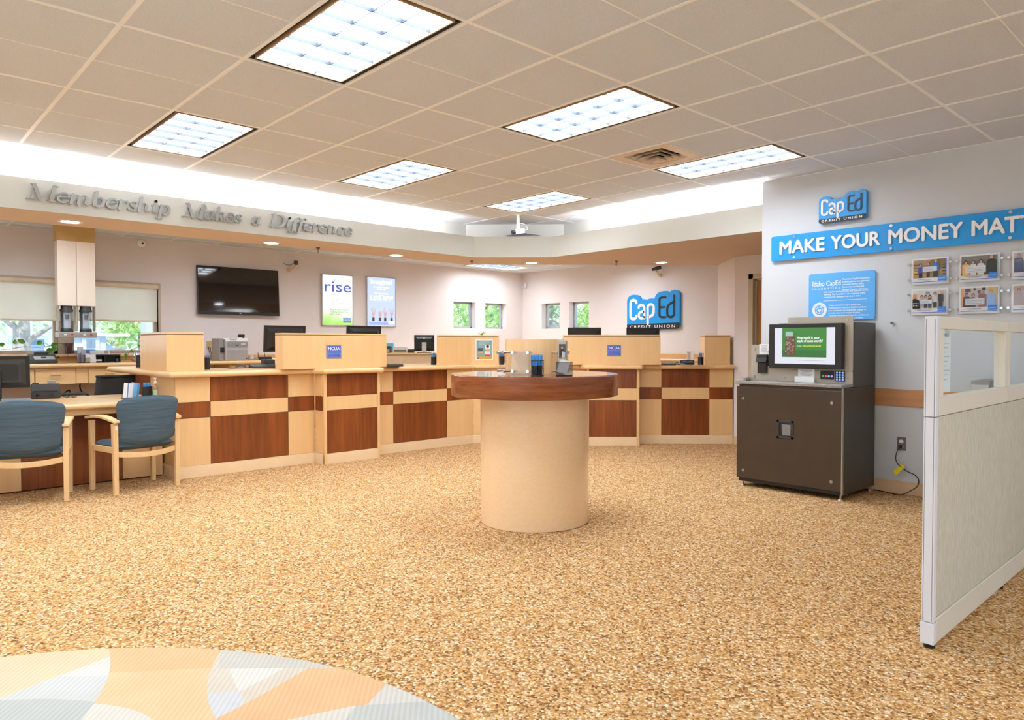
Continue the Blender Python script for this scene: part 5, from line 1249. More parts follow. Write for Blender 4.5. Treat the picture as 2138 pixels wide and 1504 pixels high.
g('f', 0.42, ([(0.46, 0.90), (0.40, 0.98), (0.30, 0.96), (0.24, 0.84), (0.20, 0.3), (0.17, -0.14), (0.10, -0.27), (0.0, -0.26), (-0.04, -0.20)], [0.11, 0.05, 0.06, 0.1, 0.15, 0.1, 0.06, 0.05, 0.11]), ([(0.04, 0.60), (0.40, 0.60)], TN))
g('c', 0.54, (arc(0.29, 0.31, 0.20, 0.30, 60, 315, 14), wv(14, 0.05, 0.15)), ([(0.39, 0.54), (0.40, 0.50)], 0.12))
L_MAT = M('letter_grey', (160, 161, 158), 0.45, metal=0.15, var=0.02)
base_y = lambda u, v: ax(u, v, -3.17)
t = thing('wall_lettering', 'raised grey italic slogan lettering along the fascia above the tellers', 'lettering', (-3.2, 0, 0), PI / 2)
CAP = 0.128
BOLD = 1.42
def word(w, u0, u1, vb, cap=CAP):
    ya, yb = ax(u0, vb, -3.17).y, ax(u1, vb, -3.17).y
    adv = [GL[c][0] - 0.07 for c in w]; tot = sum(adv) * cap; k = (yb - ya) / (tot + 0.02); x = ya
    for c, a in zip(w, adv):
        m = MB()
        for i, (pts_, wd) in enumerate(GL[c][1]):
            P2 = [(x + (p[0] * k + 0.22 * p[1]) * cap - 0.02, BASEZ + p[1] * cap) for p in pts_]
            ws = [(q * BOLD if q > 0.07 else q * 1.15) * cap for q in (wd if isinstance(wd, list) else [wd] * len(P2))]
            m.stroke(P2, ws, -0.036 - 0.0002 * i, 0.022, n=8)
        m.build('letter', L_MAT, t)
        x += a * cap * k
BASEZ = sum(ax(u, v, -3.17).z for u, v in ((75, 414), (390, 452.5), (570, 475), (730, 493))) / 4
word('Membership', 62, 366, 430); word('Makes', 386, 512, 450); word('a', 528, 551, 465); word('Difference', 566, 742, 475)

# ================================================================== ON THE WINDOW WALL
p = ax(412, 553, XW + 0.07); p2 = ax(577, 660, XW + 0.07)
tvw, tvh = 1.19, 0.70
t = thing('television', 'black wall-mounted television reflecting the room', 'television', (XW, p.y, p.z - tvh), PI / 2)
Tm = Matrix.Translation((0, -0.07, 0)) @ Matrix.Rotation(R(-3.5), 4, 'X')
MB(Tm).box(0, tvw, -0.02, 0.016, 0, tvh).build('bezel', BLACK, t, bevel=0.004)
MB(Tm).box(0.012, tvw - 0.012, -0.0212, -0.0195, 0.042, tvh - 0.012).build('screen', M('tv_screen', (26, 22, 18), 0.07, coat=0.4), t)
MB(Tm).box(tvw * 0.5 - 0.016, tvw * 0.5 + 0.012, -0.0215, -0.02, 0.016, 0.028).build('badge', SILVER, t)
MB().box(tvw * 0.3, tvw * 0.7, -0.056, -0.0005, 0.18, 0.52).build('wall_bracket', BLACK, t)

def lightbox(label, u0, v0, u1, v1, art):
    a = ax(u0, v0, XW + 0.045); b = ax(u1, v1, XW + 0.045); w, h = b.y - a.y, a.z - b.z
    t = thing('poster_lightbox', label, 'poster', (XW, a.y, b.z), PI / 2, 'lit posters on the window wall')
    m = MB(); e = 0.014
    for x0, x1, z0, z1 in ((0, w, 0, e), (0, w, h - e, h), (0, e, 0, h), (w - e, w, 0, h)): m.box(x0, x1, -0.045, -0.0005, z0, z1)
    m.build('frame', SILVER, t, bevel=0.003)
    art(t, w, h, e)
def rise(t, w, h, e):
    m, nt, N, L, b = nodes_of('rise_print')
    co = nt.nodes.new('ShaderNodeTexCoord'); sp3 = N.new('ShaderNodeSeparateXYZ'); L.new(co.outputs['Generated'], sp3.inputs[0])
    nz = noise(nt, co.outputs['Generated'], 5, 3)
    ad = N.new('ShaderNodeMath'); ad.operation = 'MULTIPLY_ADD'; ad.inputs[1].default_value = 0.18; L.new(nz, ad.inputs[0]); L.new(sp3.outputs[2], ad.inputs[2])
    xm = N.new('ShaderNodeMath'); xm.operation = 'MULTIPLY_ADD'; xm.inputs[1].default_value = 0.12; L.new(sp3.outputs[0], xm.inputs[0]); L.new(ad.outputs[0], xm.inputs[2])
    c = ramp(nt, xm.outputs[0], [(0.05, rgb((140, 205, 70))), (0.22, rgb((168, 220, 110))), (0.44, rgb((240, 250, 232))), (0.62, rgb((246, 250, 252))), (1.0, rgb((224, 238, 252)))])
    b.inputs['Base Color'].default_value = (0.05, 0.05, 0.05, 1); L.new(c, b.inputs['Emission Color']); b.inputs['Emission Strength'].default_value = 0.72
    MB().box(e, w - e, -0.036, -0.03, e, h - e).build('lit_print', m, t)
    RISE = glow('rise_blue', (86, 96, 190), 0.5); GG = glow('rise_grey', (150, 168, 160), 0.5); GN = glow('rise_green', (70, 130, 60), 0.5)
    text('lettering', 'rise', 0.26, w * 0.5, -0.0366, h * 0.66, RISE, t, 0.0008, 'CENTER', 0.001, width=w * 0.84)
    for k, s_ in enumerate(('Earn higher rates', 'that keep rising', 'with our newest', 'savings account')): text('small_lettering', s_, 0.034, w * 0.5, -0.0366, h * (0.50 - 0.035 * k), GG, t, 0.0006, 'CENTER')
    for k, s_ in enumerate(('Bright opportunities.', 'Helping tomorrow', 'start today.')): text('small_lettering', s_, 0.042, w * 0.26, -0.0366, h * (0.30 - 0.045 * k), GN, t, 0.0006, 'LEFT')
    pr = Print(-0.036); pr.rect(w * 0.67, w * 0.93, h * 0.07, h * 0.16, glow('rise_logo', (110, 160, 226), 0.6)); pr.rect(w * 0.67, w * 0.93, h * 0.065, h * 0.08, glow('rise_logo_dark', (50, 80, 110), 0.5)); pr.build('corner_logo', t)
    text('logo_lettering', 'CapEd', 0.055, w * 0.80, -0.038, h * 0.098, SIGN_WHITE, t, 0.0006, 'CENTER')
    m2 = MB(); m2.stroke([(w * 0.40, h * 0.86), (w * 0.41, h * 0.90)], 0.008, -0.0366, 0.0006); m2.build('print_mark', GG, t)
def imagine(t, w, h, e):
    MB().box(e, w - e, -0.036, -0.03, e, h - e).build('lit_print', glow('imagine_blue', (182, 196, 240), 0.78), t)
    WT = glow('imagine_white', (252, 252, 255), 0.95)
    text('lettering', 'Imagine!', 0.11, w * 0.5, -0.0366, h * 0.86, WT, t, 0.0008, 'CENTER', 0.003, width=w * 0.72)
    text('small_lettering', 'A money market\nyour way', 0.045, w * 0.5, -0.0366, h * 0.78, WT, t, 0.0006, 'CENTER', 0.0008, line=0.85)
    text('small_lettering', 'Earn tiered rates\nup to', 0.04, w * 0.5, -0.0366, h * 0.655, WT, t, 0.0006, 'CENTER', 0.0008, line=0.85)
    text('lettering', '5.25% APY*', 0.11, w * 0.5, -0.0366, h * 0.53, WT, t, 0.0008, 'CENTER', 0.003, width=w * 0.80)
    pr = Print(-0.036); sk = glow('imagine_skin', (214, 172, 158), 0.62); slv = glow('imagine_sleeve', (70, 60, 66), 0.5)
    def hand(x, fingers, s=1.0):
        z = h * 0.22; pw = 0.026 * s
        pr.rect(x - pw * 0.85, x + pw * 0.85, h * 0.11, h * 0.185, slv); pr.rect(x - pw * 0.6, x + pw * 0.6, h * 0.18, z, sk)
        pr.shape(disc(x, z + 0.025 * s, pw, 14, 1, 1.15), sk)
        for k in range(4):
            a = R(-18 + 12 * k); ln = (0.085, 0.1, 0.098, 0.08)[k] if fingers[k] else 0.035
            bx = x - pw * 0.72 + k * pw * 0.48
            m_ = (bx + ln * math.sin(a) * s, z + 0.04 * s + ln * math.cos(a) * s)
            d_ = 0.0058 * s; pr.shape([(bx - d_, z + 0.03 * s), (bx + d_, z + 0.03 * s), (m_[0] + d_ * 0.8, m_[1]), (m_[0] - d_ * 0.8, m_[1])], sk)
        if fingers[4]: pr.shape([(x + pw * 0.6, z + 0.005), (x + pw, z + 0.02), (x + pw * 2.0, z + 0.05 * s), (x + pw * 1.75, z + 0.058 * s)], sk)
    hand(w * 0.22, (1, 1, 1, 1, 1)); hand(w * 0.44, (0, 0, 0, 0, 1)); hand(w * 0.62, (1, 1, 0, 0, 0)); hand(w * 0.84, (1, 1, 1, 1, 1))
    pr.rect(e + 0.02, w - e - 0.02, h * 0.035, h * 0.09, glow('imagine_band', (150, 168, 232), 0.72)); pr.rect(w * 0.72, w * 0.94, h * 0.045, h * 0.12, glow('imagine_logo', (214, 232, 252), 0.85))
    pr.build('hands_print', t)
lightbox('lit white and green poster reading rise, next to the television', 672, 571, 738, 681, rise)
lightbox('lit lavender poster reading Imagine with four raised hands', 766, 576.5, 827, 683, imagine)

# cameras and sensors
def wall_camera(label, loc, rz, ang):
    t = thing('security_camera', label, 'camera', loc, rz, 'black security cameras on cream wall arms')
    arm = M('camera_arm', (222, 196, 152), 0.5)
    m = MB(); m.cyl((0, -0.0005, 0), (0, -0.012, 0), 0.035, n=24); m.build('wall_plate', arm, t, smooth=True)
    m = MB(); m.tube([(0, -0.01, 0.0), (0.01, -0.06, 0.005), (0.03, -0.11, 0.03), (0.05, -0.15, 0.075)], [0.022, 0.018, 0.015, 0.013], 12); m.build('arm', arm, t, smooth=True)
    Tm = Matrix.Translation((0.05, -0.15, 0.105)) @ Matrix.Rotation(ang, 4, 'Z') @ Matrix.Rotation(R(12), 4, 'X')
    m = MB(Tm); m.box(-0.028, 0.028, -0.055, 0.06, -0.026, 0.028); m.build('housing', BLACK, t, bevel=0.004)
    m = MB(Tm); m.cyl((0, -0.055, 0), (0, -0.095, 0), 0.022, 0.024, n=20); m.build('lens', BLACK_GLOSS, t, smooth=True)
    m = MB(); m.tube(smooth_path([(0.05, -0.11, 0.11), (-0.0, -0.07, 0.075), (-0.05, -0.05, 0.07), (-0.08, -0.002, 0.1)]), 0.0035, 6); m.build('cable', BLACK, t)
q = ax(603, 564, XW); wall_camera('black security camera on a cream arm between television and rise poster', tuple(q), PI / 2, R(-20))
q = ay(1379, 575, YW); t_ = wall_camera('black security camera on a cream arm above the large logo sign', tuple(q), 0, R(-75))
q = ax(295, 509.5, XW)
t = thing('wall_sensor', 'round white sensor with a black eye high on the window wall', 'sensor', tuple(q), PI / 2)
m = MB(); T_ = Matrix.Rotation(PI / 2, 4, 'X'); m = MB(T_); m.lathe([(0, 0.045), (0.03, 0.042), (0.05, 0.03), (0.056, 0.012), (0.056, 0.0005), (0, 0.0005)], n=28); m.build('shell', WHITE, t, smooth=True)
MB().cyl((0.005, -0.0445, 0.003), (0.005, -0.047, 0.003), 0.013, n=16).build('eye', BLACK, t)
q = az(1136, 571, ZT)
t = thing('dome_camera', 'small dark dome camera on the ceiling near the far corner', 'camera', (q.x, q.y, ZT - 0.0045))
MB().lathe([(0, -0.028), (0.06, -0.028), (0.066, -0.02), (0.066, -0.0005), (0, -0.0005)], n=28).build('base', WHITE, t, smooth=True)
MB().lathe([(0.05, -0.028), (0.046, -0.05), (0.03, -0.066), (0, -0.072)], n=24).build('dome', BLACK_GLOSS, t, smooth=True)
q = ay(1099, 596, YW)
solo('motion_sensor', MB().box(-0.03, 0.03, -0.045, -0.0005, -0.055, 0.055), WHITE, 'small white motion sensor just right of the far wall corner', 'sensor', (max(q.x, XW + 0.05), YW, q.z), 0, bevel=0.012, seg=3)
q = az(1082, 446, ZC)
t = thing('ceiling_camera', 'white security camera hanging on a pole from the ceiling', 'camera', (q.x, q.y, ZC - 0.0045))
cd = (ZC - 0.0045) - al(1082, 484, (q.x, q.y), YAW + PI / 2).z
m = MB(); m.cyl((0, 0, -0.0005), (0, 0, -0.012), 0.04, n=24); m.build('ceiling_plate', WHITE, t, smooth=True)
m = MB(); m.cyl((0, 0, -0.012), (0, 0, -cd * 0.6), 0.019, n=18); m.cyl((0, 0, -cd * 0.6), (0, 0, -cd * 0.82), 0.022, n=18); m.cyl((0, 0, -cd * 0.82), (0, 0, -cd + 0.03), 0.01, n=12); m.build('pole', WHITE, t, smooth=True)
RC = Matrix.Translation((0, 0, -cd)) @ Matrix.Rotation(YAW - PI / 2 - R(62), 4, 'Z') @ Matrix.Rotation(R(10), 4, 'X')
m = MB(RC); m.box(-0.03, 0.03, -0.045, 0.075, -0.028, 0.03); m.build('housing', WHITE, t, bevel=0.006)
m = MB(RC); m.cyl((0, -0.045, 0), (0, -0.085, 0), 0.025, n=20); m.build('lens_barrel', BLACK, t, smooth=True)
m = MB(RC); m.tube(smooth_path([(0.0, 0.075, 0.01), (0.02, 0.12, 0.015), (0.01, 0.11, 0.07), (0.0, 0.06, 0.095), (0.0, 0.02, 0.09)]), 0.004, 6); m.build('cable', WHITE, t)

# ================================================================== BACK COUNTER UNDER THE WINDOWS
BC = 1.05; BXF = -6.15
solo('back_worktop', MB().prism([(BXF, -3.4), (BXF, 7.62), (-1.6, 7.62), (-1.6, YW - 0.02), (XW + 0.02, YW - 0.02), (XW + 0.02, -3.4)], BC - 0.05, BC), MAPLE_Y, 'long maple back counter top under the windows behind the tellers', 'counter top', bevel=0.022, seg=4)
sp1 = MB(); sp1.box(XW + 0.016, XW + 0.036, -3.4, YW - 0.02, BC + 0.0005, 1.121); sp1.box(XW + 0.036, -1.6, YW - 0.036, YW - 0.016, BC + 0.0005, 1.121)
solo('backsplash', sp1, wood('maple_splash', (216, 162, 96), (228, 178, 112), (14, 1.6, 14)), 'low maple backsplash strip along the wall behind the back counter', 'backsplash')
def drawer_unit(label, y0, y1, front=True):
    t = thing('drawer_unit', label, 'drawer', (BXF, y0, 0.80), PI / 2, 'drawers hung under the back counter')
    w = y1 - y0
    MB().box(0.0, w, 0.065, 0.50, 0.02, 0.1975).build('carcass', MAPLE_H, t)
    if front:
        d_ = MB().box(0.004, w - 0.004, 0.045, 0.0645, 0.0, 0.175).build('drawer_front', MAPLE_H, t, bevel=0.003)
        m = MB(); m.tube(smooth_path([(w / 2 - 0.045, 0.045, 0.115), (w / 2 - 0.045, 0.018, 0.112), (w / 2, 0.014, 0.112), (w / 2 + 0.045, 0.018, 0.112), (w / 2 + 0.045, 0.045, 0.115)]), 0.006, 8); m.build('handle', STEEL, d_, smooth=True)
    else: MB().box(0.0, w, 0.055, 0.0645, 0.005, 0.19).build('filler_panel', MAPLE_H, t)
drawer_unit('drawer with a bow handle under the window counter, right of the desk monitor', -0.04, 0.372)
drawer_unit('plain maple filler between the two drawers under the window counter', 0.376, 0.498, False)
drawer_unit('drawer with a bow handle under the window counter, above the charcoal office chair', 0.502, 0.96)
drawer_unit('drawer under the window counter hidden behind the desk monitors', -0.90, -0.044)
for y in (0.16, 1.9, -1.4): solo('counter_support', MB().box(-6.45, -6.25, y - 0.02, y + 0.02, 0.001, 0.799), RAIL_WOOD, 'upright maple support panel under the back counter', 'support', (0, 0, 0), 0, 'supports under the back counter')
random.seed(11)
for k, (y, z) in enumerate(((0.10, 0.62), (0.55, 0.60), (0.72, 0.55))):
    pts = [(XW + 0.03, y + random.uniform(-0.1, 0.1), 0.95), (-6.62, y - 0.05, z + 0.1), (-6.55, y + 0.12, z), (-6.6, y + 0.28, z + 0.08), (-6.68, y + 0.2, z - 0.16), (-6.58, y - 0.1, 0.3), (-6.6, y - 0.15, 0.01)]
    solo('dangling_cable', MB().tube(smooth_path(pts), 0.009, 7), BLACK, 'black cable bundle hanging under the window counter', 'cable', (0, 0, 0), 0, 'cables under the window counter', smooth=True)

# base cabinets hidden below the rest of the run
def base_cab(label, y0, y1):
    t = thing('base_cabinet', label, 'cabinet', (-6.19, y0, 0), PI / 2, 'maple base cabinets under the back counter'); w = y1 - y0
    MB().box(0, w, 0.02, 0.57, 0.001, 0.9985).build('body', MAPLE, t); 
    for a, b in ((0.004, w / 2 - 0.003), (w / 2 + 0.003, w - 0.004)):
        d_ = MB().box(a, b, 0.0, 0.0195, 0.08, 0.985).build('door', MAPLE, t, bevel=0.002); MB().box(b - 0.05 if a < 0.1 else a + 0.04, b - 0.04 if a < 0.1 else a + 0.05, -0.02, -0.0005, 0.5, 0.62).build('handle', STEEL, d_)
for k in range(4): base_cab('maple base cabinet under the back counter behind the teller stations', 2.2 + 1.25 * k, 3.44 + 1.25 * k)

# credenza behind the middle teller station
ca, cb = az(809, 737.5, 1.15), az(912, 737.5, 1.15)
ang = math.atan2(cb.y - ca.y, cb.x - ca.x); ln = math.hypot(cb.x - ca.x, cb.y - ca.y) + 0.25
t = thing('credenza', 'maple credenza with equipment on it between the two left teller screens', 'credenza', (ca.x, ca.y, 0), ang)
MB().box(-0.3, ln, 0.012, 0.55, 0.001, 1.124).build('body', MAPLE_PALE, t, bevel=0.002)
MB().box(-0.32, ln + 0.02, -0.012, 0.56, 1.1255, 1.15).build('slab', MAPLE_H, t, bevel=0.004)
def cred(u, v, dy=0.2):
    p = al(u, v, (ca.x - math.sin(ang) * dy, ca.y + math.cos(ang) * dy), ang); return p
q = cred(837, 737); t = thing('document_scanner', 'low pale grey printer on the maple credenza', 'printer', (q.x, q.y, 1.15), ang)
MB().box(-0.10, 0.09, -0.09, 0.12, 0.0006, 0.10).build('body', LGREY, t, bevel=0.012, seg=3); MB().box(-0.085, 0.095, -0.0915, -0.0885, 0.02, 0.045).build('paper_slot', CHARCOAL, t)
q = cred(812, 737); t = thing('receipt_printer', 'dark receipt printer at the left end of the maple credenza', 'printer', (q.x, q.y, 1.15), ang)
MB().box(-0.04, 0.035, -0.06, 0.08, 0.0006, 0.105).build('body', CHARCOAL, t, bevel=0.012); MB().box(-0.03, 0.02, -0.0615, -0.0585, 0.012, 0.06).build('front_panel', GREY, t)
q = cred(814, 718, 0.42); solo('tissue_box', MB().box(-0.06, 0.06, -0.05, 0.05, 0.0, 0.145), paint((90, 176, 206)), 'teal box standing behind the printers on the maple credenza', 'box', (q.x, q.y, 1.151), ang, bevel=0.003)
q = cred(859, 737); t = thing('label_printer', 'small black tray-shaped device left of the credenza monitor', 'device', (q.x, q.y, 1.15), ang)
MB().box(-0.048, 0.042, -0.05, 0.06, 0.0006, 0.06).build('body', BLACK, t, bevel=0.006); MB().box(-0.044, 0.038, -0.052, -0.05, 0.05, 0.058).build('rim_strip', GREY, t)
q = cred(886, 737); monitor('monitor on the maple credenza seen from behind, with a pale stand and round badge', (q.x, q.y, 1.15), ang + R(6), 0.30, 0.245, 0.025, R(3), logo=True)

# monitors behind the screens
def ctr(u, v, x): p = ax(u, v, x); return (p.x, p.y, CT)
monitor('black monitor tilted up behind the left end of the long screen near the card printer', ctr(594, 740, -3.93), PI / 2 + R(4), 0.50, 0.30, 0.175, R(5), 'black monitors behind the teller screens')
monitor('black monitor peeking over the long screen below the lit posters', ctr(759, 740, -3.93), PI / 2 + R(3), 0.485, 0.30, 0.19, R(4), 'black monitors behind the teller screens')
q = al(1220, 740, dg(0, 0.5), A45); monitor('black monitor peeking over the right screen, below the far right small window', (q.x, q.y, CT), A45, 0.455, 0.29, 0.195, R(3), 'black monitors behind the teller screens')
q = al(1342, 740, dg(0, 0.5), A45); monitor('black monitor peeking over the right screen, below the large logo sign', (q.x, q.y, CT), A45, 0.445, 0.29, 0.195, R(3), 'black monitors behind the teller screens')

# things on the teller counter
def onct(u, v): q = az(u, v, CT); return (q.x, q.y)
pen_cup('black pen cup beside the square maple box', onct(433, 772), CT, 0.026, 0.125, 7)
pen_cup('black pen cup left of the bent maple screen', onct(905.5, 761.8), CT, 0.034, 0.10, 9)
pen_cup('black pen cup right of the bent maple screen', onct(1047.5, 762), CT, 0.034, 0.105, 9)
pen_cup('black pen cup beside the narrow right-end box', onct(1463, 762), CT, 0.036, 0.098, 9)
def pad(label, p, rz, w, d):
    return solo('mouse_pad', MB().prism(rrect(-w / 2, w / 2, -d / 2, d / 2, 0.012), 0.0006, 0.004), BLACK, label, 'mouse pad', (p[0], p[1], CT), rz)
mp = onct(503, 768.6); pad('thin black mouse pad on the counter between square box and long screen', mp, PI / 2, 0.30, 0.2)
t = thing('computer_mouse', 'black computer mouse with silver sides on the mouse pad', 'mouse', (mp[0], mp[1], CT + 0.0045), PI / 2 + R(50))
m = MB()
def mouse(a, b):
    u_, v_ = a * 2 - 1, b * 2 - 1; r = max(0.0, 1 - u_ * u_) ** 0.5
    return (v_ * 0.032 * max(r, 0.0), u_ * 0.06, 0.036 * max(0.0, (1 - u_ * u_) * (1 - 0.85 * v_ * v_)) ** 0.6 * (1 - 0.2 * u_))
m.grid(mouse, 16, 12); m.build('shell', CHARCOAL, t, smooth=True)
m = MB(); m.cyl((-0.004, 0.03, 0.03), (0.004, 0.03, 0.03), 0.008, n=14); m.build('wheel', GREY, t)
m = MB(); m.tube([(0.02, -0.03, 0.021), (0.026, 0.0, 0.024), (0.022, 0.03, 0.02)], 0.003, 6); m.build('side_trim', SILVER, t)
kp_ = onct(557, 768.2)
t = thing('check_scanner', 'dark cheque scanner with a chained pen at the left end of the long screen', 'scanner', (kp_[0], kp_[1], CT), PI / 2)
m = MB(); m.extrude([(-0.17, -0.06, 0.0006), (-0.17, 0.08, 0.0006), (-0.17, 0.08, 0.04), (-0.17, -0.06, 0.018)], (0.30, 0, 0)); m.build('base', CHARCOAL, t, bevel=0.004)
MB().box(0.0, 0.13, 0.081, 0.16, 0.0006, 0.09).build('rear_block', CHARCOAL, t, bevel=0.005)
MB().cyl((0.01, 0.0, 0.032), (-0.02, 0.01, 0.12), 0.003, n=8).build('chain_pen', BLACK, t)
q = onct(820, 766); laptop('dark wedge-shaped keypad right of the long screen with the blue plate', (q[0], q[1], CT), PI / 2, 0.2, 0.14, 0.028)
q = onct(1400, 763); t = thing('signature_pad', 'flat dark signature pad right of the screen behind the round table', 'device', (q[0], q[1], CT), A45)
MB().box(-0.11, 0.06, -0.05, 0.07, 0.0006, 0.026).build('base', CHARCOAL, t, bevel=0.006); MB().box(-0.09, 0.04, -0.03, 0.05, 0.0262, 0.028).build('screen', GREY, t)
m = MB(); m.tube(smooth_path([(0.055, 0.0, 0.02), (0.09, 0.02, 0.03), (0.12, 0.0, 0.012), (0.10, 0.04, 0.008), (0.06, 0.06, 0.01)]), 0.005, 6); m.build('cable', BLACK, t)
q = onct(1435, 762); t = thing('desk_plaque', 'black desk plaque with white lettering near the narrow right-end box', 'plaque', (q[0], q[1], CT), A45)
MB().box(-0.088, 0.088, -0.004, 0.004, 0.0006, 0.058).build('plate', SIGN_BLACK, t, bevel=0.001); MB().box(-0.085, 0.085, -0.002, 0.03, 0.0003, 0.004).build('foot', SIGN_BLACK, t)
text('lettering', 'Next Transaction Please', 0.017, 0.0, -0.0046, 0.032, SIGN_WHITE, t, 0.0006, 'CENTER', 0.0004, width=0.14)
MB().plate([(-0.084, 0.004), (-0.02, 0.004), (-0.035, 0.016), (-0.084, 0.020)], -0.0046, 0.0006).build('swoosh', paint((150, 190, 226)), t)
q = al(1441, 750, dg(0, 0.35), A45); t = thing('card_stand', 'white card stand behind the black desk plaque', 'card stand', (q.x, q.y, CT), A45)
MB().box(-0.045, 0.045, 0, 0.006, 0.0006, 0.17).build('sheet', PAPER, t); MB().box(-0.035, 0.005, -0.0012, -0.0004, 0.03, 0.155).build('print_panel', paint((206, 196, 190)), t); MB().box(-0.045, 0.045, -0.01, 0.05, 0.0003, 0.003).build('foot', PAPER, t)

# small sprig on top of the bent screen and a little figurine
q = az(1006, 700.5, 1.40); q = Vector((-3.33, ax(1006, 700, -3.33).y, 1.40)) if False else al(1006, 700, (DO[0] - 0.16, DO[1] + 0.12), A45)
t = thing('sprig_ornament', 'tiny green sprig ornament on top of the bent maple screen', 'ornament', (q.x, q.y, 1.40), A45)
m = MB(); m.cyl((0, 0, 0.0005), (0, 0, 0.01), 0.02, 0.014, n=16); m.build('pebble_base', STEM, t)
for a, l in ((0.5, 0.06), (-0.4, 0.035), (1.0, 0.05), (-1.1, 0.05), (0.1, 0.03)):
    m = MB(); e_ = (l * math.sin(a) * 1.2, 0.004, 0.01 + l * math.cos(a) * 0.8); m.tube([(0, 0, 0.008), (e_[0] * 0.6, 0, e_[2] * 0.7), e_], [0.004, 0.006, 0.001], 6); m.build('leaf', LEAF, t)
q = onct(1052, 758); solo('wood_figurine', MB().lathe([(0, 0.0006), (0.018, 0.001), (0.02, 0.03), (0.012, 0.06), (0.016, 0.085), (0.012, 0.11), (0.005, 0.135), (0, 0.15)], n=18), RAIL_WOOD, 'small wooden figurine behind the pen cup right of the bent screen', 'figurine', (q[0] - 0.08, q[1] + 0.08, CT), 0, smooth=True)

# card printer and its neighbours on the back counter
def onbc(u, x=-6.5): q = ax(u, 752, x); return (q.x, q.y)
q = onbc(481, -6.42)
t = thing('card_printer', 'boxy grey card printer on the back counter between square box and long screen', 'printer', (q[0], q[1], BC), PI / 2 + R(6))
MB().box(-0.13, 0.20, -0.12, 0.16, 0.001, 0.30).build('body', M('printer_grey', (176, 168, 164), 0.5), t, bevel=0.008)
MB().box(-0.2, -0.132, -0.08, 0.14, 0.001, 0.315).build('card_hopper', M('printer_grey_dark', (150, 144, 140), 0.5), t, bevel=0.006)
MB().box(-0.185, -0.138, -0.10, -0.081, 0.12, 0.185).build('card_slot', BLACK, t)
m = MB(); m.plate([(-0.128, 0.301), (-0.075, 0.318), (-0.06, 0.286), (0.03, 0.286), (0.045, 0.318), (0.2, 0.318), (0.2, 0.27), (-0.128, 0.27)], -0.124, 0.27); m.build('lid', WHITE, t, bevel=0.003)
MB().box(-0.10, 0.192, -0.1235, -0.1205, 0.185, 0.262).build('control_panel', M('printer_panel', (140, 136, 134), 0.4), t, bevel=0.002)
MB().box(0.095, 0.165, -0.126, -0.1236, 0.222, 0.248).build('display', LGREY, t)
MB().box(0.02, 0.06, -0.126, -0.1236, 0.208, 0.222).build('output_slot', CHARCOAL, t)
MB().box(-0.10, 0.192, -0.1225, -0.1205, 0.01, 0.15).build('lower_panel', M('printer_low', (158, 150, 146), 0.45), t, bevel=0.002)
MB().box(0.165, 0.185, -0.1235, -0.1226, 0.02, 0.034).build('badge', BLACK, t)
MB().cyl((-0.055, -0.1236, 0.235), (-0.055, -0.127, 0.235), 0.006, n=12).build('button', WHITE, t)
q = onbc(503, -6.62); t = thing('webcam_stand', 'black camera on a stalk behind the card printer', 'camera', (q[0], q[1], BC), PI / 2)
MB().box(-0.05, 0.05, -0.02, 0.02, 0.001, 0.01).build('foot', BLACK, t); MB().box(0.03, 0.05, -0.01, 0.01, 0.01, 0.34).build('stalk', BLACK, t); MB().box(-0.035, 0.052, -0.02, 0.02, 0.33, 0.375).build('camera_head', BLACK, t, bevel=0.003)
q = onbc(528, -6.4); t = thing('tape_dispenser', 'grey tape dispenser on the back counter right of the card printer', 'tape dispenser', (q[0], q[1], BC), PI / 2)
m = MB(); m.plate([(-0.075, 0.001), (0.07, 0.001), (0.075, 0.03), (0.03, 0.04), (0.0, 0.055), (-0.045, 0.05), (-0.075, 0.025)], -0.025, 0.05); m.build('body', GREY, t, bevel=0.006); MB().cyl((-0.02, -0.027, 0.042), (-0.02, 0.027, 0.042), 0.028, n=20).build('tape_roll', LGREY, t, smooth=True)
q = onbc(553, -6.45); t = thing('network_box', 'low black router with two aerials on the back counter', 'router', (q[0], q[1], BC), PI / 2)
MB().box(-0.085, 0.085, -0.05, 0.05, 0.001, 0.045).build('body', BLACK, t, bevel=0.004)
for x in (-0.075, 0.02): MB().cyl((x, 0.045, 0.04), (x - 0.006, 0.05, 0.105), 0.005, n=8).build('aerial', BLACK, t)
solo('paper_cube', MB().box(-0.02, 0.02, -0.02, 0.02, 0.001, 0.03), PAPER, 'small white note cube beside the black router', 'note cube', (q[0] + 0.13, q[1] + 0.075, BC), 0, bevel=0.002)
oq = ax(436.5, 721, XW); outlet('almond wall outlet with two plugs left of the card printer', Vector((XW, oq.y, oq.z)), PI / 2, ALMOND)
m = MB()
for dx in (-0.01, 0.012): m.tube(smooth_path([(XW + 0.012, oq.y + dx, oq.z - 0.03), (XW + 0.04, oq.y + dx + 0.01, oq.z - 0.12), (XW + 0.1, oq.y + 0.10 + dx, BC + 0.07), (XW + 0.14, oq.y + 0.20 + dx, BC + 0.012)]), 0.0045, 6)
solo('printer_cables', m, BLACK, 'pair of black cables from the almond outlet to the card printer', 'cable', (0, 0, 0), 0, smooth=True)

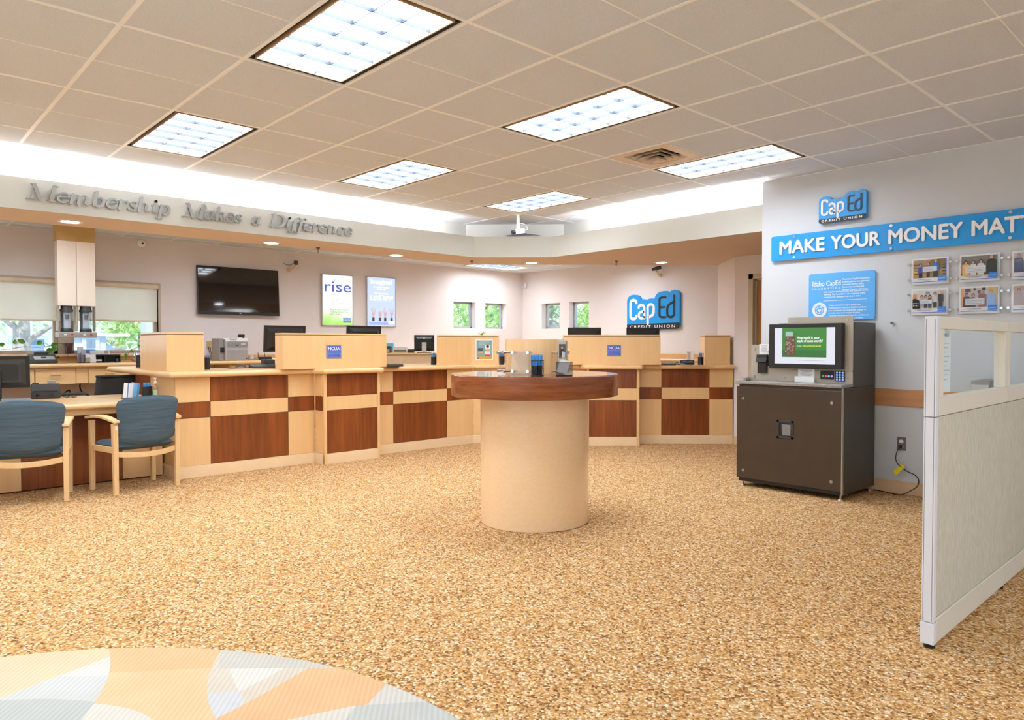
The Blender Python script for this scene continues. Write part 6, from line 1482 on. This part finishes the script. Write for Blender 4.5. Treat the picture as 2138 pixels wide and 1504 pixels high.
# ================================================================== DRIVE-UP TUBE STATION
TX, TY0, TY1 = -6.05, 0.168, 0.560
t = thing('tube_station', 'cream ceiling-hung drive-up tube station with two clear carriers in front of the window', 'tube station', (TX, TY0, 1.0), PI / 2)
w = TY1 - TY0; CR = M('tube_cream', (240, 224, 208), 0.45, var=0.01); TAN = M('tube_tan', (206, 168, 106), 0.5)
zt, zb, zm = ZT - 0.0065 - 1.0, 0.742, 1.515
MB().box(-0.006, w + 0.006, 0.0, 0.16, zm, zt).build('ceiling_boxing', TAN, t)
for k in range(2):
    x0, x1 = k * (w / 2) + 0.0015, (k + 1) * (w / 2) - 0.0015
    MB().box(x0, x1, -0.012, 0.14, zb, zm - 0.001).build('casing', CR, t, bevel=0.004)
    cx = (x0 + x1) / 2
    for xa_, xb_ in ((x0 - 0.001, x0 + 0.010), (x1 - 0.010, x1 + 0.001)): MB().box(xa_, xb_, 0.0, 0.12, 0.44, zb - 0.001).build('guide_rail', TAUPE, t, bevel=0.002)
    m = MB(); m.box(x0 + 0.012, x0 + 0.026, -0.01, 0.01, zb - 0.045, zb - 0.001); m.build('catch', LGREY, t)
    c = MB(); c.lathe([(0, zb - 0.001), (0.058, zb - 0.001), (0.058, zb - 0.03), (0.068, zb - 0.05), (0.068, zb - 0.07), (0, zb - 0.07)], (cx, 0.05), n=24)
    cr = c.build('carrier_head', CHARCOAL, t, smooth=True)
    MB().lathe([(0.062, zb - 0.07), (0.062, 0.445)], (cx, 0.05), n=24).build('clear_barrel', clear('carrier_clear', (0.82, 0.86, 0.9, 1), 0.12, 0.05), t, smooth=True)
    MB().lathe([(0, 0.47), (0.055, 0.47), (0.064, 0.455), (0.064, 0.428), (0, 0.428)], (cx, 0.05), n=24).build('carrier_foot', M('carrier_green', (38, 52, 44), 0.6), t, smooth=True)
    MB().box(cx - 0.036, cx + 0.034, 0.02, 0.022, 0.475, zb - 0.085).build('paper_sleeve', paint((214, 220, 228)), t)
    MB().box(cx - 0.02, cx + 0.016, 0.0, 0.004, 0.58, 0.635).build('carrier_label', M('carrier_label', (96, 66, 62), 0.6), t)
    MB().box(cx - 0.05, cx + 0.05, 0.11, 0.116, 0.445, zb - 0.07).build('rear_plate', LGREY, t)
    MB().box(x0 - 0.002, x1 + 0.002, -0.05, 0.16, 0.362, 0.4265).build('tray_box', TAUPE, t, bevel=0.004)
    f_ = MB().box(x0 + 0.006, x1 - 0.004, -0.0525, -0.0505, 0.372, 0.416).build('fascia_plate', GREY, t)
    MB().box(x1 - 0.072, x1 - 0.05, -0.058, -0.053, 0.388, 0.404).build('red_button', M('button_red', (206, 30, 34), 0.4), t)
    MB().box(x0 + 0.05, x0 + 0.078, -0.056, -0.053, 0.39, 0.402).build('white_switch', WHITE, t)

# ================================================================== SMALL THINGS AT THE WINDOW COUNTER
q = ax(89, 752, -6.45); t = thing('fax_phone', 'black fax phone with a silver keypad on the window counter', 'fax machine', (q.x, q.y, BC), PI / 2)
m = MB(); m.extrude([(-0.14, -0.1, 0.001), (-0.14, 0.12, 0.001), (-0.14, 0.12, 0.1), (-0.14, 0.06, 0.11), (-0.14, -0.1, 0.04)], (0.28, 0, 0)); m.build('body', CHARCOAL, t, bevel=0.008)
m = MB(); m.extrude([(-0.095, -0.088, 0.048), (0.115, -0.088, 0.048), (0.115, -0.01, 0.083), (-0.095, -0.01, 0.083)], (0, -0.0012, 0.003)); kpn = m.build('keypad_plate', SILVER, t)
m = MB(); m.extrude([(-0.02, -0.06, 0.0645), (0.03, -0.06, 0.0645), (0.03, -0.03, 0.0782), (-0.02, -0.03, 0.0782)], (0, -0.0012, 0.003)); m.build('display', BLACK, t)
MB().box(-0.075, 0.075, 0.06, 0.11, 0.10, 0.135).build('handset', BLACK, t, bevel=0.01)

q = ax(148.5, 737, -6.62)
def leaf_mesh(L=0.06, Wd=0.04):
    m = MB(); n = 8
    pts = [(0, 0)] + [(Wd / 2 * math.sin(PI * (k / n) ** 0.8), L * k / n) for k in range(1, n)] + [(0, L)]
    right = pts; left = [(-x, y) for x, y in pts[1:-1]][::-1]
    mid = [(0, y, -0.006 * math.sin(PI * y / L)) for x, y in right]
    for sgn in (1, -1):
        for i in range(len(right) - 1):
            a, b = right[i], right[i + 1]; fa = (sgn * a[0], a[1], 0.004 * math.sin(PI * a[1] / L)); fb = (sgn * b[0], b[1], 0.004 * math.sin(PI * b[1] / L))
            m.poly([mid[i], fa, fb, mid[i + 1]])
    return m
t = thing('potted_plant', 'dark red-brown plant pot on the window sill with trailing vine leaves', 'plant', (XW + 0.056, q.y, 1.1605))
m = MB(); m.lathe([(0, 0.0005), (0.038, 0.0005), (0.05, 0.115), (0.055, 0.115), (0.055, 0.136), (0.048, 0.136), (0.046, 0.114), (0, 0.112)], n=28); m.build('pot', M('pot_brown', (88, 40, 36), 0.35, coat=0.3), t, smooth=True)
m = MB(); m.cyl((0, 0, 0.112), (0, 0, 0.118), 0.045, n=20); m.build('soil', M('soil', (40, 30, 24), 0.9), t)
# vine running left along the sill and drooping in front of the counter
vine = [(-0.0, -0.01, 0.118), (0.01, -0.1, 0.13), (0.03, -0.2, 0.10), (0.0, -0.33, 0.085), (0.02, -0.48, 0.09), (-0.01, -0.62, 0.06), (0.01, -0.75, 0.05), (0.0, -0.9, 0.03)]
m = MB(); m.tube(smooth_path(vine), 0.0035, 6); m.tube(smooth_path([(0.02, 0.0, 0.09), (0.06, -0.03, 0.1), (0.10, -0.05, 0.04), (0.13, -0.02, -0.06)]), 0.003, 6); m.tube(smooth_path([(0.02, -0.2, 0.10), (0.06, -0.28, 0.14), (0.09, -0.22, 0.02), (0.12, -0.12, -0.04)]), 0.003, 6)
m.build('vine_stem', STEM, t, smooth=True)
LM = leaf_mesh().build('leaf', LEAF, t, smooth=True); LM2 = None
first = True
def put_leaf(x, y, z, tilt, lean, s):                     # leaf blade turned towards the room, tilted in its own plane
    global first
    if first: o = LM; o.parent = t; first = False
    else: o = LM.copy(); COL.objects.link(o); o.parent = t
    o.location = (x, y, z); o.rotation_euler = (PI / 2 - lean, tilt, PI / 2 + 0.3 * math.sin(9 * y)); o.scale = (s, s, s)
for y, z, tilt, lean, s in ((-0.20, 0.10, 1.2, 0.5, 1.5), (-0.34, 0.12, 0.9, 0.5, 1.4), (-0.46, 0.135, -1.0, 0.4, 1.5), (-0.57, 0.12, 0.3, 0.2, 1.1), (-0.72, 0.11, 1.3, 0.6, 1.3), (-0.82, 0.03, 1.4, 0.6, 1.5), (-0.14, 0.05, -1.2, 0.7, 1.7), (-0.26, 0.04, 1.5, 0.8, 1.8), (-0.10, -0.03, -1.8, 0.3, 1.0)):
    put_leaf(0.03 + 0.06 * (s > 1.55), y, z, tilt, lean, s)

def wc(u, x=-6.42): q = ax(u, 755, x); return (q.x, q.y)
def holder(label, u, w, h, mat, x=-6.42, d=0.05, cat='leaflet holder'):
    p = wc(u, x); t = thing('leaflet_holder', label, cat, (p[0], p[1], BC), PI / 2 + R(4)); 
    MB().box(-w / 2, w / 2, -d / 2, -d / 2 + 0.003, 0.001, h * 0.6).build('front', SMOKE, t)
    MB().box(-w / 2, w / 2, d / 2 - 0.003, d / 2, 0.001, h * 0.8).build('back', SMOKE, t); MB().box(-w / 2, w / 2, -d / 2, d / 2, 0.0006, 0.004).build('foot', BLACK, t)
    m = MB(Matrix.Rotation(R(-6), 4, 'X')); m.box(-w / 2 + 0.006, w / 2 - 0.006, -d / 2 + 0.006, d / 2 - 0.012, 0.006, h); m.build('leaflets', mat, t)
holder('clear holder of pale lilac leaflets at the left of the window counter group', 168.5, 0.07, 0.20, paint((226, 226, 240)))
holder('narrow holder of grey-blue leaflets in the window counter group', 175.5, 0.06, 0.165, paint((186, 186, 214)), -6.34)
holder('low holder with white cards in the window counter group', 182.5, 0.05, 0.115, PAPER, -6.3)
p = wc(187, -6.58); t = thing('blue_box', 'bright blue box among the holders on the window counter', 'box', (p[0], p[1], BC), PI / 2)
MB().box(-0.06, 0.06, -0.04, 0.04, 0.09, 0.165).build('carton', paint((70, 140, 216)), t, bevel=0.003); MB().box(-0.065, 0.065, -0.045, 0.045, 0.001, 0.09).build('black_base', BLACK, t, bevel=0.004)
p = wc(194, -6.28); m = MB(Matrix.Rotation(R(-14), 4, 'X')); m.box(-0.035, 0.035, -0.004, 0.004, 0.002, 0.105); solo('white_card', m, PAPER, 'white card leaning in front of the bright blue box', 'card', (p[0], p[1], BC + 0.001), PI / 2)
p = wc(216, -6.42); t = thing('desk_organizer', 'black two-bay desk organizer on the window counter', 'organizer', (p[0], p[1], BC), PI / 2)
m = MB(); m.box(-0.18, 0.18, -0.06, 0.06, 0.001, 0.012); m.box(-0.18, 0.18, -0.06, 0.06, 0.088, 0.1); m.box(-0.18, 0.18, 0.05, 0.06, 0.012, 0.088)
for x in (-0.18, -0.006, 0.168): m.box(x, x + 0.012, -0.06, 0.06, 0.012, 0.088)
m.build('frame', BLACK, t, bevel=0.002); MB().box(-0.14, -0.03, -0.055, 0.0, 0.02, 0.04).build('paper_slips', PAPER, t)
MB().box(-0.15, 0.0, -0.03, 0.03, 0.101, 0.155).build('white_box', WHITE, t, bevel=0.003)
p = wc(231, -6.5); solo('glue_bottle', MB().lathe([(0, 0.001), (0.024, 0.001), (0.026, 0.08), (0.012, 0.11), (0.006, 0.15), (0, 0.152)], n=20), WHITE, 'small white bottle standing behind the black organizer', 'bottle', (p[0] - 0.1, p[1], BC), 0, smooth=True)
p = wc(247, -6.44); solo('teal_roll', MB().cyl((0, -0.02, 0.03), (0, 0.02, 0.03), 0.029, n=20), paint((130, 160, 156)), 'small teal tape roll right of the black organizer', 'tape', (p[0], p[1], BC), PI / 2)
p = wc(282.5, -6.40)
t = thing('fish_bowl', 'round clear glass bowl vase with trailing leaves on the window counter', 'vase', (p[0], p[1], BC))
m = MB(); m.lathe([(0, 0.0008), (0.03, 0.001), (0.052, 0.02), (0.064, 0.055), (0.058, 0.09), (0.04, 0.115), (0.038, 0.125), (0.046, 0.132)], n=28); m.build('glass', clear('bowl_glass', (0.93, 0.96, 0.97, 1), 0.14, 0.03), t, smooth=True)
m = MB(); m.lathe([(0, 0.004), (0.028, 0.004), (0.05, 0.022), (0.058, 0.045), (0, 0.045)], n=24); m.build('pebbles', M('bowl_pebbles', (196, 140, 96), 0.6, var=0.3, vs=60), t, smooth=True)
MB().ball((0.02, -0.0, 0.06), 0.026, 12, (1, 1, 0.8)).build('blue_stone', paint((110, 124, 160)), t, smooth=True)
m = MB(); m.tube(smooth_path([(0, 0, 0.05), (0.01, -0.02, 0.14), (0.03, -0.08, 0.12), (0.03, -0.13, 0.03)]), 0.003, 6); m.tube(smooth_path([(0, 0, 0.05), (0.01, 0.03, 0.14), (0.02, 0.09, 0.11), (0.03, 0.12, 0.03)]), 0.003, 6); m.build('vine_stem', STEM, t, smooth=True)
for x, y, z, yaw, pt, s in ((0.03, -0.07, 0.10, 2.2, -0.5, 0.8), (0.03, -0.11, 0.06, 3.4, -0.6, 0.8), (0.03, -0.14, 0.02, 2.6, -0.1, 0.7), (0.02, 0.06, 0.13, -0.6, -0.4, 0.8), (0.03, 0.10, 0.07, 0.4, -0.6, 0.8), (0.04, 0.12, 0.03, -0.8, -0.2, 0.9)):
    o = LM.copy(); COL.objects.link(o); o.parent = t; o.location = (x, y, z + 0.055); o.rotation_euler = (PI / 2 + 0.4 * pt, yaw, PI / 2); o.scale = (s * 1.2, s * 1.2, s * 1.2)
p = az(297, 768, CT); t = thing('pen_cup', 'black holder half hidden left of the square maple box', 'pen cup', (p.x - 0.1, min(p.y, 0.74), CT))
MB().lathe([(0, 0.001), (0.035, 0.001), (0.035, 0.14), (0.031, 0.14), (0.031, 0.006), (0, 0.006)], n=20).build('cup', BLACK, t, smooth=True); MB().lathe([(0, 0.10), (0.02, 0.10), (0.02, 0.16), (0, 0.16)], n=12).build('white_stick', WHITE, t)

# ================================================================== ROUND INLAID RUG
def rug_mat():
    m, nt, N, L, b = nodes_of('rug_pattern')
    tc = N.new('ShaderNodeTexCoord'); sx = N.new('ShaderNodeSeparateXYZ'); L.new(tc.outputs['Object'], sx.inputs[0])
    def math_(op, a, c=None):
        n = N.new('ShaderNodeMath'); n.operation = op
        for i, v in enumerate((a, c)):
            if v is None: continue
            if isinstance(v, (int, float)): n.inputs[i].default_value = v
            else: L.new(v, n.inputs[i])
        return n.outputs[0]
    X, Y = sx.outputs[0], sx.outputs[1]
    def circ(cx, cy, r):
        dx = math_('SUBTRACT', X, cx); dy = math_('SUBTRACT', Y, cy)
        return math_('LESS_THAN', math_('ADD', math_('MULTIPLY', dx, dx), math_('MULTIPLY', dy, dy)), r * r)
    def half(a, c, k): return math_('LESS_THAN', math_('ADD', math_('MULTIPLY', X, a), math_('MULTIPLY', Y, c)), k)
    base = None
    for mask, c_ in RUG_PAINT:
        col = N.new('ShaderNodeRGB'); col.outputs[0].default_value = rgb(c_)
        if base is None: base = col.outputs[0]; continue
        f = None
        for pr_ in mask:
            v = circ(*pr_[1:4]) if pr_[0] == 'c' else half(*pr_[1:4])
            if not pr_[4]: v = math_('SUBTRACT', 1.0, v)
            f = v if f is None else math_('MULTIPLY', f, v)
        mx = N.new('ShaderNodeMix'); mx.data_type = 'RGBA'; L.new(f, mx.inputs[0]); L.new(base, mx.inputs[6]); L.new(col.outputs[0], mx.inputs[7]); base = mx.outputs[2]
    strp = math_('MULTIPLY', math_('SINE', math_('MULTIPLY', math_('ADD', math_('MULTIPLY', X, 0.6), math_('MULTIPLY', Y, 0.8)), 330.0)), 0.5)
    strp = math_('ADD', strp, 0.5)
    sh = ramp(nt, strp, [(0.2, (0.90, 0.88, 0.86, 1)), (0.8, (1, 1, 1, 1))])
    mc = N.new('ShaderNodeMix'); mc.data_type = 'RGBA'; mc.blend_type = 'MULTIPLY'; mc.inputs[0].default_value = 0.9
    L.new(base, mc.inputs[6]); L.new(sh, mc.inputs[7])
    nz = ramp(nt, noise(nt, tc.outputs['Object'], 3.5, 4), [(0.35, (0.94, 0.92, 0.9, 1)), (0.65, (1, 1, 1, 1))])
    m2 = N.new('ShaderNodeMix'); m2.data_type = 'RGBA'; m2.blend_type = 'MULTIPLY'; m2.inputs[0].default_value = 1
    L.new(mc.outputs[2], m2.inputs[6]); L.new(nz, m2.inputs[7]); L.new(m2.outputs[2], b.inputs['Base Color'])
    bump(nt, b, strp, 0.25, 0.002); b.inputs['Roughness'].default_value = 0.95; b.inputs['Specular IOR Level'].default_value = 0.1
    return m
RC_ = (2.076, -1.973); RR = 1.854
def rl(u, v): p = az(u, v, 0.008); return (p.x - RC_[0], p.y - RC_[1])
def circ3(p, q, r):
    ax_, ay_, bx, by, cx, cy = *p, *q, *r
    d = 2 * (ax_ * (by - cy) + bx * (cy - ay_) + cx * (ay_ - by))
    ux = ((ax_ ** 2 + ay_ ** 2) * (by - cy) + (bx ** 2 + by ** 2) * (cy - ay_) + (cx ** 2 + cy ** 2) * (ay_ - by)) / d
    uy = ((ax_ ** 2 + ay_ ** 2) * (cx - bx) + (bx ** 2 + by ** 2) * (ax_ - cx) + (cx ** 2 + cy ** 2) * (bx - ax_)) / d
    return ('c', ux, uy, math.hypot(ax_ - ux, ay_ - uy))
def hp(p, q):
    n = (-(q[1] - p[1]), q[0] - p[0]); k = n[0] * p[0] + n[1] * p[1]; l = math.hypot(*n); return ('h', n[0] / l, n[1] / l, k / l)
def side(pr_, px):                                      # remember on which side of the boundary a point of the rug lies
    x, y = rl(*px)
    k = (x - pr_[1]) ** 2 + (y - pr_[2]) ** 2 < pr_[3] ** 2 if pr_[0] == 'c' else pr_[1] * x + pr_[2] * y < pr_[3]
    return pr_ + (k,)
ARC1 = circ3(rl(230, 1371), rl(229, 1398), rl(199, 1466)); ARC2 = circ3(rl(445, 1388), rl(433, 1430), rl(453, 1504)); CURV = circ3(rl(453, 1500), rl(545, 1452), rl(645, 1394))
LOWL = circ3(rl(0, 1463), rl(95, 1460), rl(199, 1466)); LOWM = circ3(rl(199, 1470), rl(260, 1478), rl(320, 1504))
RUG_PAINT = [(None, (226, 196, 164)),
    ([side(ARC1, (260, 1420)), side(ARC2, (400, 1420))], (230, 190, 150)),
    ([side(ARC1, (260, 1420)), side(ARC2, (400, 1420)), side(hp(rl(240, 1405), rl(450, 1395)), (400, 1375))], (224, 180, 138)),
    ([side(ARC1, (150, 1420)), side(hp(rl(0, 1458), rl(230, 1371)), (150, 1440))], (212, 208, 200)),
    ([side(ARC1, (150, 1420)), side(hp(rl(0, 1458), rl(230, 1371)), (150, 1440)), side(hp(rl(0, 1414), rl(225, 1412)), (100, 1440))], (200, 200, 196)),
    ([side(LOWL, (60, 1490)), side(hp(rl(199, 1466), rl(170, 1504)), (60, 1490))], (184, 187, 182)),
    ([side(LOWM, (240, 1500)), side(hp(rl(199, 1466), rl(170, 1504)), (240, 1500))], (212, 206, 196)),
    ([side(ARC2, (500, 1430))], (208, 198, 182)),
    ([side(ARC2, (500, 1430)), side(hp(rl(478, 1395), rl(500, 1450)), (540, 1420)), side(hp(rl(500, 1445), rl(590, 1398)), (520, 1410))], (212, 210, 202)),
    ([side(ARC2, (470, 1460)), side(hp(rl(500, 1440), rl(512, 1490)), (470, 1460)), side(hp(rl(440, 1450), rl(505, 1442)), (470, 1480))], (200, 202, 204)),
    ([side(ARC2, (600, 1460)), side(CURV, (650, 1450))], (228, 180, 138)),
    ([side(hp(rl(455, 1397), rl(660, 1395)), (550, 1380)), side(hp(rl(462, 1362), rl(455, 1397)), (550, 1380))], (196, 192, 182)),
    ([side(hp(rl(600, 1504), rl(740, 1474)), (700, 1500)), side(hp(rl(740, 1474), rl(890, 1465)), (800, 1500))], (210, 204, 194)),
    ([side(hp(rl(770, 1468), rl(802, 1434)), (850, 1460))], (206, 202, 194)),
    ([side(hp(rl(740, 1474), rl(890, 1465)), (850, 1490)), side(hp(rl(742, 1474), rl(722, 1504)), (850, 1490))], (190, 191, 186))]
m = MB(); m.lathe([(0, 0.008), (RR - 0.01, 0.008), (RR, 0.003), (RR, 0.0005), (0, 0.0005)], n=160)
solo('round_rug', m, rug_mat(), 'round patterned rug of peach, cream and grey arcs in the foreground', 'rug', (RC_[0], RC_[1], 0))

# ================================================================== OUTSIDE THE WINDOWS
struct('ground_outside', MB().box(-60, -7.0, -50, 60, -0.4, -0.15).box(-7.0, 30, 8.5, 60, -0.4, -0.15).box(-7, 30, -50, -6.8, -0.4, -0.15).box(9.2, 30, -6.8, 8.5, -0.4, -0.15), M('pavement', (214, 216, 216), 0.9))
BARK = M('bark', (150, 146, 144), 0.9, var=0.2, vs=20)
def tree(label, x, y, z0, h, r, trunk_r, leafm, n, seed, squash=0.8):
    rnd = random.Random(seed)
    t = thing('leafy_tree', label, 'tree', (x, y, z0), 0, 'trees outside the windows')
    m = MB(); zc = h - r * squash
    m.tube([(0, 0, 0), (0.03, 0.02, h * 0.3), (-0.02, 0.03, h * 0.6), (0, 0, h * 0.85)], [trunk_r * 1.25, trunk_r, trunk_r * 0.8, trunk_r * 0.4], 12)
    for k in range(5):
        a = rnd.random() * 6.28; m.tube([(0, 0, h * (0.35 + 0.08 * k)), (r * 0.4 * math.cos(a), r * 0.4 * math.sin(a), h * (0.45 + 0.08 * k)), (r * 0.85 * math.cos(a), r * 0.85 * math.sin(a), h * (0.5 + 0.08 * k))], [trunk_r * 0.4, trunk_r * 0.25, trunk_r * 0.08], 7)
    m.build('trunk', BARK, t, smooth=True)
    m = MB()
    cl = [(rnd.gauss(0, 0.42) * r, rnd.gauss(0, 0.42) * r, zc + rnd.gauss(0, 0.42) * r * squash) for _ in range(26)]
    for _ in range(n):
        c = rnd.choice(cl); p = Vector((c[0] + rnd.gauss(0, 0.17) * r, c[1] + rnd.gauss(0, 0.17) * r, c[2] + rnd.gauss(0, 0.15) * r))
        if p.x ** 2 + p.y ** 2 + ((p.z - zc) / squash) ** 2 > r * r: continue
        s = rnd.uniform(0.05, 0.11) * (0.6 + r * 0.25); u_ = Vector((rnd.gauss(0, 1), rnd.gauss(0, 1), rnd.gauss(0, 1))).normalized(); w_ = u_.orthogonal().normalized()
        m.poly([p - u_ * s, p + w_ * s * 0.5, p + u_ * s, p - w_ * s * 0.5])
    m.build('crown', leafm, t)
def leafy(name, a, b_):
    m, nt, N, L, b = nodes_of(name); oi = N.new('ShaderNodeNewGeometry')
    c = ramp(nt, oi.outputs['Random Per Island'], [(0.0, rgb(a)), (1.0, rgb(b_))]); L.new(c, b.inputs['Base Color']); b.inputs['Roughness'].default_value = 0.6
    tr = N.new('ShaderNodeBsdfTranslucent'); L.new(c, tr.inputs[0]); x = N.new('ShaderNodeMixShader'); x.inputs[0].default_value = 0.4
    L.new(b.outputs[0], x.inputs[1]); L.new(tr.outputs[0], x.inputs[2]); L.new(x.outputs[0], N['Material Output'].inputs[0]); return m
LV1 = leafy('tree_leaves', (128, 176, 96), (214, 234, 172)); LV2 = leafy('tree_leaves_pale', (156, 188, 140), (226, 238, 210))
def out(u, v, x): return ax(u, v, x)
q = out(42, 700, -15.0); tree('pale-barked tree with spreading branches outside the left drive-up window', q.x, q.y, -0.15, 4.0, 1.6, 0.17, LV2, 1500, 1, 0.75)
q = out(292, 690, -13.0); tree('bright green tree outside the right part of the drive-up window', q.x, q.y, -0.15, 2.5, 0.75, 0.08, LV1, 1300, 2)
q = out(245, 690, -20.5); tree('pale green bushy tree behind the drive-up pier outside', q.x, q.y, -0.15, 2.9, 1.2, 0.12, LV2, 900, 3)
q = out(1000, 660, -14.0); tree('leafy tree filling both small square windows left of the far corner', q.x, q.y, -0.15, 4.2, 2.2, 0.14, LV1, 4200, 4)
q = ay(1150, 660, 11.2); tree('thick-trunked tree behind the small square window just right of the corner', q.x, q.y, -0.15, 3.6, 1.1, 0.24, LV2, 1500, 6)
q = ay(1222, 660, 15.0); tree('sunlit tree filling the rightmost small square window', q.x + 0.4, q.y, -0.15, 3.8, 1.9, 0.12, LV1, 3000, 7)
# building across the lane
bq = out(60, 720, -24)
t = thing('neighbour_building', 'pale building with dark windows across the lane outside', 'building', (-24, -9, -0.15), PI / 2)
BW = M('stucco_pale', (226, 232, 238), 0.9); MB().box(0, 20, 0, 6, 0, 2.25).build('wall', BW, t)
MB().extrude([(-0.5, -0.8, 2.25), (-0.5, 6.5, 2.25), (-0.5, 2.9, 3.5)], (21, 0, 0)).build('roof', M('roof_pale', (236, 236, 236), 0.9), t)
for x in (6.6, 8.0, 9.4, 11.0, 13.4, 15.4):
    f_ = MB().box(x, x + 1.0, -0.05, -0.001, 0.7, 1.65).build('window_unit', M('far_frame', (206, 222, 236), 0.6), t); MB().box(x + 0.08, x + 0.92, -0.07, -0.0505, 0.78, 1.57).build('pane', M('far_pane', (110, 140, 176), 0.3), f_)
MB().box(10.1, 10.45, -0.09, -0.001, 1.1, 1.4).build('pink_notice', paint((240, 150, 190)), t)
for x in (7.8, 9.2, 12.6): MB().box(x, x + 0.14, -1.3, -1.16, 0, 2.25).build('porch_post', BW, t)
MB().box(4, 17, -1.32, -1.26, 0.75, 0.8).build('porch_rail', BW, t)
# drive-up pier with a louvred box
p0, p1 = out(152, 702, -10.5), out(222, 702, -10.5)
t = thing('drive_up_pier', 'pale blue drive-up pier with a louvred grille just outside the window', 'pier', (-10.5, p0.y, -0.15), PI / 2)
w = p1.y - p0.y; PB = M('pier_blue', (186, 208, 228), 0.7)
MB().box(0, w, 0, 0.8, 0, p0.z + 0.15).build('body', PB, t, bevel=0.01); MB().box(-0.1, w + 0.35, -0.1, 0.9, p0.z + 0.151, p0.z + 0.2).build('cap', M('pier_cap', (236, 240, 244), 0.7), t)
a, b = out(179, 710, -10.5), out(199, 727, -10.5)
MB().box(a.y - p0.y - 0.06, b.y - p0.y + 0.06, -0.04, -0.0005, b.z + 0.09, a.z + 0.21).build('grille_frame', PB, t, bevel=0.004)
m = MB()
for k in range(7): y = a.y - p0.y + (b.y - a.y) * k / 7; m.box(y, y + (b.y - a.y) / 9, -0.05, -0.0405, b.z + 0.15, a.z + 0.15)
m.build('grille', M('grille_blue', (120, 144, 168), 0.6), t)
p0, p1 = out(305, 690, -8.6), out(326, 690, -8.6)
solo('canopy_column', MB().box(0, p1.y - p0.y, 0, 0.3, -0.15, 4.0), M('column_grey', (178, 190, 200), 0.7), 'grey canopy column outside the right edge of the drive-up window', 'column', (-8.6, p0.y, 0), PI / 2, bevel=0.008)
